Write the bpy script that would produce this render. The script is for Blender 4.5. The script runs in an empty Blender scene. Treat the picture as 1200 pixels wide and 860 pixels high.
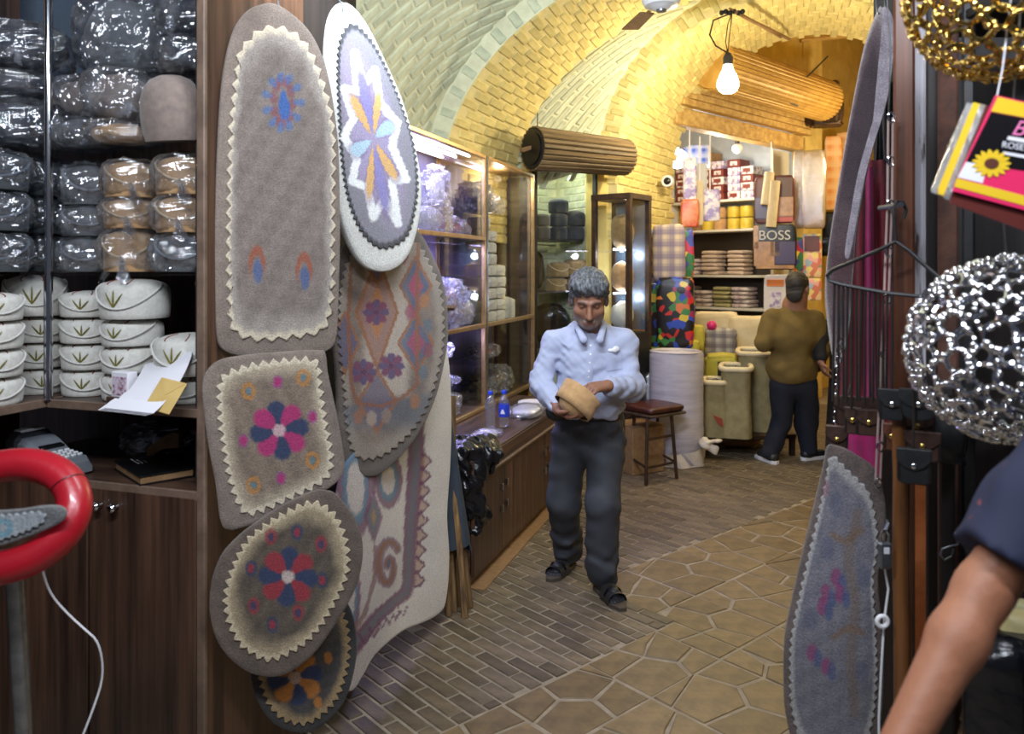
import bpy, bmesh, math, random
import numpy as np
from mathutils import Vector, Matrix, noise as mnoise

SC = bpy.context.scene
COL = SC.collection
random.seed(7)
RNG = np.random.default_rng(11)
# ---------------------------------------------------------------- camera (28 mm lens, eye height 1.65 m)
F, CX, HY, H = 930.0, 600.0, 315.0, 1.65
cam_data = bpy.data.cameras.new('camera')
cam_data.sensor_width = 36.0
cam_data.sensor_fit = 'HORIZONTAL'
cam_data.lens = 36.0 * F / 1200.0
cam_data.shift_y = -(430.0 - HY) / 1200.0
cam_data.clip_start = 0.05
cam_data.dof.use_dof = True
cam_data.dof.focus_distance = 3.6
cam_data.dof.aperture_fstop = 3.2
cam = bpy.data.objects.new('camera', cam_data)
cam.location = (0, 0, H)
cam.rotation_euler = (math.pi / 2, 0, 0)
COL.objects.link(cam)
SC.camera = cam
# ---------------------------------------------------------------- world, exposure
world = bpy.data.worlds.new('bazaar_ambient')
SC.world = world
world.use_nodes = True
world.node_tree.nodes['Background'].inputs[0].default_value = (0.62, 0.72, 1.0, 1)
world.node_tree.nodes['Background'].inputs[1].default_value = 0.09
SC.view_settings.view_transform = 'Standard'
SC.view_settings.look = 'None'
SC.view_settings.exposure = 0.0
SC.view_settings.gamma = 1.0
SC.view_settings.use_curve_mapping = False


def lamp(name, kind, loc, power, color, size=0.1, size_y=None, aim=None, spread=None):
    d = bpy.data.lights.new(name, kind)
    d.energy = power
    d.color = color
    if kind == 'AREA':
        d.shape = 'RECTANGLE'
        d.size = size
        d.size_y = size_y or size
        if spread:
            d.spread = spread
    else:
        d.shadow_soft_size = size
    o = bpy.data.objects.new(name, d)
    o.location = loc
    if aim is not None:
        o.rotation_euler = (Vector(aim) - Vector(loc)).to_track_quat('-Z', 'Y').to_euler()
    COL.objects.link(o)
    return o


COOL = (0.84, 0.91, 1.0)
WARM = (1.0, 0.84, 0.52)
# fluorescent tubes of the shops on both sides of the camera, above the frame
lamp('shop_tube_light', 'AREA', (-0.6, 0.55, 2.75), 50, COOL, 1.2, 0.12, aim=(-0.95, 2.5, 1.4))
lamp('shop_tube_light', 'AREA', (0.15, 1.9, 3.35), 31, (0.86, 0.91, 1.0), 1.2, 0.12, aim=(0.3, 3.9, 0.6))
lamp('alley_tube_light', 'AREA', (-0.2, 2.3, 2.9), 85, (0.80, 0.9, 1.0), 1.2, 0.15, aim=(-0.5, 6.0, 3.9))
lamp('stall_tube_light', 'AREA', (0.75, 0.55, 2.75), 24, (0.84, 0.9, 1.0), 0.9, 0.12, aim=(1.25, 1.6, 1.4))
# bulbs of the far shop, behind its lintel
lamp('far_shop_bulb_light', 'POINT', (2.35, 9.35, 2.9), 60, (1.0, 0.84, 0.6), 0.12)
lamp('far_alley_bulb_light', 'POINT', (4.1, 8.6, 3.0), 70, (1.0, 0.80, 0.46), 0.1)
# bare bulb hanging under the crown of the second arch
BULB = Vector(((853 - CX) / F * 6.55, 6.55, H + (HY - 92) / F * 6.55))
lamp('bare_bulb_light', 'POINT', BULB + Vector((0, 0, -0.24)), 84, WARM, 0.07)


# ---------------------------------------------------------------- geometry helpers
def P(px, py, Y):
    return Vector(((px - CX) / F * Y, Y, H - (py - HY) / F * Y))


def floor_pt(px, py):
    return P(px, py, F * H / (py - HY))


def px_of(v):
    return CX + F * v[0] / v[1], HY - F * (v[2] - H) / v[1]


U = Vector((0.3117, 0.9502, 0))       # along the alley
B = Vector((0.9502, -0.3117, 0))      # across the alley, to the right
ALLEY_ROT = -math.atan2(0.3117, 0.9502)


def AB(a, b, z=0.0):
    return U * a + B * b + Vector((0, 0, z))


def T(x=0, y=0, z=0):
    return Matrix.Translation((x, y, z))


def R(deg, axis='Z'):
    return Matrix.Rotation(math.radians(deg), 4, axis)


def S(x, y, z):
    return Matrix.Diagonal((x, y, z, 1))


class MB:
    """collects shapes, build() links them as one mesh object"""

    def __init__(self):
        self.v, self.f = [], []

    def add(self, vs, fs, M=None):
        k = len(self.v)
        if M is not None:
            vs = [M @ Vector(p) for p in vs]
        self.v += [tuple(p) for p in vs]
        self.f += [tuple(i + k for i in q) for q in fs]
        return self

    def box(self, c, s, M=None, bev=0.0):
        hx, hy, hz = s[0] / 2, s[1] / 2, s[2] / 2
        cx, cy, cz = c
        if bev <= 0:
            vs = [(cx + x * hx, cy + y * hy, cz + z * hz) for x in (-1, 1) for y in (-1, 1) for z in (-1, 1)]
            fs = [(0, 1, 3, 2), (4, 6, 7, 5), (0, 4, 5, 1), (2, 3, 7, 6), (0, 2, 6, 4), (1, 5, 7, 3)]
            return self.add(vs, fs, M)
        b = min(bev, hx * .9, hy * .9, hz * .9)
        vs, idx = [], {}
        for x in (-1, 1):
            for y in (-1, 1):
                for z in (-1, 1):
                    for ax in range(3):
                        p = [x * hx, y * hy, z * hz]
                        for o in range(3):
                            if o != ax:
                                p[o] -= (x, y, z)[o] * b
                        idx[(x, y, z, ax)] = len(vs)
                        vs.append((p[0] + cx, p[1] + cy, p[2] + cz))
        fs = []
        for ax in range(3):
            o1, o2 = (ax + 1) % 3, (ax + 2) % 3
            for sgn in (-1, 1):
                q = []
                for s1, s2 in ((-1, -1), (1, -1), (1, 1), (-1, 1)):
                    k = [0, 0, 0]
                    k[ax], k[o1], k[o2] = sgn, s1, s2
                    q.append(idx[(*k, ax)])
                fs.append(tuple(q if sgn > 0 else q[::-1]))
            for s1 in (-1, 1):
                for s2 in (-1, 1):
                    k0, k1 = [0, 0, 0], [0, 0, 0]
                    k0[ax], k0[o1], k0[o2] = -1, s1, s2
                    k1[ax], k1[o1], k1[o2] = 1, s1, s2
                    q = [idx[(*k0, o1)], idx[(*k1, o1)], idx[(*k1, o2)], idx[(*k0, o2)]]
                    fs.append(tuple(q if s1 * s2 < 0 else q[::-1]))
        for x in (-1, 1):
            for y in (-1, 1):
                for z in (-1, 1):
                    q = [idx[(x, y, z, 0)], idx[(x, y, z, 1)], idx[(x, y, z, 2)]]
                    fs.append(tuple(q if x * y * z > 0 else q[::-1]))
        return self.add(vs, fs, M)

    def tube(self, pts, r, n=8, closed=False, caps=True, M=None, flat=1.0):
        pts = [Vector(p) for p in pts]
        m = len(pts)
        rs = r if isinstance(r, (list, tuple)) else [r] * m
        vs, fs = [], []
        up = None
        for i in range(m):
            if closed:
                d = pts[(i + 1) % m] - pts[i - 1]
            else:
                d = pts[min(i + 1, m - 1)] - pts[max(i - 1, 0)]
            if d.length < 1e-9:
                d = Vector((0, 0, 1))
            d.normalize()
            if up is None:
                up = Vector((0, 0, 1)) if abs(d.z) < .9 else Vector((1, 0, 0))
            x = up - d * up.dot(d)
            if x.length < 1e-6:
                x = d.orthogonal()
            x.normalize()
            up = x
            y = d.cross(x)
            for k in range(n):
                a = 2 * math.pi * k / n
                vs.append(pts[i] + (x * math.cos(a) + y * math.sin(a) * flat) * rs[i])
        for i in range(m if closed else m - 1):
            j = (i + 1) % m
            for k in range(n):
                l = (k + 1) % n
                fs.append((i * n + k, i * n + l, j * n + l, j * n + k))
        if caps and not closed:
            fs.append(tuple(range(n))[::-1])
            fs.append(tuple((m - 1) * n + k for k in range(n)))
        return self.add(vs, fs, M)

    def cyl(self, p0, p1, r0, r1=None, n=16, M=None):
        return self.tube([p0, p1], [r0, r0 if r1 is None else r1], n, M=M)

    def lathe(self, prof, n=24, M=None, sx=1.0, sy=1.0, cap0=True, cap1=True, wob=None):
        vs, fs = [], []
        m = len(prof)
        for i, (r, z) in enumerate(prof):
            for k in range(n):
                a = 2 * math.pi * k / n
                w = wob(a, z) if wob else 1.0
                vs.append((r * w * sx * math.cos(a), r * w * sy * math.sin(a), z))
        for i in range(m - 1):
            for k in range(n):
                l = (k + 1) % n
                fs.append((i * n + k, i * n + l, (i + 1) * n + l, (i + 1) * n + k))
        if cap0:
            fs.append(tuple(range(n))[::-1])
        if cap1:
            fs.append(tuple((m - 1) * n + k for k in range(n)))
        return self.add(vs, fs, M)

    def prism(self, poly, z0, z1, M=None, ch=0.0):
        """flat outline (x, y) raised from z0 to z1, top edge chamfered by ch"""
        n = len(poly)
        area = sum(poly[i][0] * poly[(i + 1) % n][1] - poly[(i + 1) % n][0] * poly[i][1] for i in range(n))
        if area < 0:
            poly = poly[::-1]
        vs = [(x, y, z0) for x, y in poly] + [(x, y, z1 - ch) for x, y in poly]
        fs = [tuple(range(n))[::-1]]
        fs += [(i, (i + 1) % n, n + (i + 1) % n, n + i) for i in range(n)]
        if ch > 0:
            cxx, cyy = sum(p[0] for p in poly) / n, sum(p[1] for p in poly) / n
            for x, y in poly:
                l = math.hypot(x - cxx, y - cyy) or 1
                vs.append((x - (x - cxx) / l * ch * 1.3, y - (y - cyy) / l * ch * 1.3, z1))
            fs += [(n + i, n + (i + 1) % n, 2 * n + (i + 1) % n, 2 * n + i) for i in range(n)]
            fs.append(tuple(2 * n + i for i in range(n)))
        else:
            fs.append(tuple(n + i for i in range(n)))
        return self.add(vs, fs, M)

    def grid(self, fn, nu, nv, M=None, closed_u=False):
        vs = [fn(i / (nu if closed_u else nu - 1), j / (nv - 1)) for j in range(nv) for i in range(nu)]
        fs = []
        for j in range(nv - 1):
            for i in range(nu if closed_u else nu - 1):
                k = (i + 1) % nu
                fs.append((j * nu + i, j * nu + k, (j + 1) * nu + k, (j + 1) * nu + i))
        return self.add(vs, fs, M)

    def ball(self, c, r, n=12, M=None, s=(1, 1, 1)):
        prof = [(max(1e-4, math.sin(math.pi * i / n)) * r, -math.cos(math.pi * i / n) * r) for i in range(n + 1)]
        MM = T(*c) @ S(*s)
        return self.lathe(prof, n + 4, MM if M is None else M @ MM)

    def mesh(self, name, m=None, smooth=40):
        me = bpy.data.meshes.new(name)
        me.from_pydata(self.v, [], self.f)
        if smooth:
            me.shade_smooth()
            me.set_sharp_from_angle(angle=math.radians(smooth))
        if m is not None:
            me.materials.append(m)
        return me

    def build(self, name, m, parent=None, smooth=40, loc=None, rotz=None):
        o = bpy.data.objects.new(name, self.mesh(name, m, smooth))
        COL.objects.link(o)
        if parent is not None:
            o.parent = parent
        if loc is not None:
            o.location = loc
        if rotz is not None:
            o.rotation_euler = (0, 0, rotz)
        return o


def np_mesh(name, V, Q, m, parent=None, col=None, smooth=True):
    """mesh object from numpy verts and quads/tris (list of arrays), optional colour attribute"""
    me = bpy.data.meshes.new(name)
    V = np.asarray(V, dtype=np.float32)
    Qs = Q if isinstance(Q, list) else [Q]
    Qs = [np.asarray(q, dtype=np.int32) for q in Qs if len(q)]
    loops = np.concatenate([q.ravel() for q in Qs])
    sizes = np.concatenate([np.full(len(q), q.shape[1], np.int32) for q in Qs])
    starts = np.concatenate([[0], np.cumsum(sizes)[:-1]]).astype(np.int32)
    me.vertices.add(len(V))
    me.vertices.foreach_set('co', V.ravel())
    me.loops.add(len(loops))
    me.loops.foreach_set('vertex_index', loops)
    me.polygons.add(len(sizes))
    me.polygons.foreach_set('loop_start', starts)
    me.polygons.foreach_set('loop_total', sizes)
    me.update(calc_edges=True)
    if smooth:
        me.shade_smooth()
    if col is not None:
        a = me.color_attributes.new('Col', 'FLOAT_COLOR', 'POINT')
        c = np.ones((len(V), 4), np.float32)
        c[:, :3] = col
        a.data.foreach_set('color', c.ravel())
    me.validate()
    me.materials.append(m)
    o = bpy.data.objects.new(name, me)
    COL.objects.link(o)
    if parent is not None:
        o.parent = parent
    return o


def tag(o, label=None, cat=None, group=None, kind=None):
    for k, v in (('label', label), ('category', cat), ('group', group), ('kind', kind)):
        if v:
            o[k] = v
    return o


def thing(name, label, cat, loc=(0, 0, 0), rotz=0.0, group=None, rot=None):
    o = bpy.data.objects.new(name, None)
    o.empty_display_size = 0.05
    COL.objects.link(o)
    o.location = loc
    o.rotation_euler = rot if rot else (0, 0, rotz)
    return tag(o, label, cat, group)


def kids(o):
    return [c for c in COL.objects if c.parent == o]


CHILDREN = {}


def copy_tree(root, loc=None, rot=None, label=None, scale=None):
    """copy of a thing with copies of its parts and sub-parts (mesh data shared)"""
    def cp(o, par):
        c = o.copy()
        COL.objects.link(c)
        c.parent = par
        for ch in list(o.children):
            cp(ch, c)
        return c
    r = cp(root, None)
    if loc is not None:
        r.location = loc
    if rot is not None:
        r.rotation_euler = rot
    if scale is not None:
        r.scale = scale
    if label:
        r['label'] = label
    return r


def srgb(r, g, b):
    def f(c):
        c /= 255.0
        return c / 12.92 if c <= 0.04045 else ((c + 0.055) / 1.055) ** 2.4
    return (f(r), f(g), f(b))


# ---------------------------------------------------------------- materials
def new_mat(name):
    m = bpy.data.materials.new(name)
    m.use_nodes = True
    nt = m.node_tree
    b = nt.nodes['Principled BSDF']
    return m, nt, b


def mat(name, c, rough=0.6, metal=0.0, c2=None, nscale=20.0, stretch=None, detail=6.0, bump=0.0, bscale=None,
        spec=0.5, sheen=0.0, attr=False, rand=0.0, emit=None, estr=0.0, contrast=(0.3, 0.7), coat=0.0, trans=0.0, sss=0.0):
    m, nt, b = new_mat(name)
    N, L = nt.nodes, nt.links
    tc = N.new('ShaderNodeTexCoord')
    vec = tc.outputs['Object']
    if stretch:
        mp = N.new('ShaderNodeMapping')
        mp.inputs['Scale'].default_value = stretch
        L.new(vec, mp.inputs['Vector'])
        vec = mp.outputs['Vector']
    noise = N.new('ShaderNodeTexNoise')
    noise.inputs['Scale'].default_value = nscale
    noise.inputs['Detail'].default_value = detail
    noise.inputs['Roughness'].default_value = 0.6
    L.new(vec, noise.inputs['Vector'])
    ramp = N.new('ShaderNodeMapRange')
    ramp.inputs['From Min'].default_value, ramp.inputs['From Max'].default_value = contrast
    L.new(noise.outputs['Fac'], ramp.inputs['Value'])
    mix = N.new('ShaderNodeMix')
    mix.data_type = 'RGBA'
    L.new(ramp.outputs['Result'], mix.inputs['Factor'])
    mix.inputs['A'].default_value = (*c, 1)
    mix.inputs['B'].default_value = (*(c2 or c), 1)
    out = mix.outputs['Result']
    if attr:
        at = N.new('ShaderNodeVertexColor')
        at.layer_name = 'Col'
        mul = N.new('ShaderNodeMix')
        mul.data_type = 'RGBA'
        mul.blend_type = 'MULTIPLY'
        mul.inputs['Factor'].default_value = 1.0
        L.new(at.outputs['Color'], mul.inputs['A'])
        L.new(out, mul.inputs['B'])
        out = mul.outputs['Result']
    if rand:
        oi = N.new('ShaderNodeObjectInfo')
        mr = N.new('ShaderNodeMapRange')
        mr.inputs['To Min'].default_value, mr.inputs['To Max'].default_value = 1 - rand, 1 + rand
        L.new(oi.outputs['Random'], mr.inputs['Value'])
        mul = N.new('ShaderNodeMix')
        mul.data_type = 'RGBA'
        mul.blend_type = 'MULTIPLY'
        mul.inputs['Factor'].default_value = 1.0
        L.new(out, mul.inputs['A'])
        L.new(mr.outputs['Result'], mul.inputs['B'])
        out = mul.outputs['Result']
    L.new(out, b.inputs['Base Color'])
    b.inputs['Roughness'].default_value = rough
    b.inputs['Metallic'].default_value = metal
    b.inputs['Specular IOR Level'].default_value = spec
    b.inputs['Sheen Weight'].default_value = sheen
    b.inputs['Coat Weight'].default_value = coat
    if sss:
        b.inputs['Subsurface Weight'].default_value = sss
        b.inputs['Subsurface Radius'].default_value = (0.01, 0.004, 0.002)
    if trans:
        b.inputs['Transmission Weight'].default_value = trans
    if emit:
        b.inputs['Emission Color'].default_value = (*emit, 1)
        b.inputs['Emission Strength'].default_value = estr
    if bump:
        bn = N.new('ShaderNodeBump')
        bn.inputs['Strength'].default_value = min(1.0, bump)
        bn.inputs['Distance'].default_value = 0.01 * max(1.0, bump)
        n2 = N.new('ShaderNodeTexNoise')
        n2.inputs['Scale'].default_value = bscale or nscale
        n2.inputs['Detail'].default_value = 4
        L.new(vec if stretch else tc.outputs['Object'], n2.inputs['Vector'])
        L.new(n2.outputs['Fac'], bn.inputs['Height'])
        L.new(bn.outputs['Normal'], b.inputs['Normal'])
    return m


def wood_mat(name, c, c2, axis='Z', scale=1.0, rough=0.4, rand=0.15):
    st = {'Z': (30, 30, 1.2), 'X': (1.2, 30, 30), 'Y': (30, 1.2, 30)}[axis]
    st = tuple(s * scale for s in st)
    return mat(name, c, rough, c2=c2, nscale=1.0, stretch=st, detail=5, bump=0.06, rand=rand, contrast=(0.35, 0.65))


def clear_mat(name, tint=(1, 1, 1), gloss=0.12, rough=0.03, bump=0.0, bscale=30.0, haze=0.0, gmax=.6, hcol=(.9, .93, 1), hvar=False):
    """thin clear sheet: transparent + reflection (+ a little white haze for plastic film)"""
    m = bpy.data.materials.new(name)
    m.use_nodes = True
    nt = m.node_tree
    N, L = nt.nodes, nt.links
    N.clear()
    out = N.new('ShaderNodeOutputMaterial')
    tr = N.new('ShaderNodeBsdfTransparent')
    tr.inputs['Color'].default_value = (*tint, 1)
    gl = N.new('ShaderNodeBsdfGlossy')
    gl.inputs['Roughness'].default_value = rough
    lw = N.new('ShaderNodeLayerWeight')
    lw.inputs['Blend'].default_value = 0.25
    mr = N.new('ShaderNodeMapRange')
    mr.inputs['To Min'].default_value, mr.inputs['To Max'].default_value = gloss, min(1, gloss + gmax)
    L.new(lw.outputs['Fresnel'], mr.inputs['Value'])
    mix = N.new('ShaderNodeMixShader')
    L.new(mr.outputs['Result'], mix.inputs['Fac'])
    first = tr.outputs[0]
    tc = N.new('ShaderNodeTexCoord')
    if haze:
        df = N.new('ShaderNodeBsdfDiffuse')
        df.inputs['Color'].default_value = (*hcol, 1)
        tl = N.new('ShaderNodeBsdfTranslucent')
        tl.inputs['Color'].default_value = (*hcol, 1)
        ad = N.new('ShaderNodeMixShader')
        L.new(df.outputs[0], ad.inputs[1])
        L.new(tl.outputs[0], ad.inputs[2])
        hm = N.new('ShaderNodeMixShader')
        hm.inputs['Fac'].default_value = haze
        if hvar:
            nz = N.new('ShaderNodeTexNoise')
            nz.inputs['Scale'].default_value = bscale * .7
            nz.inputs['Detail'].default_value = 6
            L.new(tc.outputs['Object'], nz.inputs['Vector'])
            hr = N.new('ShaderNodeMapRange')
            hr.inputs['From Min'].default_value, hr.inputs['From Max'].default_value = .42, .68
            hr.inputs['To Min'].default_value, hr.inputs['To Max'].default_value = haze * .4, min(.95, haze * 2.2)
            L.new(nz.outputs['Fac'], hr.inputs['Value'])
            L.new(hr.outputs['Result'], hm.inputs['Fac'])
        L.new(tr.outputs[0], hm.inputs[1])
        L.new(ad.outputs[0], hm.inputs[2])
        first = hm.outputs[0]
    L.new(first, mix.inputs[1])
    L.new(gl.outputs[0], mix.inputs[2])
    L.new(mix.outputs[0], out.inputs['Surface'])
    if bump:
        bn = N.new('ShaderNodeBump')
        bn.inputs['Strength'].default_value = bump
        bn.inputs['Distance'].default_value = 0.008
        n2 = N.new('ShaderNodeTexNoise')
        n2.inputs['Scale'].default_value = bscale
        n2.inputs['Detail'].default_value = 3
        n2.inputs['Distortion'].default_value = 3.0
        mp = N.new('ShaderNodeMapping')
        mp.inputs['Scale'].default_value = (1.6, 1.0, .55)
        mp.inputs['Rotation'].default_value = (.4, .7, .3)
        L.new(tc.outputs['Object'], mp.inputs['Vector'])
        L.new(mp.outputs['Vector'], n2.inputs['Vector'])
        L.new(n2.outputs['Fac'], bn.inputs['Height'])
        L.new(bn.outputs['Normal'], gl.inputs['Normal'])
        L.new(bn.outputs['Normal'], lw.inputs['Normal'])
    return m


def emit_mat(name, c, s):
    m, nt, b = new_mat(name)
    b.inputs['Base Color'].default_value = (*c, 1)
    b.inputs['Emission Color'].default_value = (*c, 1)
    b.inputs['Emission Strength'].default_value = s
    return m


M = {}
M['walnut'] = wood_mat('walnut_laminate', srgb(98, 70, 54), srgb(46, 32, 26), 'Z', .8, .38)
M['walnut_x'] = wood_mat('walnut_laminate_flat', srgb(84, 62, 50), srgb(46, 33, 28), 'X', .8, .38)
M['walnut_y'] = wood_mat('walnut_laminate_long', srgb(96, 72, 58), srgb(52, 37, 31), 'Y', .8, .38)
M['edge'] = mat('laminate_edge_band', srgb(128, 106, 90), .5, c2=srgb(92, 74, 62), nscale=14)
M['gold'] = mat('champagne_aluminium', srgb(196, 166, 118), .35, .85, c2=srgb(168, 138, 96), nscale=30)
M['steel'] = mat('brushed_steel', srgb(150, 154, 160), .32, .9, c2=srgb(120, 124, 130), nscale=40)
M['chrome'] = mat('chrome', srgb(205, 208, 214), .12, 1.0)
M['black_metal'] = mat('black_painted_metal', srgb(30, 31, 34), .45, .3, c2=srgb(48, 46, 46), nscale=25)
M['iron'] = mat('dark_worn_iron', srgb(56, 46, 40), .5, .6, c2=srgb(88, 64, 46), nscale=18)
M['glass'] = clear_mat('cabinet_glass', (.98, .99, .99), .025, .02, gmax=.14)
M['film'] = clear_mat('clear_plastic_film', (.95, .97, 1.0), .22, .06, .5, 30, .10, hvar=True)
M['film_hazy'] = clear_mat('hazy_plastic_film', (.95, .96, 1.0), .22, .07, .5, 34, .24, hvar=True)
M['film_grey'] = clear_mat('grey_plastic_film', (.6, .66, .74), .20, .07, .5, 28, .08, hvar=True)
M['white_felt'] = mat('white_felt', srgb(212, 210, 203), .95, c2=srgb(190, 186, 176), nscale=60, bump=.12, bscale=220, sheen=.2)
M['tan_felt'] = mat('tan_felt', srgb(196, 158, 112), .95, c2=srgb(168, 128, 86), nscale=22, bump=.12, bscale=200, sheen=.2)
M['grey_felt'] = mat('grey_felt', srgb(104, 106, 108), .95, c2=srgb(78, 80, 84), nscale=40, bump=.12, bscale=200, sheen=.2)
M['green_grey_felt'] = mat('greenish_grey_felt', srgb(72, 78, 80), .95, c2=srgb(52, 58, 60), nscale=30, bump=.12, bscale=200, sheen=.2)
M['taupe_felt'] = mat('taupe_felt', srgb(136, 120, 110), .95, c2=srgb(112, 100, 94), nscale=40, bump=.12, bscale=200, sheen=.2)
M['olive_felt'] = mat('khaki_felt', srgb(150, 124, 84), .95, c2=srgb(126, 100, 64), nscale=40, bump=.12, bscale=200, sheen=.2)
M['dark_felt'] = mat('charcoal_felt', srgb(62, 64, 68), .95, c2=srgb(44, 46, 50), nscale=40, bump=.12, bscale=200, sheen=.2)
M['cord'] = mat('white_cord', srgb(208, 206, 200), .8, c2=srgb(186, 184, 178), nscale=120)
M['tan_cord'] = mat('tan_cord', srgb(204, 182, 148), .8)
M['grey_cord'] = mat('pale_grey_cord', srgb(150, 156, 164), .8)
M['green_thread'] = mat('gold_green_thread', srgb(128, 112, 34), .7, c2=srgb(78, 84, 26), nscale=90)
M['red_thread'] = mat('dark_red_thread', srgb(128, 34, 26), .7)
M['black'] = mat('black_plastic', srgb(16, 16, 18), .35)
M['black_bag'] = mat('black_plastic_bag', srgb(14, 14, 17), .22, c2=srgb(24, 24, 28), nscale=30, bump=.5, bscale=22)
M['white_plastic'] = mat('white_plastic', srgb(222, 222, 224), .4)
M['paper'] = mat('white_paper', srgb(224, 222, 228), .7)
M['card'] = mat('brown_cardboard', srgb(150, 116, 78), .85, c2=srgb(126, 94, 62), nscale=25)
M['plaster_yellow'] = mat('yellow_plaster', srgb(226, 200, 122), .9, c2=srgb(198, 170, 96), nscale=5, bump=.3, bscale=14)
M['plaster_pale'] = mat('pale_plaster', srgb(206, 206, 190), .9, c2=srgb(176, 178, 164), nscale=6, bump=.3, bscale=14)
M['brick_paint'] = mat('cream_painted_brick', srgb(224, 208, 140), .85, c2=srgb(196, 178, 112), nscale=9, bump=.4, bscale=40, rand=.14)
M['brick_pale_cool_lit'] = mat('pale_cool_lit_brick', srgb(206, 208, 178), .85, c2=srgb(168, 172, 148), nscale=9, bump=.4, bscale=40, rand=.16)  # cream paint again, cool tube light put into the colour; truly pale in niche
M['mortar_yellow'] = mat('painted_mortar', srgb(234, 218, 158), .9, c2=srgb(212, 194, 132), nscale=8, bump=.3, bscale=50)
M['mortar_pale_cool_lit'] = mat('pale_cool_lit_mortar', srgb(224, 222, 190), .9, c2=srgb(198, 196, 166), nscale=8, bump=.3, bscale=50)  # painted mortar with the vault's cool light mixed into its colour
M['floor_mortar'] = mat('floor_mortar', srgb(164, 152, 134), .8, c2=srgb(128, 116, 100), nscale=12, bump=.3, bscale=60)
M['paver'] = mat('brown_brick_paver', srgb(118, 103, 84), .5, c2=srgb(86, 74, 60), nscale=14, bump=.2, bscale=60, rand=.28)
M['flag'] = mat('yellow_flagstone', srgb(134, 112, 78), .5, c2=srgb(96, 79, 57), nscale=11, bump=.25, bscale=35, rand=.16)
# ================================================================ the setting
def inside(poly, x, y):
    c = False
    n = len(poly)
    for i in range(n):
        x0, y0 = poly[i]
        x1, y1 = poly[i - 1]
        if (y0 > y) != (y1 > y) and x < (x1 - x0) * (y - y0) / (y1 - y0) + x0:
            c = not c
    return c


def obj_of(name, me, parent=None, mw=None):
    o = bpy.data.objects.new(name, me)
    COL.objects.link(o)
    if parent is not None:
        o.parent = parent
    if mw is not None:
        o.matrix_local = mw
    return o


# ---- floor: brick pavers and flagstones in a mortar bed
fl = MB().box((1.5, 5.0, -0.0535), (12, 16, 0.1)).build('floor', M['floor_mortar'], smooth=0)
tag(fl, 'bazaar floor of brown brick pavers and yellowish flagstones', kind='structure')
G1, G2 = Vector((0.751, 0.660, 0)), Vector((-0.660, 0.751, 0))
GROT = math.atan2(0.751, -0.660)
VISFLOOR = [(395, 862), (430, 790), (520, 700), (552, 672), (640, 575), (735, 540), (830, 532), (990, 530), (960, 560), (935, 690), (925, 862)]
PL, PH = 0.232, 0.0715
paver_me = [MB().box((0, 0, 0), (PL - .012, PH - .010, 0.028), bev=.004).mesh('brick', M['paver'], 0) for _ in range(1)][0]
cand = []
for i in range(-20, 130):
    for j in range(-30, 60):
        g1, g2 = i * PH, j * PL + (PL / 2 if i % 2 else 0) + 0.03 * math.sin(i * 12.9)
        lim = 2.29 if g1 < 3.02 else 2.86
        if g2 + PL / 2 < lim + .04:
            continue
        kx = 1.0
        if g2 - PL / 2 < lim:
            kx = (g2 + PL / 2 - lim) / PL
            g2 = lim + kx * PL / 2
        c = G1 * g1 + G2 * g2
        if c.y < 2.2 or c.y > 11 or abs(c.x) > 5:
            continue
        if (c.dot(B) < -1.62 and c.dot(U) > 3.3) or c.dot(B) < -2.0:
            continue
        q = px_of(c)
        vis = inside(VISFLOOR, *q)
        if not vis and not (-100 < q[0] < 1300):
            continue
        cand.append((0 if vis else 1, c.length, c, kx))
cand.sort(key=lambda t: t[:2])
rest = MB()
for k, (_, _, c, kx) in enumerate(cand):
    mw = T(c.x, c.y, -0.0135 + random.uniform(-.0015, .002)) @ Matrix.Rotation(GROT + random.uniform(-.01, .01), 4, 'Z') @ R(random.uniform(-.5, .5), 'X') @ S(kx, 1, 1)
    if k < 300:
        obj_of('brick', paver_me, fl, mw)
    else:
        rest.box((0, 0, 0), (PL - .012, PH - .010, 0.028), mw, .004)
if rest.v:
    tag(rest.build('brick_paving', M['paver'], fl, 0), kind='stuff')

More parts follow.
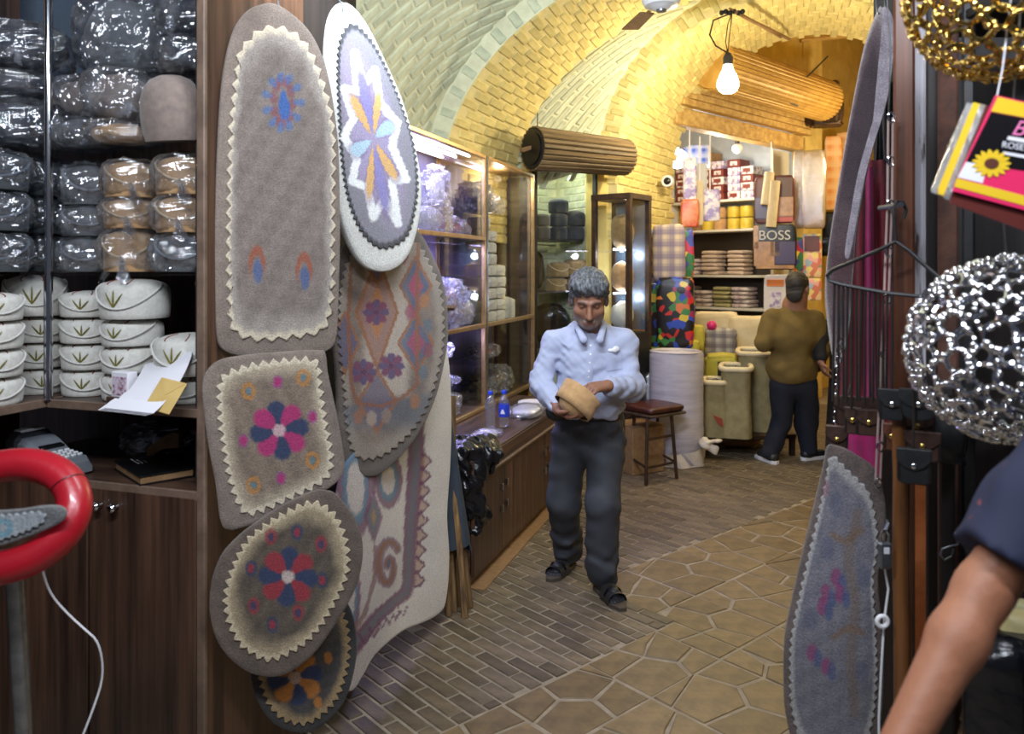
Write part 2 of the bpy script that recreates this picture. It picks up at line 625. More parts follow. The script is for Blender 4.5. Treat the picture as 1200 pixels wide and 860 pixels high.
# flagstones: a mould pattern of five-sided and four-sided stones
CELL = 0.46
e = 0.11
cells = [
    [[(0, 0), (.56, 0), (.66, .22), (.5, .5), (0, .44)], [(.56, 0), (1, 0), (1, .3), (.66, .22)],
     [(1, .3), (1, .74), (.72, .62), (.5, .5), (.66, .22)], [(0, .44), (.5, .5), (.36, 1), (0, 1)],
     [(.5, .5), (.72, .62), (1, .74), (1, 1), (.36, 1)]],
    [[(0, 0), (.38, 0), (.5, .4), (.3, .62), (0, .56)], [(.38, 0), (1, 0), (1, .48), (.5, .4)],
     [(0, .56), (.3, .62), (.4, 1), (0, 1)], [(.3, .62), (.5, .4), (1, .48), (1, .8), (.4, 1)],
     [(1, .8), (1, 1), (.4, 1)]],
]
fcand = []
for i in range(-4, 16):
    for j in range(-9, 8):
        pat = cells[(i * 7 + j * 3) % 2]
        flip = (i + j) % 3
        for poly in pat:
            pts = []
            for (x, y) in poly:
                if flip == 1:
                    x, y = 1 - x, y
                if flip == 2:
                    x, y = y, x
                pts.append(((i + x) * CELL + .12, 2.86 - (j + 1 - y) * CELL))
            for reg in (((1, 0, 3.02), (0, 1, 2.285)), ((-1, 0, -3.02), (0, 1, 2.855))):
                pl = pts
                for (nx, ny, dd) in reg:
                    out = []
                    for k in range(len(pl)):
                        a, b = pl[k - 1], pl[k]
                        da, db = a[0] * nx + a[1] * ny - dd, b[0] * nx + b[1] * ny - dd
                        if (da <= 0) != (db <= 0):
                            t = da / (da - db)
                            out.append((a[0] + (b[0] - a[0]) * t, a[1] + (b[1] - a[1]) * t))
                        if db <= 0:
                            out.append(b)
                    pl = out
                    if not pl:
                        break
                if len(pl) < 3 or abs(sum(pl[k - 1][0] * pl[k][1] - pl[k][0] * pl[k - 1][1] for k in range(len(pl)))) < .008:
                    continue
                cg1 = sum(p[0] for p in pl) / len(pl)
                cg2 = sum(p[1] for p in pl) / len(pl)
                c = G1 * cg1 + G2 * cg2
                q = px_of(c) if c.y > .3 else (9999, 9999)
                if c.y < 1.6 or not (300 < q[0] < 1150) or c.y > 9:
                    continue
                fcand.append((c.length, c, pl, cg1, cg2))
for _, c, pts, cg1, cg2 in fcand:
    pp = []
    for (x, y) in pts:
        dx, dy = x - cg1, y - cg2
        l = math.hypot(dx, dy) or 1
        kk = (l - .008) / l
        pp.append((dx * kk, dy * kk))
    me = MB().prism(pp, -.03, 0, ch=.005).mesh('flagstone', M['flag'], 0)
    mw = Matrix(((G1.x, G2.x, 0, c.x), (G1.y, G2.y, 0, c.y), (0, 0, 1, random.uniform(-.002, .002)), (0, 0, 0, 1)))
    obj_of('flagstone', me, fl, mw)


# ---- vaults
def arch_curve(a, b0, w, zs, za, leg=1.9, skew=0.0):
    pts = [(b0 - w, leg + (zs - leg) * i / 8) for i in range(8)]
    for i in range(61):
        th = math.pi * (1 - i / 60)
        pts.append((b0 + w * math.cos(th), zs + (za - zs) * math.sin(th)))
    pts += [(b0 + w, zs + (leg - zs) * (i + 1) / 8) for i in range(8)]
    # resample by arc length
    d = [0]
    for i in range(1, len(pts)):
        d.append(d[-1] + math.hypot(pts[i][0] - pts[i - 1][0], pts[i][1] - pts[i - 1][1]))
    L = d[-1]

    def f(s):
        s = max(0, min(1, s)) * L
        lo = 0
        hi = len(d) - 1
        while hi - lo > 1:
            m = (lo + hi) // 2
            if d[m] <= s:
                lo = m
            else:
                hi = m
        t = (s - d[lo]) / max(1e-9, d[hi] - d[lo])
        b = pts[lo][0] + (pts[hi][0] - pts[lo][0]) * t
        z = pts[lo][1] + (pts[hi][1] - pts[lo][1]) * t
        return AB(a, b, z)
    f.L = L
    f.mid = AB(a, b0, 1.9)
    return f


class Strip:
    def __init__(self, c0, c1, bulge=0.0):
        self.c0, self.c1, self.bulge = c0, c1, bulge
        self.Ls = (c0.L + c1.L) / 2
        self.Lt = sum((c1(s) - c0(s)).length for s in (.2, .35, .5)) / 3
        self.mid = (c0.mid + c1.mid) / 2

    def __call__(self, s, t):
        p = self.c0(s).lerp(self.c1(s), t)
        if self.bulge:
            w = math.sin(math.pi * t) * self.bulge * max(0, math.sin(math.pi * min(1, max(0, (s - .1) / .8))))
            d = p - self.mid
            d -= U * d.dot(U)
            p = p + d.normalized() * w
        return p

    def frame(self, s, t):
        h = .004
        p = self(s, t)
        ds = (self(s + h, t) - self(s - h, t))
        dt = (self(s, t + h) - self(s, t - h))
        if ds.length < 1e-7:
            ds = Vector((0, 0, 1))
        if dt.length < 1e-7:
            dt = U.copy()
        ds.normalize()
        n = ds.cross(dt)
        n.normalize()
        if n.dot(self.mid + (p - self.mid).dot(U) * U - p) < 0:
            n = -n
        dt = n.cross(ds)
        return p, ds, dt, n

    def sheet(self, mb, nu=72, nv=8, out=0.0):
        mb.grid(lambda u, v: tuple(self(u, v)), nu, nv)


def lay(strip, name, root, L, Hh, ang, bm, limit, depth=.03, jit=.004, smin=.0, smax=1.0, face_n=None, joint=.013, raise_=-.003, tmargin=.5, shear=False):
    me = MB().box((0, 0, 0), (L - joint, Hh - joint, depth), bev=.009).mesh('brick', bm, 0)
    ca, sa = math.cos(ang), math.sin(ang)
    out = []
    R_ = int((strip.Ls + strip.Lt) / min(L, Hh)) + 4
    nI = int((strip.Ls + strip.Lt) / L) + 3
    nJ = int((strip.Ls + strip.Lt) / Hh) + 3
    for j in range(-nJ, nJ):
        for i in range(-nI, nI):
            x = i * L + (L / 2 if j % 2 else 0)
            y = j * Hh
            s = (x * ca - y * sa) / strip.Ls
            t = (x * sa + y * ca) / strip.Lt
            ms, mt = .5 * abs(L * ca) / strip.Ls * tmargin, .5 * abs(L * sa) / strip.Lt * tmargin
            if not (smin + ms <= s <= smax - ms and mt <= t <= 1 - mt):
                continue
            p, ds, dt, n = strip.frame(s, t)
            if face_n is not None:
                n = face_n
                dt = n.cross(ds)
            if p.y < 1:
                continue
            qx, qy = px_of(p)
            if not (400 < qx < 1100 and -70 < qy < 330):
                continue
            if n.dot(Vector((0, 0, H)) - p) < -.02:
                continue
            if shear:
                h = .004
                vs_ = (strip(s + h, t) - strip(s - h, t)) / (2 * h * strip.Ls)
                vt_ = (strip(s, t + h) - strip(s, t - h)) / (2 * h * strip.Lt)
                lng, sh = vs_ * ca + vt_ * sa, vt_ * ca - vs_ * sa
                if lng.length < .3 or sh.length < .3:
                    continue
                if lng.cross(sh).dot(n) < 0:
                    sh = -sh
            else:
                lng = ds * ca + dt * sa
                sh = n.cross(lng)
            p = p + n * (raise_ + random.uniform(-jit, jit))
            mw = Matrix(((lng.x, sh.x, n.x, p.x), (lng.y, sh.y, n.y, p.y), (lng.z, sh.z, n.z, p.z), (0, 0, 0, 1)))
            mw = mw @ R(random.uniform(-1.6, 1.6), 'Z') @ R(random.uniform(-1.2, 1.2), 'X')
            onpic = 0 if (420 < qx < 1045 and 0 <= qy < 270) else 1
            out.append((onpic, p.length, mw))
    out.sort(key=lambda q: q[:2])
    st = MB()
    for k, (_, _, mw) in enumerate(out):
        if k < limit:
            o = obj_of('brick', me, root)
            o.matrix_parent_inverse = mw
        else:
            st.box((0, 0, 0), (L - joint, Hh - joint, depth), mw, .009)
    if st.v:
        tag(st.build('brick_courses', bm, root, 0), kind='stuff')
    return len(out)


ARCH1N = arch_curve(5.5, -.3, 2.05, 2.3, 3.85)
ARCH1F = arch_curve(6.6, -.2, 1.95, 2.3, 3.87)
ARCH2N = arch_curve(7.2, .1, 1.45, 2.6, 4.0)
ARCH2F = arch_curve(8.4, .35, 1.35, 2.5, 3.97)
N_U = Vector((-U.x, -U.y, 0))

# second arch (nearest the bulb) and its pier
a2 = MB()
st2 = Strip(ARCH2N, ARCH2F)
st2.sheet(a2)
a2o = a2.build('brick_arch', M['mortar_yellow'], smooth=60)
tag(a2o, 'yellow painted brick arch and pier behind the hanging bulb', kind='structure')
lay(st2, 'brick', a2o, .235, .078, math.pi / 2, M['brick_paint'], 270, smin=.0)
a2n_out = arch_curve(7.2, .1, 1.62, 2.62, 4.17)
st2f = Strip(ARCH2N, a2n_out)
f2 = MB()
st2f.sheet(f2, 72, 3)
f2.build('arch_face', M['mortar_yellow'], a2o, 60)
lay(st2f, 'brick', a2o, .15, .08, math.pi / 2, M['brick_paint'], 30, face_n=N_U, jit=.004, depth=.02, tmargin=.3)

# first arch
st1 = Strip(ARCH1N, ARCH1F)
a1 = MB()
st1.sheet(a1)
a1o = a1.build('brick_arch', M['mortar_yellow'], smooth=60)
tag(a1o, 'broad painted brick arch above the glass cabinets', kind='structure')
lay(st1, 'brick', a1o, .225, .078, math.pi / 2, M['brick_paint'], 260, jit=.006)
a1n_out = arch_curve(5.5, -.3, 2.2, 2.32, 4.0)
st1f = Strip(ARCH1N, a1n_out)
f1 = MB()
st1f.sheet(f1, 72, 3)
f1.build('arch_face', M['mortar_pale_cool_lit'], a1o, 60)
lay(st1f, 'brick', a1o, .14, .085, math.pi / 2, M['brick_pale_cool_lit'], 40, face_n=N_U, jit=.003, depth=.02, tmargin=.3)

# vault fields between and before the arches
ceil = MB()
w1 = Strip(arch_curve(6.58, -.2, 2.02, 2.3, 3.94, 2.29), arch_curve(7.2, .1, 1.62, 2.62, 4.17, 2.6), .12)
w1.sheet(ceil, 80, 10)
ceil_o = ceil.build('ceiling', M['mortar_pale_cool_lit'], smooth=60)
tag(ceil_o, 'painted brick vault of the bazaar between the two arches', kind='structure')
lay(w1, 'brick', ceil_o, .225, .07, .55, M['brick_pale_cool_lit'], 150, shear=True, tmargin=.1)
w0 = Strip(arch_curve(2.6, -.3, 2.5, 2.35, 4.25), a1n_out, .28)
c0 = MB()
w0.sheet(c0, 80, 14)
c0.build('vault_field', M['mortar_pale_cool_lit'], ceil_o, 60)
lay(w0, 'brick', ceil_o, .23, .08, .5, M['brick_pale_cool_lit'], 150, shear=True, tmargin=.1)
# vault beyond the second arch, over the far alley
w3 = Strip(arch_curve(8.4, .9, 2.6, 2.9, 4.9), arch_curve(13.0, 2.6, 4.2, 2.9, 5.4), .1)
c3 = MB()
w3.sheet(c3, 60, 8)
st2b = Strip(ARCH2F, arch_curve(8.4, .9, 2.6, 2.9, 4.9))
st2b.sheet(c3, 72, 3)
c3.build('far_vault', M['plaster_yellow'], ceil_o, 60)

# ---- walls
def wall(name, pts, z0, z1, m, label, th=.08):
    """pts: polyline in plan; a wall slab behind it"""
    mb = MB()
    for (x0, y0), (x1, y1) in zip(pts[:-1], pts[1:]):
        d = Vector((x1 - x0, y1 - y0, 0))
        l = d.length
        d.normalize()
        n = Vector((-d.y, d.x, 0))
        if n.dot(Vector(((x0 + x1) / 2, (y0 + y1) / 2, 0))) < 0:
            n = -n
        o = Vector((x0, y0, 0))
        vs = []
        for q in (o, o + d * l, o + d * l + n * th, o + n * th):
            vs += [(q.x, q.y, z0), (q.x, q.y, z1)]
        mb.add(vs, [(0, 2, 3, 1), (2, 4, 5, 3), (4, 6, 7, 5), (6, 0, 1, 7), (0, 6, 4, 2), (1, 3, 5, 7)])
    o = mb.build(name, m, smooth=0)
    return tag(o, label, kind='structure')


def xy(a, b):
    v = AB(a, b)
    return (v.x, v.y)


wall('wall_left', [xy(4.3, -2.66), xy(7.2, -2.5)], 0, 3.1, M['plaster_pale'], 'pale painted side wall behind the glass cabinets')
wall('wall_right', [xy(3.4, 1.9), xy(6.5, 1.86)], 0, 3.0, M['plaster_yellow'], 'plastered wall on the other side of the alley')
# partition the felt rugs hang in front of (end panel of the hat shelves and its wall)
C0 = Vector((-0.9, 2.3, 0))


def CW(t, d=0.0, z=0.0):
    """point on the rug wall: t metres along it, d metres out of it towards the alley"""
    return C0 + U * t + B * d + Vector((0, 0, z))


M['partition'] = wood_mat('dark_partition_wood', srgb(46, 36, 32), srgb(28, 22, 20), 'Z', .8, .75)
wall('wall_partition', [(CW(.035).x, CW(.035).y), (CW(.90).x, CW(.90).y)], 0, 3.05, M['partition'], 'dark wood partition the felt rugs hang on', .05)
# pier and niche wall
NO, ND = Vector((0.2, 6.85, 0)), Vector((0.848, 0.53, 0))
NN = Vector((-0.53, 0.848, 0))      # into the niche


def NP(x, y=0.0, z=0.0):
    return NO + ND * x + NN * y + Vector((0, 0, z))


NROT = math.atan2(.53, .848)
nw = MB()
MN = T(*NO) @ Matrix.Rotation(NROT, 4, 'Z')
nw.box((-.03, .06, 1.4), (.06, .1, 2.8), MN)                    # left of the opening
nw.box((.30, .06, 2.68), (.66, .1, .22), MN)                     # lintel
nw.box((.775, .06, 1.4), (.29, .1, 2.8), MN)                    # right jamb
no = nw.build('wall_niche', M['plaster_yellow'], smooth=0)
tag(no, 'yellow plaster wall around the small hat shop window', kind='structure')
ni = MB()
ni.box((.3, .66, 1.4), (.9, .04, 2.8), MN)
ni.box((-.02, .38, 1.4), (.04, .54, 2.8), MN)
ni.box((.70, .38, 1.4), (.06, .54, 2.8), MN)
ni.box((.3, .38, 2.6), (.8, .54, .04), MN)
nio = ni.build('niche_lining', M['mortar_pale_cool_lit'], no, 0)
bme = MB().box((0, 0, 0), (.20, .016, .058), bev=.006).mesh('brick', M['brick_pale_cool_lit'], 0)
for r in range(21):
    for c in range(4):
        x = .05 + c * .21 + (.1 if r % 2 else 0)
        if x < .66:
            obj_of('brick', bme, no, MN @ T(x, .634, 1.16 + r * .068) @ R(random.uniform(-1, 1), 'Y'))
# small side bricks on the right lining of the niche
bme2 = MB().box((0, 0, 0), (.014, .19, .058), bev=.005).mesh('brick', M['brick_pale_cool_lit'], 0)
for r in range(21):
    for c in range(2):
        obj_of('brick', bme2, no, MN @ T(.668, .2 + c * .2 + (.08 if r % 2 else 0), 1.16 + r * .068))

# pier under arch 2: plaster base already given by the arch legs (z>1.9); lower wall
p0, p1 = ARCH2N(0), ARCH2F(0)
wall('wall_pier', [(p0.x - .28, p0.y + .0), (p0.x, p0.y), (p1.x, p1.y)], 0, 1.92, M['plaster_yellow'], 'lower yellow plaster of the arch pier')
pr0, pr1 = ARCH2N(1), ARCH2F(1)
wall('wall_pier_right', [(pr0.x + .3, pr0.y - .2), (pr0.x, pr0.y), (pr1.x, pr1.y)], 0, 1.92, M['plaster_yellow'], 'right hand pier of the second arch')

# ---- the far shop
S0 = Vector((1.75, 8.2, 0))
SD, SN = Vector((.725, .688, 0)), Vector((-.688, .725, 0))
SROT = math.atan2(.688, .725)
MS = T(*S0) @ Matrix.Rotation(SROT, 4, 'Z')


def SP(x, y, z=0.0):
    return S0 + SD * x + SN * y + Vector((0, 0, z))


M['blue_paint'] = mat('pale_blue_paint', srgb(196, 206, 220), .8, c2=srgb(170, 182, 200), nscale=5)
M['yellow_wood'] = wood_mat('ochre_painted_wood', srgb(206, 172, 104), srgb(166, 128, 70), 'X', .6, .6, 0)
M['ochre_metal'] = mat('ochre_shutter_metal', srgb(206, 166, 88), .5, .2, c2=srgb(176, 134, 62), nscale=8)
fs = MB()
fs.box((1.1, 2.35, 1.9), (3.4, .08, 3.8), MS)
fs.box((2.5, 1.2, 1.9), (.08, 2.3, 3.8), MS)
fs.box((-.25, 1.5, 1.9), (.08, 2.0, 3.8), MS)
fs.box((1.1, 1.25, 3.62), (3.2, 2.4, .06), MS)
tag(fs.build('wall_far_shop', M['blue_paint'], smooth=0), 'pale back walls inside the far shop', kind='structure')
fw = MB()
fw.box((1.2, .02, 4.2), (3.4, .2, 1.5), MS)
fw.box((2.72, .05, 2.5), (.5, .3, 5.0), MS)
fw.box((5.6, .3, 3.5), (5.3, .1, 7.0), MS)
fwo = tag(fw.build('wall_far_alley', M['plaster_yellow'], smooth=0), 'ochre plastered shop front wall at the end of the alley', kind='structure')
bb = MB().box((1.15, -.02, 3.2), (2.75, .16, .18), MS, .012)
tag(bb.build('lintel_beam', M['yellow_wood'], fwo, 0), 'lower wooden lintel beam')
for k in range(3):
    MB().box((1.15, -.14, 3.33 + k * .075), (2.75, .1, .068), MS, .008).build('lintel_plank', M['yellow_wood'], fwo, 0)
# closing wall far right
wall('wall_far_right', [(3.9, 7.0), (5.6, 7.6), (7.9, 14.6)], 0, 7.0, M['plaster_yellow'], 'far plastered wall closing the alley')
# ================================================================ felt rugs
def closed_spline(pts, n):
    """closed Catmull-Rom through pts, resampled to n points evenly by length"""
    p = np.array(pts, float)
    m = len(p)
    out = []
    for i in range(m):
        p0, p1, p2, p3 = p[i - 1], p[i], p[(i + 1) % m], p[(i + 2) % m]
        for t in np.linspace(0, 1, 12, endpoint=False):
            out.append(.5 * ((2 * p1) + (-p0 + p2) * t + (2 * p0 - 5 * p1 + 4 * p2 - p3) * t * t + (-p0 + 3 * p1 - 3 * p2 + p3) * t ** 3))
    out = np.array(out)
    d = np.linalg.norm(np.diff(np.vstack([out, out[:1]]), axis=0), axis=1)
    c = np.concatenate([[0], np.cumsum(d)])
    q = np.linspace(0, c[-1], n, endpoint=False)
    cl = np.vstack([out, out[:1]])
    return np.stack([np.interp(q, c, cl[:, 0]), np.interp(q, c, cl[:, 1])], 1)


def teeth(pts, count, amp):
    """zigzag (pinked) edge of count teeth on an outline"""
    per = 8
    q = closed_spline(pts, count * per)
    nx = np.roll(q, -1, 0) - np.roll(q, 1, 0)
    nx /= np.linalg.norm(nx, axis=1)[:, None] + 1e-9
    nrm = np.stack([nx[:, 1], -nx[:, 0]], 1)
    c = q.mean(0)
    sgn = np.sign(((q - c) * nrm).sum(1))[:, None]
    k = np.arange(len(q)) % per
    tri = 1 - np.abs(k - per / 2) / (per / 2)
    tri = tri + RNG.uniform(-.08, .08, len(q))
    return q + nrm * sgn * (amp * (tri - .4))[:, None]


class Plane:
    def __init__(self, px, Y, yaw):
        self.o = P(px, HY, Y)
        self.e = np.array((math.cos(math.radians(yaw)), math.sin(math.radians(yaw)), 0))
        self.n = np.array((math.sin(math.radians(yaw)), -math.cos(math.radians(yaw)), 0))

    def world(self, q):
        q = np.asarray(q, float)
        D = np.stack([(q[:, 0] - CX) / F, np.ones(len(q)), (HY - q[:, 1]) / F], 1)
        Y = (self.n @ np.array(self.o) - self.n[2] * H) / (D @ self.n)
        w = D * Y[:, None]
        w[:, 2] += H
        return w


def sst(a, b, x):
    t = np.clip((x - a) / (b - a), 0, 1)
    return t * t * (3 - 2 * t)


def waves(x, y, seed, f):
    r = np.random.default_rng(seed)
    o = np.zeros_like(x)
    for k in range(6):
        a, ph, ff = r.uniform(0, 6.28), r.uniform(0, 6.28), f * (1 + k * .7)
        o += np.sin((x * math.cos(a) + y * math.sin(a)) * ff + ph) / (1 + k * .7)
    return o / 2.2


def lerp(c, k, m):
    return c * (1 - m[:, None]) + np.array(k)[None, :] * m[:, None]


def petal(X, Y, cx, cy, ang, L, W):
    """soft mask of a petal that starts at (cx, cy) and points along ang (degrees, image sense)"""
    ca, sa = math.cos(math.radians(ang)), math.sin(math.radians(ang))
    u = ((X - cx) * ca + (Y - cy) * sa) / L
    v = (-(X - cx) * sa + (Y - cy) * ca) / W
    w = np.clip(u, 0.001, 1) ** .7
    d = np.hypot((u - .58) / .46, v / (w + .15))
    return 1 - sst(.8, 1.15, d)


def dot(X, Y, cx, cy, rx, ry=None):
    return 1 - sst(.75, 1.2, np.hypot((X - cx) / rx, (Y - cy) / (ry or rx)))


def ring(X, Y, cx, cy, rx, ry, w):
    d = np.hypot((X - cx) / rx, (Y - cy) / ry)
    return 1 - sst(.5, 1.3, np.abs(d - 1) / w)


def polydist(X, Y, pts):
    best = np.full(X.shape, 1e9)
    for (x0, y0), (x1, y1) in zip(pts[:-1], pts[1:]):
        dx, dy = x1 - x0, y1 - y0
        t = np.clip(((X - x0) * dx + (Y - y0) * dy) / (dx * dx + dy * dy + 1e-9), 0, 1)
        best = np.minimum(best, np.hypot(X - x0 - t * dx, Y - y0 - t * dy))
    return best


M['felt_print'] = mat('inlaid_felt', (1.1, 1.09, 1.07), .97, c2=(.7, .69, .68), nscale=230, detail=3, contrast=(.36, .64), attr=True, bump=.5, bscale=300, sheen=.2)


def disc(outline, plane, nrings, off, wob, back=None, edge=None):
    """polar sheet of an outline given in picture coordinates, on a plane; returns world verts, quads, pixel coords, radius fraction"""
    n = len(outline)
    c = outline.mean(0)
    soft = outline.copy()
    for _ in range(14):
        soft = (np.roll(soft, 1, 0) + soft * 2 + np.roll(soft, -1, 0)) / 4
    fr = np.linspace(1, 0, nrings + 1)[:-1] ** .85
    px, rr = [], []
    for f in fr:
        k = min(1, max(0, (f - .9) / .1))
        px.append(c + ((outline - c) * k + (soft - c) * (1 - k)) * f)
        rr.append(np.full(n, f))
    px.append(c[None, :])
    rr.append(np.zeros(1))
    px, rr = np.vstack(px), np.concatenate(rr)
    w = plane.world(px)
    s = (w - np.array(plane.o)) @ plane.e
    d = wob(s, w[:, 2])
    w = w + plane.n[None, :] * (off + d)[:, None]
    i = np.arange(n)
    j = (i + 1) % n
    Q = []
    for k in range(nrings - 1):
        Q.append(np.stack([k * n + i, k * n + j, (k + 1) * n + j, (k + 1) * n + i], 1))
    Tq = np.stack([(nrings - 1) * n + i, (nrings - 1) * n + j, np.full(n, nrings * n)], 1)
    return w, np.vstack(Q), Tq, px, rr


def rug(label, outer, plane, base_paint, inner=None, panel_paint=None, nt=40, amp=5, th=.02, seed=1, wamp=.006, group=None, rings=34,
        panel_rings=70, cat='rug', wob=None, panel_label=None, panel_off=.004, name='felt_rug'):
    wob = wob or (lambda s, t: wamp * waves(s, t, seed, 5.0))
    o = closed_spline(outer, 260)
    n = len(o)
    w, Q, Tq, px, rr = disc(o, plane, rings, 0.0, wob)
    # rounded edge and back
    c = o.mean(0)
    V, Qs, Ts = [w], [Q], [Tq]
    edge_prof = [(-.15, 1.006), (-.5, 1.010), (-.85, 1.006), (-1.0, .99)]
    # soften the front rim
    front_rim = rr > .995
    w[front_rim] -= plane.n[None, :] * th * .12
    prev = np.arange(n)
    k = len(w)
    PX, RR = [px], [rr]
    i = np.arange(n)
    j = (i + 1) % n
    for dn, f in edge_prof:
        q = c + (o - c) * f
        ww = plane.world(q)
        s = (ww - np.array(plane.o)) @ plane.e
        ww = ww + plane.n[None, :] * (dn * th + wob(s, ww[:, 2]))[:, None]
        V.append(ww)
        PX.append(q)
        RR.append(np.full(n, 1.0))
        cur = k + np.arange(n)
        Qs.append(np.stack([prev[j], prev[i], cur[i], cur[j]], 1))
        prev = cur
        k += n
    bw_, bQ, bT, bpx, brr = disc(c + (o - c) * .985, plane, rings, -th, wob)
    V.append(bw_)
    PX.append(bpx)
    RR.append(brr)
    Qs += [np.stack([prev[j], prev[i], k + i, k + j], 1), bQ[:, ::-1] + k]
    Ts.append(bT[:, ::-1] + k)
    V, PX, RR = np.vstack(V), np.vstack(PX), np.concatenate(RR)
    X, Y = PX[:, 0] + 1.2 * waves(PX[:, 0], PX[:, 1], seed + 9, .9), PX[:, 1] + 1.2 * waves(PX[:, 0], PX[:, 1], seed + 19, .9)
    col = base_paint(X, Y, RR)
    org = np.array([V[:, 0].mean(), V[:, 1].mean(), V[:, 2].min()])
    ob = np_mesh(name, V - org, [np.vstack(Qs), np.vstack(Ts)], M['felt_print'], col=np.clip(col, 0, 1))
    ob.location = org
    tag(ob, label, cat, group)
    if inner is not None:
        t = teeth(inner, nt, amp)
        n2 = len(t)
        w, Q, Tq, px, rr = disc(t, plane, panel_rings, panel_off, wob)
        # skirt so that the panel has an edge of its own
        sk = w[:n2] - plane.n[None, :] * (panel_off + .003)
        k = len(w)
        i = np.arange(n2)
        j = (i + 1) % n2
        Qk = np.stack([i + k, j + k, j, i], 1)
        V = np.vstack([w, sk])
        px = np.vstack([px, px[:n2]])
        rr = np.concatenate([rr, rr[:n2]])
        X, Y = px[:, 0] + 1.1 * waves(px[:, 0], px[:, 1], seed + 5, .8), px[:, 1] + 1.1 * waves(px[:, 0], px[:, 1], seed + 6, .8)
        col = panel_paint(X, Y, rr)
        pn = np_mesh('panel', V - org, [np.vstack([Q, Qk]), Tq], M['felt_print'], ob, col=np.clip(col, 0, 1))
        if panel_label:
            pn['label'] = panel_label
    return ob


def plain(c, c2=None, seed=1, f=.12):
    c = np.array(srgb(*c))
    c2 = np.array(srgb(*c2)) if c2 else c * .8

    def fn(X, Y, rr):
        m = .5 + .5 * waves(X, Y, seed, f)
        return c[None, :] * (1 - m[:, None]) + c2[None, :] * m[:, None]
    return fn


BROWN, BROWN2 = (142, 128, 118), (120, 107, 98)
CREAM = srgb(214, 202, 178)
NAVY, PINK, RED = srgb(44, 58, 92), srgb(170, 44, 106), srgb(150, 46, 58)
ORANGE = srgb(190, 122, 50)

# --- rug 1: long arched mat
outer1 = [(308, 6), (328, 7), (359, 32), (378, 66), (389, 110), (396, 165), (398, 220), (398, 293), (397, 342), (395, 391), (386, 409), (360, 415),
          (328, 417), (290, 416), (269, 412), (257, 397), (254, 342), (254, 244), (258, 147), (264, 83), (274, 40), (289, 16)]
inner1 = [(323, 32), (304, 36), (290, 50), (281, 62), (276, 98), (271, 147), (269, 220), (268, 293), (269, 342), (273, 384), (298, 397), (342, 395),
          (380, 384), (389, 342), (389, 293), (390, 220), (389, 147), (378, 98), (362, 59), (345, 40)]


def paint1(X, Y, rr):
    c = plain((138, 127, 120), (116, 105, 98), 3, .2)(X, Y, rr)
    c = lerp(c, srgb(176, 168, 160), sst(.8, .95, rr + .04 * waves(X, Y, 5, .12)) * .7)
    c = lerp(c, CREAM, sst(.93, .985, rr))
    blue = srgb(74, 108, 158)
    for k in range(10):
        a = k * 36 + 8
        c = lerp(c, srgb(128, 76, 86), dot(X, Y, 331 + 11 * math.cos(math.radians(a)), 119 + 25 * math.sin(math.radians(a)), 5, 7) * .75)
    for k in range(11):
        a = k * 360 / 11
        c = lerp(c, blue, petal(X, Y, 331 + 10 * math.cos(math.radians(a)), 120 + 20 * math.sin(math.radians(a)), math.degrees(math.atan2(math.sin(math.radians(a)) * 1.3, math.cos(math.radians(a)))), 15, 5.0) * .72)
    c = lerp(c, srgb(58, 98, 164), petal(X, Y, 331, 100, 86, 40, 7.5) * .95)
    for cx, cy in ((301, 315), (356, 323)):
        c = lerp(c, srgb(150, 84, 62), ring(X, Y, cx, cy, 8, 22, .3) * sst(cy + 15, cy - 8, Y) * .9)
        c = lerp(c, srgb(76, 96, 140), dot(X, Y, cx + 1, cy + 3, 5.5, 14) * .85)
    return c


rug('long arched grey-brown felt rug with a blue rosette near its top', outer1, Plane(258, 2.32, 38), plain(BROWN, BROWN2, 1),
    inner1, paint1, 52, 6.0, .022, 1, .005, panel_label='grey felt panel with a cream zigzag edge')

# --- rug 2: white oval with a star
outer2 = [(399, 6), (413.5, 8), (432, 32), (454, 76), (470, 112), (481, 145), (492, 190), (495.5, 223), (492, 261), (481, 294), (466, 312), (447, 317),
          (428, 309), (412, 283), (398, 238), (390, 190), (385, 130), (384, 80), (388, 30)]
inner2 = [(413.5, 29), (432, 46), (451, 79), (471, 128), (484, 168), (489, 209), (487, 242), (477, 275), (458, 289), (440, 288), (421, 267), (408, 231),
          (401, 186), (395, 112), (395.6, 63), (402, 38)]


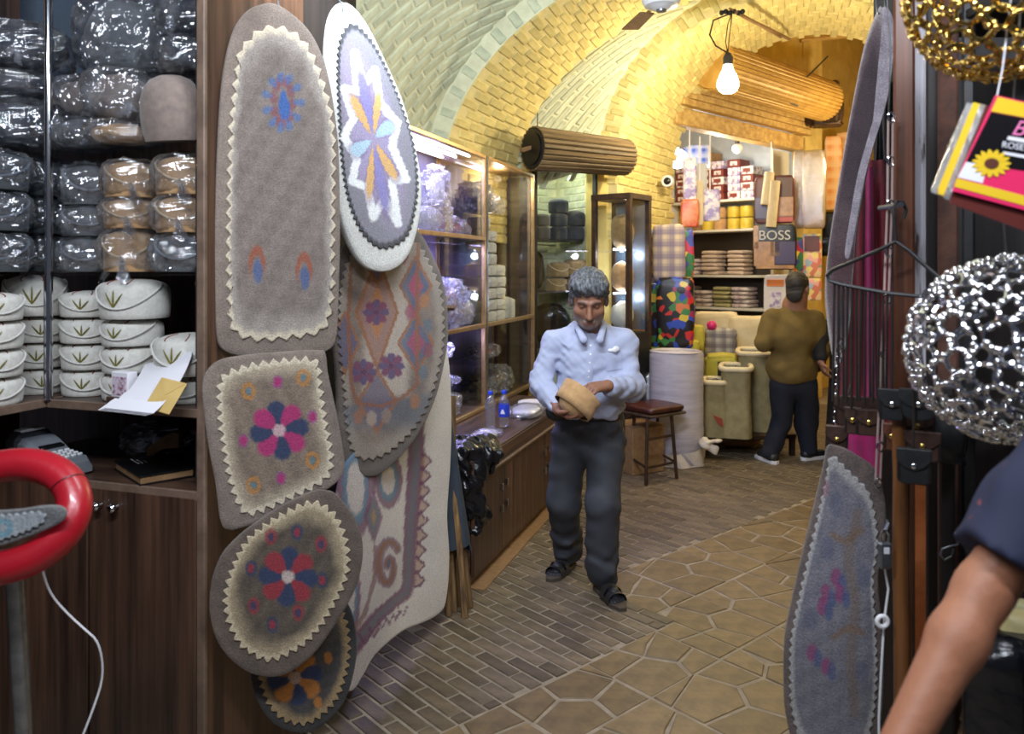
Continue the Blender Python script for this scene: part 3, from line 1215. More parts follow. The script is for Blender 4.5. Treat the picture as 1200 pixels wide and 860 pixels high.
def paint2(X, Y, rr):
    dx, dy = X - 436, Y - 162
    det = 46.5 * -131 + 23 * 47
    x = (dx * -131 + 23 * dy) / det
    y = (46.5 * dy - 47 * dx) / det
    r = np.hypot(x, y)
    lil, grey = np.array(srgb(150, 134, 168)), np.array(srgb(138, 134, 148))
    m = .5 + .5 * waves(X, Y, 4, .35)
    c = lil * (1 - m[:, None]) + grey * m[:, None]
    c = lerp(c, srgb(126, 124, 136), sst(.55, .95, r))
    c = lerp(c, srgb(52, 54, 60), sst(.93, .97, rr))
    tips = [(414, 62), (425, 99), (438, 82), (444, 122), (465, 144), (459, 171), (476, 210), (459, 212), (466, 262), (450, 233), (437, 255), (430, 219), (412, 213), (418, 186), (402, 160),
            (413, 139), (401, 104), (417, 108), (414, 62)]
    sd = polydist(X, Y, tips)
    c = lerp(c, srgb(150, 138, 176), (1 - sst(.48, .62, np.hypot((X - 437) / 44, (Y - 163) / 115))) * .6)
    c = lerp(c, srgb(226, 228, 230), 1 - sst(3.2, 6.0, sd))
    for px_, py_, cc, wd in ((421, 133, srgb(204, 160, 90), 6), (440, 131, srgb(204, 160, 90), 5), (453, 191, srgb(204, 160, 90), 6), (434, 204, srgb(204, 160, 90), 5),
                             (450, 152, srgb(160, 188, 206), 9), (422, 173, srgb(160, 188, 206), 9), (427, 116, srgb(124, 118, 176), 6), (446, 213, srgb(124, 118, 176), 6)):
        dx, dy = px_ - 437, py_ - 163
        L_ = math.hypot(dx, dy) * 1.65
        c = lerp(c, srgb(108, 84, 130), petal(X, Y, 437, 163, math.degrees(math.atan2(dy, dx)), L_ * 1.12, wd * 1.5) * .5)
        c = lerp(c, cc, petal(X, Y, 437, 163, math.degrees(math.atan2(dy, dx)), L_, wd) * .95)
    return c


rug('white oval felt rug with a white star and orange petals on lilac', outer2, Plane(385, 2.62, 60), plain((222, 222, 218), (208, 208, 204), 8),
    inner2, paint2, 76, 3.4, .03, 2, .005, panel_label='lilac star panel with a dark zigzag edge')

# --- rug 3: large oval with lozenges
outer3 = [(450, 262), (475, 262), (492, 274), (507, 300), (520, 335), (525, 381), (522, 415), (508, 472), (482, 520), (450, 553), (427, 557), (410, 550), (402, 533),
          (399, 472), (395, 405), (394, 350), (398, 310), (412, 280)]
inner3 = [(447, 275), (472, 275), (490, 288), (503, 312), (514, 340), (518, 381), (515.5, 415), (503, 465), (485, 500), (456, 529), (430.6, 538), (415, 531), (408, 506),
          (404, 459), (400, 418), (398.5, 375), (402, 325), (417, 292)]


def paint3(X, Y, rr):
    c = plain((140, 124, 112), (112, 98, 92), 13, .2)(X, Y, rr)
    c = lerp(c, srgb(176, 168, 156), (sst(.8, .93, rr)) * .5)
    c = lerp(c, srgb(198, 186, 174), (1 - sst(20, 32, np.abs(X - 452 + (Y - 400) * .02))) * sst(272, 292, Y) * sst(474, 458, Y) * .75)
    c = lerp(c, srgb(84, 92, 108), sst(462, 475, Y + (X - 450) * .15) * sst(512, 490, Y) * .75)
    org = srgb(150, 92, 50)

    def loz(cx, cy, hw, hh, fill, line=org, f2=None):
        nonlocal c
        d = np.abs(X - cx) / hw + np.abs(Y - cy) / hh
        c = lerp(c, fill, (1 - sst(.85, 1.0, d)) * .8)
        if f2 is not None:
            c = lerp(c, f2, (1 - sst(.42, .58, d)) * .85)
        c = lerp(c, line, (1 - sst(.05, .13, np.abs(d - 1))) * .9)
    loz(441, 366, 24, 66, srgb(150, 106, 96), f2=srgb(186, 120, 60))
    loz(441, 300, 20, 32, srgb(92, 76, 120), f2=srgb(180, 112, 44))
    loz(486, 402, 20, 34, srgb(74, 84, 120), f2=srgb(160, 62, 96))
    loz(486, 335, 18, 34, srgb(70, 84, 120), f2=srgb(170, 66, 96))
    loz(404, 402, 16, 36, srgb(84, 80, 116))
    loz(441, 470, 22, 36, srgb(100, 90, 116))
    for cx, cy in ((457.6, 428.6), (425, 436), (440, 366)):
        for k in range(8):
            c = lerp(c, srgb(116, 50, 90) if k % 2 else srgb(86, 66, 112), petal(X, Y, cx, cy, k * 45, 15, 5) * .95)
        c = lerp(c, srgb(90, 40, 80), dot(X, Y, cx, cy, 3.5))
    for pts in ([(489, 285), (488, 380), (487, 450), (470, 466), (446, 476), (418, 472), (411, 450), (408, 380), (410, 310)],):
        c = lerp(c, srgb(140, 84, 50), (1 - sst(1.3, 3.0, polydist(X, Y, pts))) * .85)
    for k, (cx, cy, cc) in enumerate([(496, 352, srgb(170, 110, 60)), (499, 382, srgb(84, 104, 124)), (500, 410, srgb(130, 56, 84)), (494, 436, srgb(84, 104, 124)), (485, 470, srgb(170, 110, 60)),
                                      (435, 490, srgb(176, 160, 144)), (420, 488, srgb(160, 100, 60)), (452, 487, srgb(150, 130, 120)), (480, 366, srgb(150, 56, 96)), (472, 300, srgb(146, 54, 90))]):
        c = lerp(c, cc, dot(X, Y, cx, cy, 6, 9) * .7)
    return c


rug('large oval brown felt rug with lozenges and flowers inlaid', outer3, Plane(393, 2.78, 60), plain((116, 104, 96), (92, 84, 80), 23),
    inner3, paint3, 62, 4.5, .022, 3, .006, panel_label='lozenge panel with a pale zigzag edge')

# --- rug 4: rounded square with pink and navy flower
outer4 = [(238, 451), (243, 436), (256, 424), (281, 418), (332, 413), (373, 411.5), (381, 415), (384, 438), (394, 484), (402.6, 533), (402.6, 551), (393, 566), (368, 581.5),
          (319.5, 604.5), (286, 617), (268, 620), (259, 610), (253, 566), (245, 523), (239, 477)]
inner4 = [(259, 447), (278.6, 433), (319.5, 424), (368, 423), (374, 451), (381, 497), (388, 540), (379, 562), (342.5, 581), (299, 600), (284, 597), (271, 566), (263, 525), (258, 484)]


def flower(c, X, Y, cx, cy, L, W, ca, cb, a0=-100, centre=srgb(196, 164, 168)):
    for k in range(8):
        c = lerp(c, ca if k % 2 == 0 else cb, petal(X, Y, cx, cy, a0 + k * 45, L, W) * .96)
    return lerp(c, centre, dot(X, Y, cx, cy, W * .62))


def paint4(X, Y, rr):
    c = plain((140, 124, 108), (116, 102, 90), 33, .25)(X, Y, rr)
    c = lerp(c, srgb(190, 176, 152), sst(.70, .95, rr + .05 * waves(X, Y, 7, .1)) * .8)
    c = lerp(c, CREAM, sst(.9, .97, rr))
    c = flower(c, X, Y, 327, 504, 34, 12, NAVY, PINK, -98)
    for cx, cy in ((325, 447), (366, 488), (329, 560), (285, 516)):
        c = lerp(c, srgb(150, 60, 130), dot(X, Y, cx, cy, 6, 8) * .7)
        c = lerp(c, PINK, dot(X, Y, cx, cy, 4, 5) * .9)
    for cx, cy in ((291, 458), (355, 442), (366, 539), (297, 568)):
        c = lerp(c, srgb(184, 126, 58), ring(X, Y, cx, cy, 6.5, 8, .35) * .75)
        c = lerp(c, srgb(92, 128, 136), dot(X, Y, cx, cy, 3.6) * .8)
    return c


rug('rounded square felt mat with a pink and navy eight petal flower', outer4, Plane(238, 2.26, 22), plain(BROWN, BROWN2, 41),
    inner4, paint4, 42, 7.0, .022, 4, .004, cat='mat', name='felt_mat', panel_label='brown flower panel with a cream zigzag edge')

# --- rug 5: round with red and navy flower
outer5 = [(328, 596), (366, 578), (384, 577), (396, 583), (416, 609), (425, 642), (419, 682), (400.5, 720), (368, 765), (334, 790), (301, 791), (275, 776), (256, 752), (247, 720),
          (248, 690), (253, 669), (264, 647), (288, 623)]
inner5 = [(366, 589), (390, 602), (402, 625), (407, 650), (405, 674), (395, 698), (377, 729), (354, 754), (318, 772), (293, 763), (277, 747), (266, 719), (265, 693), (272, 668),
          (282, 646), (296, 627), (329, 604)]


def paint5(X, Y, rr):
    c = plain((102, 90, 77), (78, 69, 60), 43, .25)(X, Y, rr)
    c = lerp(c, srgb(186, 168, 136), sst(.70, .96, rr + .05 * waves(X, Y, 17, .1)) * .85)
    c = lerp(c, srgb(206, 190, 160), sst(.9, .97, rr))
    c = flower(c, X, Y, 337, 675, 34, 12, NAVY, RED, -86, srgb(198, 182, 176))
    for k, (cx, cy) in enumerate(((348, 623), (376, 637), (377, 679), (349, 717), (319, 731), (297, 709), (294, 665), (317, 628))):
        c = lerp(c, NAVY if k % 2 == 0 else RED, dot(X, Y, cx, cy, 7, 10) * .75)
        c = lerp(c, RED if k % 2 == 0 else NAVY, dot(X, Y, cx, cy, 3.8, 5.5) * .85)
    return c


rug('round brown felt mat with a red and navy eight petal flower', outer5, Plane(247, 2.22, 24), plain((112, 98, 88), (92, 80, 72), 51),
    inner5, paint5, 44, 7.0, .022, 5, .004, cat='mat', name='felt_mat', panel_label='dark flower panel with a cream zigzag edge')

# --- rug 6: lowest, orange and navy flower
outer6 = [(352, 688), (390, 694), (410, 712), (418, 750), (414, 790), (398, 830), (362, 858), (325, 850), (302, 820), (294, 780), (300, 735), (322, 700)]
inner6 = [(352, 700), (386, 706), (402, 722), (408, 752), (404, 788), (390, 822), (360, 846), (330, 840), (311, 815), (304, 780), (309, 740), (328, 712)]


def paint6(X, Y, rr):
    c = plain((84, 80, 76), (62, 60, 60), 63, .25)(X, Y, rr)
    c = lerp(c, srgb(176, 150, 108), sst(.78, .96, rr + .05 * waves(X, Y, 27, .1)) * .85)
    c = flower(c, X, Y, 345, 793, 32, 12, NAVY, ORANGE, -100, srgb(190, 160, 140))
    for cx, cy in ((384, 770), (372, 822), (318, 760)):
        c = lerp(c, ORANGE, dot(X, Y, cx, cy, 5, 7) * .85)
    return c


rug('dark felt mat with an orange and navy flower, lowest of the hanging mats', outer6, Plane(300, 2.36, 30), plain((64, 62, 62), (50, 48, 50), 61),
    inner6, paint6, 40, 6.0, .022, 6, .004, cat='mat', name='felt_mat', panel_label='panel with an orange flower and tan zigzag edge')

# --- rug 7: white patterned felt that hangs to the floor
outer7 = [(450, 470), (470, 420), (495, 402), (522, 400), (528, 420), (530, 470), (526, 540), (521, 600), (524, 650), (521, 700), (516, 716), (500, 728), (474, 738), (452, 752), (436, 768),
          (425, 790), (415, 808), (405, 800), (398, 740), (394, 650), (394, 590), (402, 550), (420, 520)]


def paint7(X, Y, rr):
    c = plain((240, 236, 232), (228, 222, 218), 73, .06)(X, Y, rr)
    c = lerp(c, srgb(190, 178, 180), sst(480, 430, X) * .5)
    pur, teal, och = srgb(112, 30, 88), srgb(80, 94, 120), srgb(150, 92, 44)
    line = [(488, 440), (487, 540), (483, 618), (482, 683), (479, 695), (461, 706), (442, 719), (422, 745), (405, 775)]
    d = polydist(X, Y, line)
    c = lerp(c, pur, (1 - sst(6.5, 9.5, d)) * .9)
    c = lerp(c, srgb(112, 108, 120), (1 - sst(2.6, 4.6, d)) * .95)
    # row of outlined triangles outside the border
    out = [(498, 540 + k * 17.5) for k in range(9)]
    for (cx, cy) in out:
        dd = np.abs(Y - cy) / 9 + np.maximum(0, X - (cx - 3 - (cy - 540) * .018)) / 8.5
        sel = (X > cx - 6 - (cy - 540) * .018)
        c = lerp(c, srgb(176, 120, 76), np.where(sel, 1 - sst(.6, .8, dd), 0) * .6)
        c = lerp(c, pur, np.where(sel, 1 - sst(.12, .26, np.abs(dd - .85)), 0) * .9)
    for k in range(7):
        cx, cy = 474 - k * 9.6, 713 + k * 4.5 + max(0, k - 3) * 5
        dd = np.abs(X - cx) / 6 + np.maximum(0, Y - cy) / 11
        c = lerp(c, pur, np.where(Y > cy - 2, 1 - sst(.15, .3, np.abs(dd - .85)), 0) * .8)
    # spiral
    t = np.linspace(0, 1, 40)
    ang = np.radians(-150 + t * 470)
    rad = 3 + 19 * t ** 1.0
    sp = [(453 + .8 * r * math.cos(a), 660 + 1.45 * r * math.sin(a) + 4) for r, a in zip(rad, ang)]
    d = polydist(X, Y, sp)
    c = lerp(c, pur, (1 - sst(4.5, 7.5, d)) * .75)
    c = lerp(c, och, (1 - sst(1.8, 3.4, d)) * .9)
    c = lerp(c, teal, dot(X, Y, 453, 660, 2.5, 5))
    # teardrops
    for cx, cy, rx, ry in ((455, 562, 13, 24), (413, 572, 13, 42), (408, 700, 8, 40)):
        c = lerp(c, pur, ring(X, Y, cx, cy, rx * 1.2, ry * 1.2, .22) * .8)
        c = lerp(c, srgb(84, 126, 160), ring(X, Y, cx, cy, rx * .9, ry * .9, .22) * .9)
    dd = np.abs(X - 434) / 13 + np.abs(Y - 605) / 34
    c = lerp(c, pur, (1 - sst(.8, 1.1, dd)) * .8)
    c = lerp(c, srgb(100, 110, 124), (1 - sst(.6, .8, dd)) * .9)
    c = lerp(c, srgb(176, 140, 80), (1 - sst(.2, .4, dd)) * .8)
    d = polydist(X, Y, [(436, 640), (434, 680), (424, 720), (410, 745)])
    c = lerp(c, srgb(140, 96, 96), (1 - sst(1.5, 3.2, d)) * .8)
    d = polydist(X, Y, [(434, 575), (436, 535), (446, 515)])
    c = lerp(c, pur, (1 - sst(2, 4, d)) * .8)
    # deep blue mark at the foot, where the dye ran
    return c


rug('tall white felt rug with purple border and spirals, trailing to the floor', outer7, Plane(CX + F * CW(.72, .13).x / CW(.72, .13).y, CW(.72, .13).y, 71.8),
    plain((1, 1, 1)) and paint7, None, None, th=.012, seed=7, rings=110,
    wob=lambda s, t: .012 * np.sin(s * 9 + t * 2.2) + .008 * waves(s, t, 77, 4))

# rail and hooks the mats hang from
rail = thing('hanging_rail', 'dark wooden rail with hooks above the hanging felt rugs', 'rail', tuple(CW(.45, .05, 2.72)))
o_ = rail.location.copy()
MB().tube([CW(.05, .05, 2.72) - o_, CW(.86, .05, 2.72) - o_], .018, 10).build('bar', M['iron'], rail)
for (px, py, Y) in ((327, 14, 2.44), (402, 14, 2.66)):
    a = P(px, py, Y)
    b = CW((a - C0).dot(U), .05, 2.72)
    MB().tube([b - o_, (b + a) / 2 - o_ + Vector((0, 0, .03)), a - o_ + Vector((0, 0, .02)), a - o_], .003, 6).build('hook', M['steel'], rail)
tag(MB().tube([CW(.86, .03, 1.50), CW(1.66, .10, 1.46)], .014, 8).build('pole', M['iron']), 'dark pole the tall white rug hangs over, behind the lozenge rug', 'pole')
# ================================================================ hat shop on the left
ML = T(*C0) @ Matrix.Rotation(ALLEY_ROT, 4, 'Z')
LROT = ALLEY_ROT


def LP(x, y, z=0.0):
    return C0 + B * x + U * y + Vector((0, 0, z))


ZA, ZN, ZB, ZC = 1.245, 1.007, 1.640, 2.030      # shelf tops: white hats, niche, bagged hats, top bundles
unit = thing('hat_shelf_unit', 'dark walnut shelving of the hat shop with cupboard doors below', 'shelf unit', tuple(LP(0, 0)), LROT)
MB().box((.012, .24, 1.5), (.024, .5, 3.0), bev=.002).build('side_panel', M['walnut'], unit, 0)
MB().box((.012, -.012, 1.5), (.028, .016, 3.0), bev=.003).build('edge_strip', M['edge'], unit, 0)
MB().box((-.64, .47, 1.5), (1.33, .02, 3.0)).build('back_panel', M['walnut'], unit, 0)
MB().box((-.28, .22, ZA - .012), (.565, .46, .024), bev=.003).build('shelf', M['walnut_x'], unit, 0)
MB().box((-.28, -.013, ZA - .012), (.565, .012, .026), bev=.002).build('shelf_edge', M['edge'], unit, 0)
MB().box((-.45, .22, ZN - .012), (.90, .46, .024), bev=.003).build('shelf', M['walnut_x'], unit, 0)
MB().box((-.45, -.013, ZN - .012), (.90, .012, .026), bev=.002).build('shelf_edge', M['edge'], unit, 0)
for z in (ZB, ZC):
    tag(MB().box((-.28, .23, z - .005), (.56, .44, .010), bev=.002).build('glass_shelf', M['glass'], unit, 0), 'clear glass shelf')
MB().box((-.45, .25, .46), (.90, .42, .90)).build('carcass', M['walnut'], unit, 0)
for x0, x1 in ((-.394, -.004), (-.80, -.402)):
    d = MB().box(((x0 + x1) / 2, -.010, .495), (x1 - x0, .02, .985), bev=.002).build('door', M['walnut'], unit, 0)
    if x1 > -.1:
        for kx in (-.345, -.285):
            MB().lathe([(.001, 0), (.007, .002), (.006, .012), (.013, .02), (.014, .028), (.009, .035), (.001, .037)], 14,
                       T(kx, -.02, .942) @ R(90, 'X')).build('knob', M['chrome'], d)
tag(MB().tube([(-.555, -.02, 1.245), (-.555, -.02, 3.0)], .013, 12).build('pole', M['chrome'], unit), 'chrome corner pole')
M['mirror_blue'] = mat('bluish_glass_panel', srgb(120, 134, 150), .25, .3, c2=srgb(96, 110, 128), nscale=3)
up = MB().box((-.64, .45, 2.7), (1.3, .012, .62)).build('upper_glass', M['mirror_blue'], unit, 0)
for x in (-.62, -.50, -.44):
    MB().box((x, .43, 2.7), (.03, .03, .62), bev=.004).build('frame_strip', M['steel'], up, 0)
# the wing on the left, which runs towards the camera
wing = thing('hat_shelf_wing', 'left wing of the hat shelving, running forward from the chrome pole', 'shelf unit', tuple(LP(-.57, 0)), LROT)
MB().box((-.24, -.32, ZA - .012), (.46, 1.2, .024), bev=.003).build('shelf', M['walnut_y'], wing, 0)
MB().box((-.005, -.32, ZA - .012), (.012, 1.2, .026), bev=.002).build('shelf_edge', M['edge'], wing, 0)
MB().box((-.47, -.32, 1.5), (.02, 1.2, 3.0)).build('back_panel', M['walnut'], wing, 0)
MB().box((-.24, -.93, 1.5), (.48, .02, 3.0)).build('side_panel', M['walnut'], wing, 0)
for z in (ZB, ZC):
    tag(MB().box((-.24, -.32, z - .005), (.44, 1.16, .010), bev=.002).build('glass_shelf', M['glass'], wing, 0), 'clear glass shelf')


def hat_r(z, h):
    u = z / h
    if u < .72:
        return .94 + .06 * math.sin(math.pi * min(1, u / .72 * .62 + .1))
    v = (u - .72) / .28
    return max(.0, .985 * (1 - v ** 2.3)) ** .5 * .985 if v < 1 else 0.0


def hat_profile(h):
    zs = [0, .01, .12, .3, .5, .65, .76, .84, .90, .945, .975, .993, 1.0]
    return [(max(.002, hat_r(u * h, h) - (.02 if u == 0 else 0)), u * h) for u in zs]


def hat_pt(phi, z, h, sx, sy, off=.002):
    r = hat_r(z, h)
    return Vector(((r * sx + off) * math.sin(phi), -(r * sy + off) * math.cos(phi), z))


def film_shell(sx, sy, h, seed, amp=.012, z0=0.0, n=26, m=16, tuft=True, kk=.62, vk=.7):
    mb = MB()

    def fn(u, v):
        a = 2 * math.pi * u
        el = (v - .5) * math.pi
        ce, se = math.cos(el) ** (1 if vk > .6 else .5), math.sin(el)
        k = kk
        x = sx * math.copysign(abs(math.cos(a) * ce) ** k, math.cos(a) * ce)
        y = sy * math.copysign(abs(math.sin(a) * ce) ** k, math.sin(a) * ce)
        z = h / 2 * (1 + math.copysign(abs(se) ** vk, se))
        q = Vector((x * 16 + seed * 3.1, y * 16, z * 16))
        d = .8 * mnoise.noise(q) + .5 * mnoise.noise(q * 2.3) + .9 * (1 - abs(mnoise.noise(q * 1.7 + Vector((7, 3, seed))))) ** 6 + .3 * (1 - abs(mnoise.noise(q * 3.9))) ** 5
        dirv = Vector((x, y, (z - h / 2) * .6))
        if dirv.length > 1e-6:
            dirv.normalize()
        p = Vector((x, y, z)) + dirv * (amp * (.25 + d))
        p.z = max(p.z, .0005)
        return (p.x, p.y, p.z + z0)
    mb.grid(fn, n, m, closed_u=True)
    if tuft:
        r = random.Random(seed)
        ang = r.uniform(-2.4, -.7)
        c = Vector((sx * math.cos(ang), sy * math.sin(ang), h * .35 + z0))
        o = Vector((math.cos(ang), math.sin(ang), -.5))
        for k in range(5):
            w = Vector((r.uniform(-.03, .03), r.uniform(-.03, .01), r.uniform(-.05, .0)))
            a_, b_ = c, c + o * .03 + w
            s_ = Vector((r.uniform(-.014, .014), r.uniform(-.006, .006), r.uniform(.004, .016)))
            mb.add([a_ - s_ * .3, a_ + s_ * .3, b_ + s_, b_ - s_], [(0, 1, 2, 3)])
    return mb


def make_hat(name, label, fm, cm, h=.085, sx=.088, sy=.098, sprig=True, bag=None, group=None, seed=0, cat='hat', dip=.62, cord=True, phi0=0.0):
    t = thing(name, label, cat, group=group)
    wob = lambda a, z: 1 + .018 * math.sin(2 * a + seed) + .012 * math.sin(3 * a + seed * 2.1 + z * 30)
    MB().lathe(hat_profile(h), 30, None, sx, sy, wob=wob).build('crown', fm, t, 60)
    if cord:
        pts = []
        for k in range(25):
            f = k / 24 * 2 - 1
            ph = f * 1.45 + phi0
            z = h * (.88 - dip * (math.cos(f * math.pi / 2) ** 1.3))
            pts.append(hat_pt(ph, z, h, sx, sy, .0035))
        MB().tube(pts, .0034, 6).build('cord', cm, t)
    if sprig:
        mb = MB()
        for dphi, top in ((-.20, .66), (0, .72), (.2, .64)):
            pts = [hat_pt(phi0 - .1 + dphi * k / 5 * 1.3, h * (.30 + (top - .30) * k / 5), h, sx, sy, .0022) for k in range(6)]
            mb.tube(pts, [.0012, .0022, .0028, .0026, .0018, .0008], 6)
        mb.build('sprig', M['green_thread'], t)
        for dphi in (-.45, .25):
            rd = MB()
            pts = [hat_pt(phi0 + dphi * (1.0 + k * .12), h * (.86 + .125 * k / 5), h, sx, sy, .0016) for k in range(6)]
            rd.tube(pts, .0016, 5)
            rd.build('red_stitch', M['red_thread'], t)
    if bag:
        film_shell(sx * 1.06, sy * 1.06, h * 1.02, seed + 1, .011, n=60, m=36).build('plastic_bag', bag, t, 0)
    return t


def place(t, pos, face=None, spin=0.0, tilt=(0, 0)):
    """stand t at pos with its front (-Y) turned to the camera, plus spin (degrees)"""
    v = Vector(pos)
    yaw = math.atan2(-v.x, v.y) if face is None else face
    t.location = pos
    t.rotation_euler = (math.radians(tilt[0]), math.radians(tilt[1]), yaw + math.radians(spin))
    return t


proto_squat = make_hat('felt_hat', 'x', M['white_felt'], M['cord'], .083, group='white felt hats on the walnut shelf')
proto_tall = make_hat('felt_hat', 'x', M['white_felt'], M['cord'], .118, .094, .104, group='white felt hats on the walnut shelf', seed=3)
used = set()


def put(proto, pos, label, spin=0, tilt=(0, 0), scale=None):
    if proto.name in used:
        t = copy_tree(proto)
    else:
        t = proto
        used.add(proto.name)
    t['label'] = label
    if scale:
        t.scale = scale
    return place(t, pos, None, spin, tilt)


words = ['bottom', 'second from bottom', 'third from bottom', 'topmost']
for stack, (x, y, n, sp, nm) in enumerate([(-.545, .13, 4, -14, 'the stack right of the pole'),
                                           (-.345, .10, 3, -22, 'the stack under the largest')]):
    for k in range(n):
        put(proto_squat, LP(x + random.uniform(-.004, .004), y, ZA + k * .0835 + .001),
            'white hat with a green sprig, %s in %s' % (words[k] if n == 4 or k < 2 else 'third from bottom', nm), sp + random.uniform(-6, 6))
put(proto_tall, LP(-.335, .10, ZA + 3 * .0835 + .001), 'large rounded white felt hat with red stitching on top of the third stack', -26, scale=(1.1, 1.1, 1.05))
put(proto_squat, LP(-.135, .12, ZA + .001), 'white felt hat behind the curled papers, under a white hat', -18)
put(proto_tall, LP(-.135, .11, ZA + .0835 + .001), 'white felt hat beside the wooden post, above the curled papers', -20)
for stack, (x, y, n, sp, nm) in enumerate([(-.735, .10, 3, 4, 'the stack left of the pole'), (-.665, -.125, 4, 12, 'the leftmost stack')]):
    for k in range(n):
        put(proto_squat, LP(x, y, ZA + k * .0835 + .001), 'white hat with a green sprig, %s in %s' % (words[k] if n == 4 or k < 2 else 'third from bottom', nm), sp + random.uniform(-8, 8))
put(proto_tall, LP(-.735, .09, ZA + 3 * .0835 + .003), 'tilted white hat with a green sprig, topmost in the stack left of the pole', 0, scale=(1.02, 1.02, 1.12))

# bagged hats on the glass shelf
G_ = 'plastic wrapped felt hats on the glass shelf'
proto_bt = make_hat('bagged_hat', 'x', M['tan_felt'], M['tan_cord'], .10, .083, .095, False, M['film'], G_, 11, dip=.55)
proto_bg = make_hat('bagged_hat', 'x', M['grey_felt'], M['grey_cord'], .10, .083, .095, False, M['film'], G_, 14, dip=.55)
proto_bd = make_hat('bagged_hat', 'x', M['green_grey_felt'], M['grey_cord'], .12, .10, .10, False, M['film_grey'], G_, 17, dip=.55)
for k, (h, lab) in enumerate([(1.32, 'bottom'), (.95, 'middle'), (1.15, 'topmost')]):
    z = ZB + [0, .134, .23][k]
    put(proto_bt, LP(-.345, .10, z + .001), 'tan felt hat in clear plastic, %s of the middle stack of three' % lab, -16 + k * 7, scale=(1, 1, h))
for k, (h, lab) in enumerate([(1.12, 'bottom'), (.98, 'middle'), (1.3, 'topmost')]):
    z = ZB + [0, .114, .214][k]
    put(proto_bg, LP(-.545, .13, z + .001), 'grey felt hat in clear plastic, %s of the stack right of the pole' % lab, -14 + k * 6, scale=(1, 1, h))
put(proto_bg, LP(-.14, .10, ZB + .001), 'grey felt hat in clear plastic beside the wooden post', -14, scale=(1.04, 1, 1.15))
put(proto_bt, LP(-.14, .10, ZB + .119), 'tan felt hat in clear plastic beside the wooden post, on a grey one', -12, scale=(1.05, 1, 1.12))
put(proto_bt, LP(-.14, .10, ZB + .233), 'tan felt hat in crumpled plastic beside the wooden post, topmost of its stack', -8, scale=(1.05, 1, 1.2))
for k, (h, lab) in enumerate([(1.0, 'bottom'), (1.0, 'middle'), (.98, 'topmost')]):
    put(proto_bd, LP(-.70, -.09, ZB + k * .124 + .001), 'dark grey felt hat in grey plastic, %s of the stack at the left edge' % lab, 8, scale=(1, 1, h))
    put(proto_bd, LP(-.74, .13, ZB + k * .124 + .001), 'dark grey felt hat in grey plastic, %s of the stack behind the left edge' % lab, 8, scale=(.95, .95, h))


# bundles on the top shelf
def lump(name, label, fm, bag, sx, sy, h, seed, cat='bag', amp=.012, inner=.9, dark=None):
    t = thing(name, label, cat)
    mb = MB()

    def fn(u, v):
        a = 2 * math.pi * u
        el = (v - .5) * math.pi
        q = Vector((math.cos(a) * math.cos(el), math.sin(a) * math.cos(el), math.sin(el)))
        d = 1 + .12 * mnoise.noise(q * 1.7 + Vector((seed, 0, 0))) + .05 * mnoise.noise(q * 4 + Vector((0, seed, 0)))
        z = h / 2 * (1 + inner * math.copysign(abs(q.z) ** .8, q.z) * d)
        return (sx * inner * q.x * d, sy * inner * q.y * d, max(.001, z))
    mb.grid(fn, 30, 18, closed_u=True)
    mb.build('contents', fm, t, 180)
    if bag:
        film_shell(sx, sy, h, seed, amp, n=72, m=44).build('plastic_bag', bag, t, 0)
    return t


M['navy_felt'] = mat('blue_black_felt', srgb(40, 46, 60), .9, c2=srgb(26, 30, 42), nscale=30, bump=.1, bscale=200)
for (x, y, z, fm, sx, sy, h, lab, sd) in [
    (-.74, .02, ZC, M['navy_felt'], .155, .14, .155, 'dark felt bundle in plastic at the left edge, lowest of three', 31),
    (-.74, .02, ZC + .157, M['navy_felt'], .16, .14, .085, 'flat dark felt bundle in plastic at the left edge, middle of three', 32),
    (-.735, .02, ZC + .244, M['navy_felt'], .16, .14, .155, 'dark felt bundle in shiny plastic at the left edge, topmost of three', 33),
    (-.525, .10, ZC, M['grey_felt'], .095, .10, .10, 'small grey felt bundle in plastic right of the chrome pole', 34),
    (-.52, .11, ZC + .102, M['taupe_felt'], .10, .10, .125, 'round grey felt bundle in plastic right of the chrome pole', 35),
    (-.345, .06, ZC, M['tan_felt'], .095, .10, .07, 'tan felt bundle in plastic under a grey dome', 36),
    (-.345, .06, ZC + .072, M['taupe_felt'], .10, .10, .155, 'grey felt dome in clear plastic beside the bare dome', 37),
    (-.43, .18, ZC + .235, M['grey_felt'], .155, .12, .27, 'tall clear plastic bag of grey felt on top of the bundles', 38),
]:
    t = lump('bagged_felt', lab, fm, M['film'], sx, sy, h, sd)
    place(t, LP(x, y, z + .001), None, -8)
dome = thing('felt_hat', 'bare grey felt dome hat beside the wooden post', 'hat')
MB().lathe([(.9, 0), (.98, .15), (1, .4), (.96, .62), (.84, .8), (.62, .92), (.34, .98), (.01, 1)], 30, S(.092, .1, .195), wob=lambda a, z: 1 + .02 * math.sin(a * 2)).build('crown', M['taupe_felt'], dome, 60)
place(dome, LP(-.125, .04, ZC + .002), None, 0, (6, -5))
t = lump('bagged_felt', 'dark bundle in shiny plastic above the bare felt dome', M['navy_felt'], M['film'], .10, .10, .115, 41)
place(t, LP(-.125, .11, ZC + .205), None, 0)
t = lump('bagged_felt', 'dark bundle in shiny plastic, uppermost beside the wooden post', M['navy_felt'], M['film'], .10, .10, .13, 43)
place(t, LP(-.125, .11, ZC + .322), None, 10)

# ---- things in the niche and on the front of the shelf
term = thing('card_terminal', 'silver and black card payment terminal in the niche', 'card terminal', tuple(LP(-.735, .05, ZN + .001)), LROT + math.radians(-8))
term.scale = (1.35, 1.35, 1.7)
body = MB()


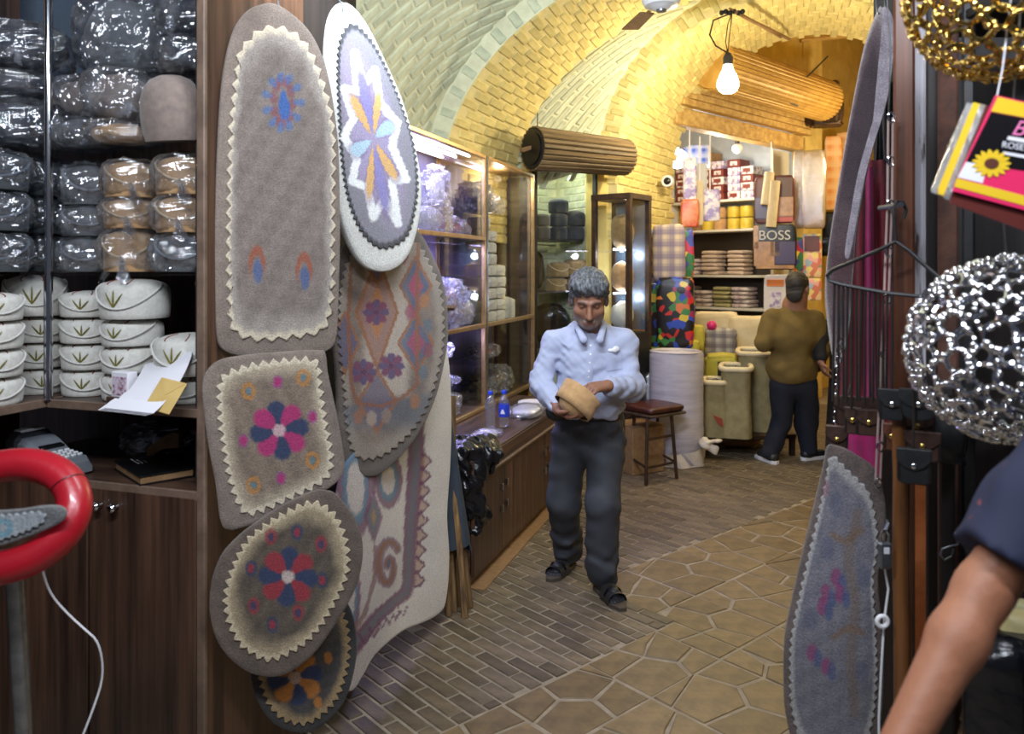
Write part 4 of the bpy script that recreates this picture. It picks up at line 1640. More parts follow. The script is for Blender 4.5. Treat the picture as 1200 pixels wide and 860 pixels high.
def term_sec(x):        # half width, z0, z1 along the length (x = 0 printer end .. .2 keypad end)
    u = x / .2
    return (.043 - .004 * u, .004, .062 - .030 * sst(.25, .75, np.array(u)) if u < 1 else .03)


prev = None
vs, fs_ = [], []
for i in range(11):
    x = .2 * i / 10
    hw, z0, z1 = term_sec(x)
    if i in (0, 10):
        hw, z1 = hw - .006, z1 - .006
    ring_ = [(x, -hw, z0), (x, hw, z0), (x, hw, z1 - .010), (x, hw - .008, z1), (x, -hw + .008, z1), (x, -hw, z1 - .010)]
    k = len(vs)
    vs += ring_
    if prev is not None:
        fs_ += [(prev + j, prev + (j + 1) % 6, k + (j + 1) % 6, k + j) for j in range(6)]
    prev = k
fs_ += [(5, 4, 3, 2, 1, 0), tuple(prev + j for j in range(6))]
body.add(vs, fs_)
M['silver_plastic'] = mat('silver_plastic', srgb(158, 164, 172), .35, .4, c2=srgb(140, 146, 156), nscale=30)
M['dark_plastic'] = mat('dark_grey_plastic', srgb(48, 50, 56), .4)
body.build('case', M['silver_plastic'], term, 30)
MB().box((.02, 0, .045), (.055, .094, .05), bev=.012).build('printer_cover', M['dark_plastic'], term, 30)
MB().box((.02, 0, .073), (.03, .06, .005), bev=.002).build('paper_slot', M['white_plastic'], term, 0)
MB().box((.082, 0, .0595), (.04, .058, .006), R(8, 'Y'), bev=.002).build('screen', M['black'], term, 0)
key = MB().box((0, 0, 0), (.0085, .011, .005), bev=.0018).mesh('key', M['white_plastic'], 0)
for i in range(4):
    for j in range(4):
        obj_of('key', key, term, T(.122 + i * .0155, -.024 + j * .016, .0385 - i * .0014))
MB().box((.1, 0, .008), (.17, .074, .016), bev=.006).build('base', M['dark_plastic'], term, 30)

nb = thing('notebook', 'black covered notebook with cream page edges lying in the niche', 'notebook', tuple(LP(-.275, .115, ZN + .001)), LROT + math.radians(-30))
nb.scale = (1.22, 1.15, 1.2)
MB().box((0, 0, .011), (.205, .135, .018), bev=.002).build('pages', M['card'], nb, 0)
MB().box((0, 0, .0215), (.212, .142, .004), bev=.0015).build('cover', M['black'], nb, 0)
MB().box((0, 0, .0015), (.212, .142, .003), bev=.001).build('cover', M['black'], nb, 0)
fl_ = MB()
for k, (x, y, l) in enumerate([(-.055, -.02, .05), (-.062, -.03, .064), (-.045, -.008, .028)]):
    fl_.box((x, y, .0238), (l, .003, .0006))
fl_.build('cover_print', M['paper'], nb, 0)
wb = thing('wooden_bracket', 'small tan wooden bracket propped behind the notebook', 'bracket', tuple(LP(-.40, .22, ZN + .001)), LROT + math.radians(10))
MB().prism([(0, 0), (.03, 0), (.035, .035), (.07, .05), (.12, .055), (.12, .10), (.10, .105), (.06, .085), (.01, .05)], -.012, .012, R(90, 'X')).build('board', M['card'], wb, 0)
sun = thing('folded_cloth', 'folded black cloth at the back of the niche', 'cloth', tuple(LP(-.15, .32, ZN + .001)), LROT)
lum = MB()
lum.grid(lambda u, v: (.13 * (2 * u - 1), .07 * (2 * v - 1), .002 + .055 * (math.sin(math.pi * u) * math.sin(math.pi * v)) ** .5 * (1 + .25 * mnoise.noise(Vector((u * 4, v * 4, 2))))), 16, 10)
lum.build('cloth', M['black'], sun, 60)
bagc = lump('plastic_bag', 'empty clear plastic bag behind the card terminal', M['green_grey_felt'], M['film_grey'], .14, .08, .11, 51)
place(bagc, LP(-.42, .34, ZN + .001))

# papers on the hat shelf
pap = thing('curled_papers', 'sheaf of white papers curled over the shelf edge', 'paper', tuple(LP(-.135, -.03, ZA + .001)), LROT + math.radians(-8))
for k in range(4):
    def sheet(u, v, k=k):
        # u across, v from the top end of the curl, out over the shelf and down over its edge
        a = v * 3.4
        x = -.115 + .20 * u + .01 * v * k
        if v < .62:
            th = math.pi * (.95 - v / .62 * 1.0)
            y = .045 + .062 * math.cos(th) * .9 + .003 * k
            z = .082 + .075 * math.sin(th) * (1 - .35 * (1 - u)) + .003 * k
            y, z = .06 - (v / .62) * .13 + .02 * math.sin(v * 5), .155 - .14 * (v / .62) ** 1.6 - .05 * (1 - u) * (1 - v) + .003 * k
        else:
            y = -.07 - (v - .62) * .09
            z = .015 - (v - .62) * .07 + .003 * k
        return (x + .02 * math.sin(v * 3), y - .001 * k, max(z, .0015 + .002 * k) if v < .5 else z + .012)
    MB().grid(sheet, 10, 16).build('sheet', M['paper'], pap, 60)
M['yellow_paper'] = mat('yellow_envelope_paper', srgb(208, 178, 112), .8, c2=srgb(190, 158, 92), nscale=12)
en = thing('envelope', 'yellow envelope lying on the curled papers', 'envelope', tuple(LP(-.035, -.105, ZA + .052)), LROT, rot=None)
en.rotation_euler = (math.radians(56), math.radians(6), LROT + math.radians(-10))
MB().box((0, 0, 0), (.105, .095, .003), bev=.001).build('sleeve', M['yellow_paper'], en, 0)
MB().prism([(-.05, .046), (.05, .046), (0, .0)], .0016, .0026).build('flap', M['yellow_paper'], en, 0)
cb = thing('printed_card_box', 'small white box with a pink floral print standing on the shelf', 'box', tuple(LP(-.275, -.005, ZA + .001)), LROT + math.radians(-6))
M['pink_print'] = mat('pink_floral_print', srgb(206, 190, 204), .6, c2=srgb(140, 92, 112), nscale=70, contrast=(.48, .6))
MB().box((0, 0, .048), (.07, .035, .096), bev=.002).build('carton', M['paper'], cb, 0)
MB().box((.0, -.018, .055), (.056, .002, .055)).build('picture', M['pink_print'], cb, 0)
MB().box((0, 0, .012), (.085, .06, .022), bev=.002).build('lower_carton', M['walnut_x'], cb, 0)

# red ring stool back with a felt slipper sole hanging in it
ST = P(6, 603, 1.62)
chair = thing('ring_chair', 'red vinyl ring backed chair at the left edge', 'chair', (ST.x, ST.y + .05, 0))
M['red_vinyl'] = mat('red_vinyl', srgb(168, 22, 36), .32, c2=srgb(142, 14, 28), nscale=6, bump=.05, bscale=90, coat=.15)
ringm = MB()
RT = R(-32, 'X')
zc = ST.z
pts = [RT @ Vector((.139 * math.cos(2 * math.pi * k / 48), 0, .105 * math.sin(2 * math.pi * k / 48))) + Vector((0, -.05, zc)) for k in range(48)]
ringm.tube(pts, .034, 18, closed=True)
rg = ringm.build('ring_back', M['red_vinyl'], chair, 180)
MB().tube([RT @ Vector((.139 * math.cos(a) + .034 * math.cos(a) * math.cos(b), .034 * math.sin(b) * 1.01, .105 * math.sin(a) + .034 * math.sin(a) * math.cos(b))) * 1.0 + Vector((0, -.05, zc))
           for a in (.62,) for b in np.linspace(-2.6, 2.6, 20)], .0016, 5).build('seam', M['black'], rg)
MB().cyl((0, -.02, zc - .13), (0, .03, .46), .018, n=12).build('back_post', M['steel'], chair)
MB().lathe([(.02, .42), (.19, .43), (.2, .46), (.19, .49), (.02, .5)], 30, T(0, .08, 0)).build('seat', M['red_vinyl'], chair)
MB().cyl((0, .08, .06), (0, .08, .43), .025, n=14).build('column', M['steel'], chair)
for k in range(5):
    a = k * 2 * math.pi / 5 + .3
    MB().tube([(0, .08, .075), (.22 * math.cos(a), .08 + .22 * math.sin(a), .02)], [.02, .013], 8).build('leg', M['black_metal'], chair)
solep = [(-60, 598), (-20, 600), (20, 598), (48, 594), (66, 594), (75, 599), (74, 608), (64, 616), (36, 628), (0, 640), (-40, 646), (-60, 640)]
solei = [(-54, 603), (-18, 604), (18, 603), (40, 600), (50, 601), (54, 606), (48, 613), (30, 622), (0, 632), (-36, 638), (-54, 634)]
rug('grey felt slipper sole lying across the red ring', solep, Plane(0, 1.545, 6), plain((112, 112, 112), (92, 92, 94), 91),
    solei, lambda X, Y, rr: lerp(plain((160, 166, 172), (140, 146, 152), 93, .3)(X, Y, rr), srgb(90, 150, 170), ring(X, Y, 4, 618, 9, 8, .4) * .7),
    30, 3, .012, 12, .001, rings=16, panel_rings=26, cat='sole', name='felt_sole')
cablep = [P(46, 640, 2.05), P(50, 672, 2.12), P(60, 698, 2.17), P(80, 720, 2.2), P(100, 738, 2.2), P(116, 752, 2.19), P(122, 790, 2.19), P(110, 830, 2.15)]
cablep += [Vector((cablep[-1].x - .05, 2.1, .3)), Vector((cablep[-1].x - .1, 2.1, .004)), Vector((cablep[-1].x - .4, 2.0, .004))]
for _ in range(2):
    cablep = [cablep[0]] + [a.lerp(b, f) for a, b in zip(cablep[:-1], cablep[1:]) for f in (.25, .75)] + [cablep[-1]]
cb_ = MB().tube([tuple(p) for p in cablep], .0032, 6).build('cable', M['white_plastic'])
tag(cb_, 'thin white cable hanging in front of the cupboard door', 'cable')
# ================================================================ smooth bodies from blended distance fields
class Field:
    def __init__(self, lo, hi, h):
        self.lo = np.array(lo, np.float32)
        self.h = h
        self.n = np.ceil((np.array(hi) - self.lo) / h).astype(int) + 1
        self.ax = [self.lo[i] + np.arange(self.n[i], dtype=np.float32) * h for i in range(3)]
        self.f = np.full(self.n, 0.5, np.float32)

    def _blk(self, lo, hi):
        i0 = np.clip(np.floor((np.array(lo) - self.lo) / self.h).astype(int), 0, self.n - 1)
        i1 = np.clip(np.ceil((np.array(hi) - self.lo) / self.h).astype(int) + 1, 1, self.n)
        sl = tuple(slice(a, b) for a, b in zip(i0, i1))
        X = self.ax[0][sl[0]][:, None, None]
        Y = self.ax[1][sl[1]][None, :, None]
        Z = self.ax[2][sl[2]][None, None, :]
        return sl, X, Y, Z

    def _mix(self, sl, d, k, cut=False):
        a = self.f[sl]
        if cut:
            d = -d
            if k > 0:
                h = np.clip(.5 - .5 * (d - a) / -k, 0, 1) if False else np.clip(.5 + .5 * (d - a) / k, 0, 1)
                self.f[sl] = a * (1 - h) + d * h + k * h * (1 - h)
            else:
                self.f[sl] = np.maximum(a, d)
            return
        if k > 0:
            h = np.clip(.5 + .5 * (a - d) / k, 0, 1)
            self.f[sl] = a * (1 - h) + d * h - k * h * (1 - h)
        else:
            self.f[sl] = np.minimum(a, d)

    def cone(self, a, b, r1, r2, k=.02, flat=None, cut=False):
        """rounded cone from a to b; flat=(axis, factor) squashes it along a world axis through its line"""
        a, b = np.array(a, np.float32), np.array(b, np.float32)
        R_ = max(r1, r2) * (max(1, 1 / flat[1]) if flat else 1) + k + .03
        sl, X, Y, Z = self._blk(np.minimum(a, b) - R_, np.maximum(a, b) + R_)
        ab = b - a
        L2 = float(ab @ ab) + 1e-9
        px, py, pz = X - a[0], Y - a[1], Z - a[2]
        t = np.clip((px * ab[0] + py * ab[1] + pz * ab[2]) / L2, 0, 1)
        dx, dy, dz = px - t * ab[0], py - t * ab[1], pz - t * ab[2]
        if flat:
            v = np.array(flat[0], np.float32)
            v /= np.linalg.norm(v)
            q = dx * v[0] + dy * v[1] + dz * v[2]
            g = 1 / flat[1] - 1
            dx, dy, dz = dx + q * g * v[0], dy + q * g * v[1], dz + q * g * v[2]
        d = np.sqrt(dx * dx + dy * dy + dz * dz) - (r1 + (r2 - r1) * t)
        self._mix(sl, d, k, cut)
        return self

    def ell(self, c, r, k=.02, rot=None, cut=False):
        c, r = np.array(c, np.float32), np.array(r, np.float32)
        m = float(r.max()) + k + .03
        sl, X, Y, Z = self._blk(c - m, c + m)
        x, y, z = X - c[0], Y - c[1], Z - c[2]
        if rot is not None:
            Rm = np.array(rot.to_3x3().transposed(), np.float32)
            x, y, z = (Rm[0, 0] * x + Rm[0, 1] * y + Rm[0, 2] * z, Rm[1, 0] * x + Rm[1, 1] * y + Rm[1, 2] * z,
                       Rm[2, 0] * x + Rm[2, 1] * y + Rm[2, 2] * z)
        k0 = np.sqrt((x / r[0]) ** 2 + (y / r[1]) ** 2 + (z / r[2]) ** 2)
        k1 = np.sqrt((x / r[0] ** 2) ** 2 + (y / r[1] ** 2) ** 2 + (z / r[2] ** 2) ** 2) + 1e-6
        d = k0 * (k0 - 1) / k1
        self._mix(sl, d, k, cut)
        return self

    def chain(self, pts, rs, k=.02, flat=None):
        for i in range(len(pts) - 1):
            self.cone(pts[i], pts[i + 1], rs[i], rs[i + 1], k, flat)
        return self

    def half(self, p, n, k=0.0):
        """keep only the side of the plane that n points away from"""
        X, Y, Z = self.ax[0][:, None, None], self.ax[1][None, :, None], self.ax[2][None, None, :]
        d = (X - p[0]) * n[0] + (Y - p[1]) * n[1] + (Z - p[2]) * n[2]
        self.f = np.maximum(self.f, d.astype(np.float32))
        return self

    def folds(self, amp, freq, seed, stretch=(1, 1, 1), where=None):
        """creases: a sum of warped waves added to the field"""
        X, Y, Z = self.ax[0][:, None, None], self.ax[1][None, :, None], self.ax[2][None, None, :]
        r = np.random.default_rng(seed)
        near = np.abs(self.f) < .05
        o = np.zeros(self.f.shape, np.float32)
        for i in range(5):
            v = r.normal(size=3) * np.array(stretch)
            v /= np.linalg.norm(v) + 1e-9
            w = r.normal(size=3)
            w /= np.linalg.norm(w)
            ph = r.uniform(0, 6.28)
            ff = freq * r.uniform(.6, 1.7)
            warp = 1.5 * np.sin((X * w[0] + Y * w[1] + Z * w[2]) * freq * .5 + ph * 2)
            o += np.sin((X * v[0] + Y * v[1] + Z * v[2]) * ff + warp + ph).astype(np.float32)
        o *= amp / 2.2
        if where is not None:
            o *= where(X, Y, Z)
        self.f = np.where(near, self.f + o, self.f)
        return self

    def mesh(self):
        f = self.f
        c = [f[:-1, :-1, :-1], f[1:, :-1, :-1], f[:-1, 1:, :-1], f[1:, 1:, :-1], f[:-1, :-1, 1:], f[1:, :-1, 1:], f[:-1, 1:, 1:], f[1:, 1:, 1:]]
        neg = np.zeros(c[0].shape, np.int8)
        for q in c:
            neg += (q < 0)
        act = (neg > 0) & (neg < 8)
        idx = np.argwhere(act)
        ids = np.full(act.shape, -1, np.int32)
        ids[act] = np.arange(len(idx))
        vals = np.stack([q[act] for q in c], 1)
        off = np.array([[0, 0, 0], [1, 0, 0], [0, 1, 0], [1, 1, 0], [0, 0, 1], [1, 0, 1], [0, 1, 1], [1, 1, 1]], np.float32)
        acc = np.zeros((len(idx), 3), np.float32)
        cnt = np.zeros(len(idx), np.float32)
        for a, b in ((0, 1), (2, 3), (4, 5), (6, 7), (0, 2), (1, 3), (4, 6), (5, 7), (0, 4), (1, 5), (2, 6), (3, 7)):
            va, vb = vals[:, a], vals[:, b]
            m = (va < 0) != (vb < 0)
            t = np.where(m, va / np.where(np.abs(va - vb) < 1e-9, 1, va - vb), 0)
            acc += np.where(m[:, None], off[a] + (off[b] - off[a]) * t[:, None], 0)
            cnt += m
        V = (idx + acc / np.maximum(cnt, 1)[:, None]) * self.h + self.lo
        Q = []
        for ax in range(3):
            o1, o2 = (ax + 1) % 3, (ax + 2) % 3
            s0 = [slice(None)] * 3
            s1 = [slice(None)] * 3
            s0[ax], s1[ax] = slice(0, -1), slice(1, None)
            for s in (s0, s1):
                s[o1] = slice(1, -1) if s[o1] == slice(None) else s[o1]
                s[o2] = slice(1, -1) if s[o2] == slice(None) else s[o2]
            a, b = f[tuple(s0)], f[tuple(s1)]
            for sg, m in ((1, (a < 0) & (b >= 0)), (-1, (a >= 0) & (b < 0))):
                e = np.argwhere(m)
                if not len(e):
                    continue
                e[:, o1] += 1
                e[:, o2] += 1
                q = []
                for d1, d2 in ((-1, -1), (0, -1), (0, 0), (-1, 0)):
                    g = e.copy()
                    g[:, o1] += d1
                    g[:, o2] += d2
                    q.append(ids[g[:, 0], g[:, 1], g[:, 2]])
                q = np.stack(q, 1)
                q = q[(q >= 0).all(1)]
                Q.append(q if sg > 0 else q[:, ::-1])
        return V, np.vstack(Q)

    def build(self, name, m, parent=None, col=None, origin=None):
        V, Q = self.mesh()
        c = col(V) if col is not None else None
        if origin is not None:
            V = V - np.array(origin, np.float32)
        o = np_mesh(name, V, [Q], m, parent, c)
        if parent is None and origin is not None:
            o.location = origin
        return o


def plate_mesh(poly, plane, off, th):
    w = plane.world(np.array(poly, float))
    n = len(poly)
    a = sum(poly[i][0] * poly[(i + 1) % n][1] - poly[(i + 1) % n][0] * poly[i][1] for i in range(n))
    if a > 0:
        w = w[::-1]
    fr = w + plane.n * (off + th)
    bk = w + plane.n * off
    vs = [tuple(p) for p in fr] + [tuple(p) for p in bk]
    fs = [tuple(range(n)), tuple(range(n, 2 * n))[::-1]] + [(i, n + i, n + (i + 1) % n, (i + 1) % n) for i in range(n)]
    return vs, fs


def plate(name, poly, plane, off, th, m, parent=None, org=None):
    vs, fs = plate_mesh(poly, plane, off, th)
    o = Vector(org) if org is not None else Vector()
    mb = MB()
    mb.add([Vector(v) - o for v in vs], [f[::-1] for f in fs])
    return mb.build(name, m, parent, 0)


def text_mesh(body, size, ext, m, name, parent, loc, rot, shear=0.0):
    cu = bpy.data.curves.new('lettering_curve', 'FONT')
    cu.body, cu.size, cu.extrude, cu.align_x, cu.shear = body, size, ext, 'CENTER', shear
    tmp = bpy.data.objects.new('lettering_tmp', cu)
    COL.objects.link(tmp)
    dg = bpy.context.evaluated_depsgraph_get()
    me = bpy.data.meshes.new_from_object(tmp.evaluated_get(dg))
    bpy.data.objects.remove(tmp)
    bpy.data.curves.remove(cu)
    me.materials.clear()
    me.materials.append(m)
    o = bpy.data.objects.new(name, me)
    COL.objects.link(o)
    o.parent = parent
    o.location = loc
    o.rotation_euler = rot
    return o


# ================================================================ counter and glass cabinets along the left of the alley
def AO(name, label, cat, a, b, z=0.0, spin=0.0, group=None):
    return thing(name, label, cat, tuple(AB(a, b, z)), ALLEY_ROT + math.radians(spin), group)


CB = -1.463          # counter front
counter = AO('counter', 'low walnut counter with cupboard doors below the glass cabinets', 'counter', 3.82, CB)
# local frame: x across (towards the alley is +), y along the alley
CLEN = 2.12
MB().box((-.50, CLEN / 2, .30), (.96, CLEN, .56), bev=.003).build('carcass', M['walnut_y'], counter, 0)
MB().box((-.495, CLEN / 2, .648), (.99, CLEN + .01, .02), bev=.003).build('worktop', M['walnut_y'], counter, 0)
MB().box((-.008, CLEN / 2, .602), (.022, CLEN, .085), bev=.002).build('apron', M['walnut_y'], counter, 0)
MB().box((.002, CLEN / 2, .552), (.03, CLEN, .016), bev=.003).build('edge_strip', M['edge'], counter, 0)
MB().box((-.06, CLEN / 2, .03), (.05, CLEN - .02, .06)).build('plinth', M['black'], counter, 0)
MB().box((.012, CLEN / 2, .003), (.10, CLEN, .006)).build('skirting_strip', M['card'], counter, 0)
dw = .448
for k in range(5):
    y0 = .006 + k * dw
    d = MB().box((-.006, y0 + dw / 2 - .002, .302), (.02, dw - .006, .484), bev=.002).build('door', M['walnut'], counter, 0)
    y = y0 + (dw - .045 if k % 2 == 0 else .04)
    for z in (.42, .30) if k % 2 == 0 else (.43, .31):
        MB().box((.014, y, z), (.016, .012, .036), bev=.003).box((.022, y, z), (.006, .016, .046), bev=.002).build('handle', M['chrome'], d, 0)

M['cab_back'] = mat('bluish_back_board', srgb(150, 142, 168), .6, c2=srgb(120, 112, 146), nscale=1, stretch=(30, 30, 1))  # bluish wood board, same colour in both cabinets
M['led'] = emit_mat('led_strip', (.86, .86, 1.0), 16)
VIOLET = (.46, .42, 1.0)


def cabinet(name, label, a0, a1, rails, glass_rails, led):
    t = AO(name, label, 'display cabinet', a0, -1.93, .662)
    L, Hc, D = a1 - a0, 1.79, .37
    w = .026
    MB().box((-D, L / 2, Hc / 2), (.015, L, Hc)).build('back_panel', M['cab_back'], t, 0)
    for y in (w / 2, L - w / 2):
        MB().box((0, y, Hc / 2), (.03, w, Hc), bev=.003).build('stile', M['steel'] if y < L / 2 else M['gold'], t, 0)
        MB().box((-D, y, Hc / 2), (.03, w, Hc), bev=.003).build('rear_stile', M['gold'], t, 0)
    for z in rails:
        MB().box((0, L / 2, z), (.034, L - 2 * w, .028), bev=.003).build('rail', M['gold'], t, 0)
        if .03 < z < Hc - .03:
            MB().box((-D / 2, L / 2, z), (D - .03, L - .02, .008)).build('shelf', M['glass'], t, 0)
    MB().box((-D / 2, L / 2, Hc - .008), (D, L, .014)).build('top_board', M['gold'], t, 0)
    MB().box((-D / 2, L / 2, .008), (D, L, .014)).build('bottom_board', M['walnut_y'], t, 0)
    for z in glass_rails:
        MB().box((-D / 2 - .01, L / 2, z), (D - .05, L - .03, .007)).build('glass_shelf', M['glass'], t, 0)
    rs = sorted(rails)
    for z0, z1 in zip(rs[:-1], rs[1:]):
        for h in (0, 1):
            y0, y1 = w + h * (L / 2 - w) - (.02 if h else 0), L / 2 + h * (L / 2 - w) + (.0 if h else .02)
            MB().box((-.004 - .010 * h, (y0 + y1) / 2, (z0 + z1) / 2), (.004, y1 - y0, z1 - z0 - .024)).build('pane', M['glass'], t, 0)
    for y in (.04, L - .04):
        MB().box((-D / 2, L * 0 + (.004 if y < .1 else L - .004), Hc / 2), (D - .04, .004, Hc - .04)).build('side_pane' if y < .1 or led else 'end_panel', M['glass'] if y < .1 or led else M['walnut_x'], t, 0)
    for x in led:
        MB().box((x, L * .48, Hc - .022), (.014, L * .86, .010), bev=.003).build('led_strip', M['led'], t, 0)
    return t


cab1 = cabinet('glass_cabinet', 'glass cabinet with gold rails and lit strips, nearer the rugs', 3.95, 5.262, (.014, .59, 1.2, 1.776), (.20, .40), (-.07, -.17, -.27))
cab2 = cabinet('glass_cabinet', 'glass cabinet with gold rails holding stacks of white hats', 5.278, 6.46, (.014, .59, 1.776), (.30, 1.40), ())
for a, b, z, p in ((4.65, -2.08, 2.40, 9), (4.65, -2.06, 1.82, 12), (4.65, -2.06, 1.22, 11)):
    o = lamp('cabinet_led_light', 'AREA', tuple(AB(a, b, z)), p, VIOLET, 1.0, .1, aim=tuple(AB(a, b - .02, z - 1)))
    o.rotation_euler = (0, 0, ALLEY_ROT + math.pi / 2)
lamp('cabinet_lamp', 'POINT', tuple(AB(5.95, -2.06, 2.36)), 4.5, (1.0, .82, .62), .03)

# contents
M['red_foil'] = mat('red_foil', srgb(150, 26, 34), .25, .3, c2=srgb(200, 80, 70), nscale=60)
M['mixed_beads'] = mat('mixed_trinkets', srgb(196, 186, 176), .3, .2, c2=srgb(120, 60, 66), nscale=38, contrast=(.45, .58))
M['gold_beads'] = mat('brassy_trinkets', srgb(168, 134, 80), .3, .5, c2=srgb(70, 54, 44), nscale=40, contrast=(.42, .6))


def in_cab(t, a, b, z, spin=0):
    t.location = AB(a, b, z)
    t.rotation_euler = (0, 0, ALLEY_ROT + math.radians(spin))
    return t


for (a, z, fm, sx, sy, h, lab, sd) in [
    (4.62, 1.868, M['white_plastic'], .12, .22, .20, 'clear bag of white trinkets on the top shelf, nearer the rugs', 61),
    (5.04, 1.868, M['red_foil'], .10, .14, .11, 'clear bag of red foil pieces on the top glass shelf', 62),
    (4.80, 2.04, M['white_plastic'], .06, .10, .26, 'tall twisted clear bag standing on the top glass shelf', 63),
    (4.55, 1.258, M['mixed_beads'], .13, .18, .34, 'large clear bag of mixed trinkets on the middle shelf', 64),
    (4.93, 1.258, M['mixed_beads'], .13, .18, .30, 'clear bag of beaded trinkets beside the middle stile', 65),
    (5.12, 1.258, M['gold_beads'], .10, .10, .17, 'small bag of brassy trinkets on the middle shelf', 66),
    (4.75, .676, M['white_plastic'], .12, .24, .15, 'flat white plastic bag at the bottom of the lit cabinet', 67),
    (4.9, .872, M['paper'], .07, .10, .05, 'small clear packet on a low glass shelf', 68),
    (4.7, 1.072, M['tan_felt'], .10, .18, .10, 'tan felt roll on the low glass shelf', 69),
    (5.55, .676, M['gold_beads'], .11, .18, .15, 'bag of brassy ornaments at the bottom of the hat cabinet', 70),
    (5.95, .676, M['gold_beads'], .11, .16, .19, 'taller bag of brassy ornaments beside it in the hat cabinet', 71),
    (5.7, .972, M['red_foil'], .08, .22, .09, 'dark red cloth roll on the glass shelf under the hats', 72),
    (5.75, 2.072, M['white_plastic'], .10, .16, .13, 'white plastic bundle on the upper glass shelf above the hats', 73),
    (5.5, 2.072, M['taupe_felt'], .10, .11, .20, 'brown bundle on the upper glass shelf above the hats', 74),
]:
    in_cab(lump('bagged_goods', lab, fm, M['film_hazy'], sx, sy, h, sd, amp=.03, inner=.8), a, -2.10, z + .001)

GH = 'white felt hats in the glass cabinet'
proto_c = make_hat('felt_hat', 'white felt hat in one of the stacks inside the glass cabinet', M['white_felt'], M['cord'], .085, .088, .094, False, None, GH, 21, dip=.55)
first = True
for col, (a, b, n) in enumerate([(5.42, -2.04, 9), (5.62, -2.06, 8), (5.80, -2.05, 5), (5.52, -2.22, 8)]):
    for k in range(n):
        z = 1.258 + k * .0855
        if b == -2.22 and z > 2.0 or z > 1.99:
            continue
        put(proto_c, AB(a + random.uniform(-.006, .006), b, z), 'white hat in the glass cabinet, %s up in the %s stack' % (['first', 'second', 'third', 'fourth', 'fifth', 'sixth', 'seventh', 'eighth', 'ninth'][k], ['front left', 'front middle', 'front right', 'rear'][col]), random.uniform(-30, 30))
big = make_hat('felt_hat', 'large upright cream felt hat at the right end of the glass cabinet', M['white_felt'], M['cord'], .17, .09, .1, False, None, None, 22, dip=.4)
place(big, AB(6.04, -2.05, 1.258), None, 10)

# bottles and bits on the counter
M['clear_pet'] = clear_mat('clear_bottle_plastic', (.93, .95, .98), .10, .05, .3, 30, .08)
M['blue_label'] = mat('blue_bottle_label', srgb(38, 62, 190), .4)
M['blue_cap'] = mat('blue_cap', srgb(30, 60, 190), .35)


def bottle(label, a, b, lab):
    t = AO('water_bottle', label, 'bottle', a, b, .659)
    prof = [(.030, .0), (.034, .006), (.034, .03), (.0325, .036), (.034, .042), (.034, .06), (.0325, .066), (.034, .072), (.034, .09), (.0325, .096),
            (.034, .102), (.034, .150), (.031, .168), (.022, .186), (.014, .198), (.0125, .206), (.0125, .214)]
    MB().lathe(prof, 24).build('bottle_body', M['clear_pet'], t, 60)
    MB().lathe([(.0155, .208), (.0160, .211), (.0160, .226), (.0145, .229), (.001, .229)], 20).build('cap', M['blue_cap'], t, 40)
    if lab:
        MB().lathe([(.0347, .066), (.0350, .068), (.0350, .142), (.0347, .144)], 24, cap0=False, cap1=False).build('label', M['blue_label'], t, 60)
        MB().grid(lambda u, v: (.0355 * math.cos(-2.0 + u * .9), .0355 * math.sin(-2.0 + u * .9), .085 + v * .03 * math.sin(math.pi * min(1, max(0, u)))), 8, 4).build('label_emblem', M['paper'], t, 60)
    return t


bottle('clear plastic water bottle with a blue cap and no label', 4.66, -1.67, False)
bottle('clear plastic water bottle with a bright blue label', 4.72, -1.60, True)
crump = lump('plastic_packet', 'crumpled white plastic packets on the counter behind the bottles', M['white_plastic'], M['film'], .10, .16, .07, 81)
in_cab(crump, 5.12, -1.58, .660)
crump = lump('plastic_packet', 'clear plastic packet lying in front of the water bottles', M['paper'], M['film'], .07, .12, .035, 82)
in_cab(crump, 4.40, -1.60, .660)
bl = thing('paper_bag', 'flattened brown paper bag on the near end of the counter', 'paper bag', tuple(AB(4.15, -1.60, .660)), ALLEY_ROT)
MB().grid(lambda u, v: (.10 * (2 * u - 1), .14 * (2 * v - 1), .004 + .02 * abs(mnoise.noise(Vector((u * 5, v * 5, 1)))) * math.sin(math.pi * u)), 14, 14).build('sheet', M['card'], bl, 60)
hm = make_hat('felt_hat', 'pale felt hat blank lying on the counter beside the man', M['white_felt'], M['cord'], .06, .10, .11, False, None, None, 83)
place(hm, AB(5.40, -1.62, .66), None, 20)

# black plastic bag draped over the near corner of the counter
bgp = AB(3.90, -1.50, .40)
fd = Field((bgp.x - .32, bgp.y - .32, .18), (bgp.x + .32, bgp.y + .36, .86), .009)
c = AB(3.90, -1.50)
fd.ell((c.x - .06, c.y + .00, .64), (.14, .13, .13), .05)
fd.ell((c.x + .06, c.y + .08, .66), (.10, .11, .085), .05)
fd.ell((c.x - .06, c.y - .03, .48), (.12, .10, .15), .05)
fd.ell((c.x - .00, c.y - .03, .36), (.09, .07, .12), .05)
fd.cone((c.x - .10, c.y, .70), (c.x - .12, c.y, .82), .05, .015, .03)
fd.folds(.016, 34, 5).folds(.010, 75, 6)
bag = fd.build('black_bag', M['black_bag'], origin=(c.x, c.y, .24))
tag(bag, 'crumpled black plastic bag hanging over the near corner of the counter', 'bag')

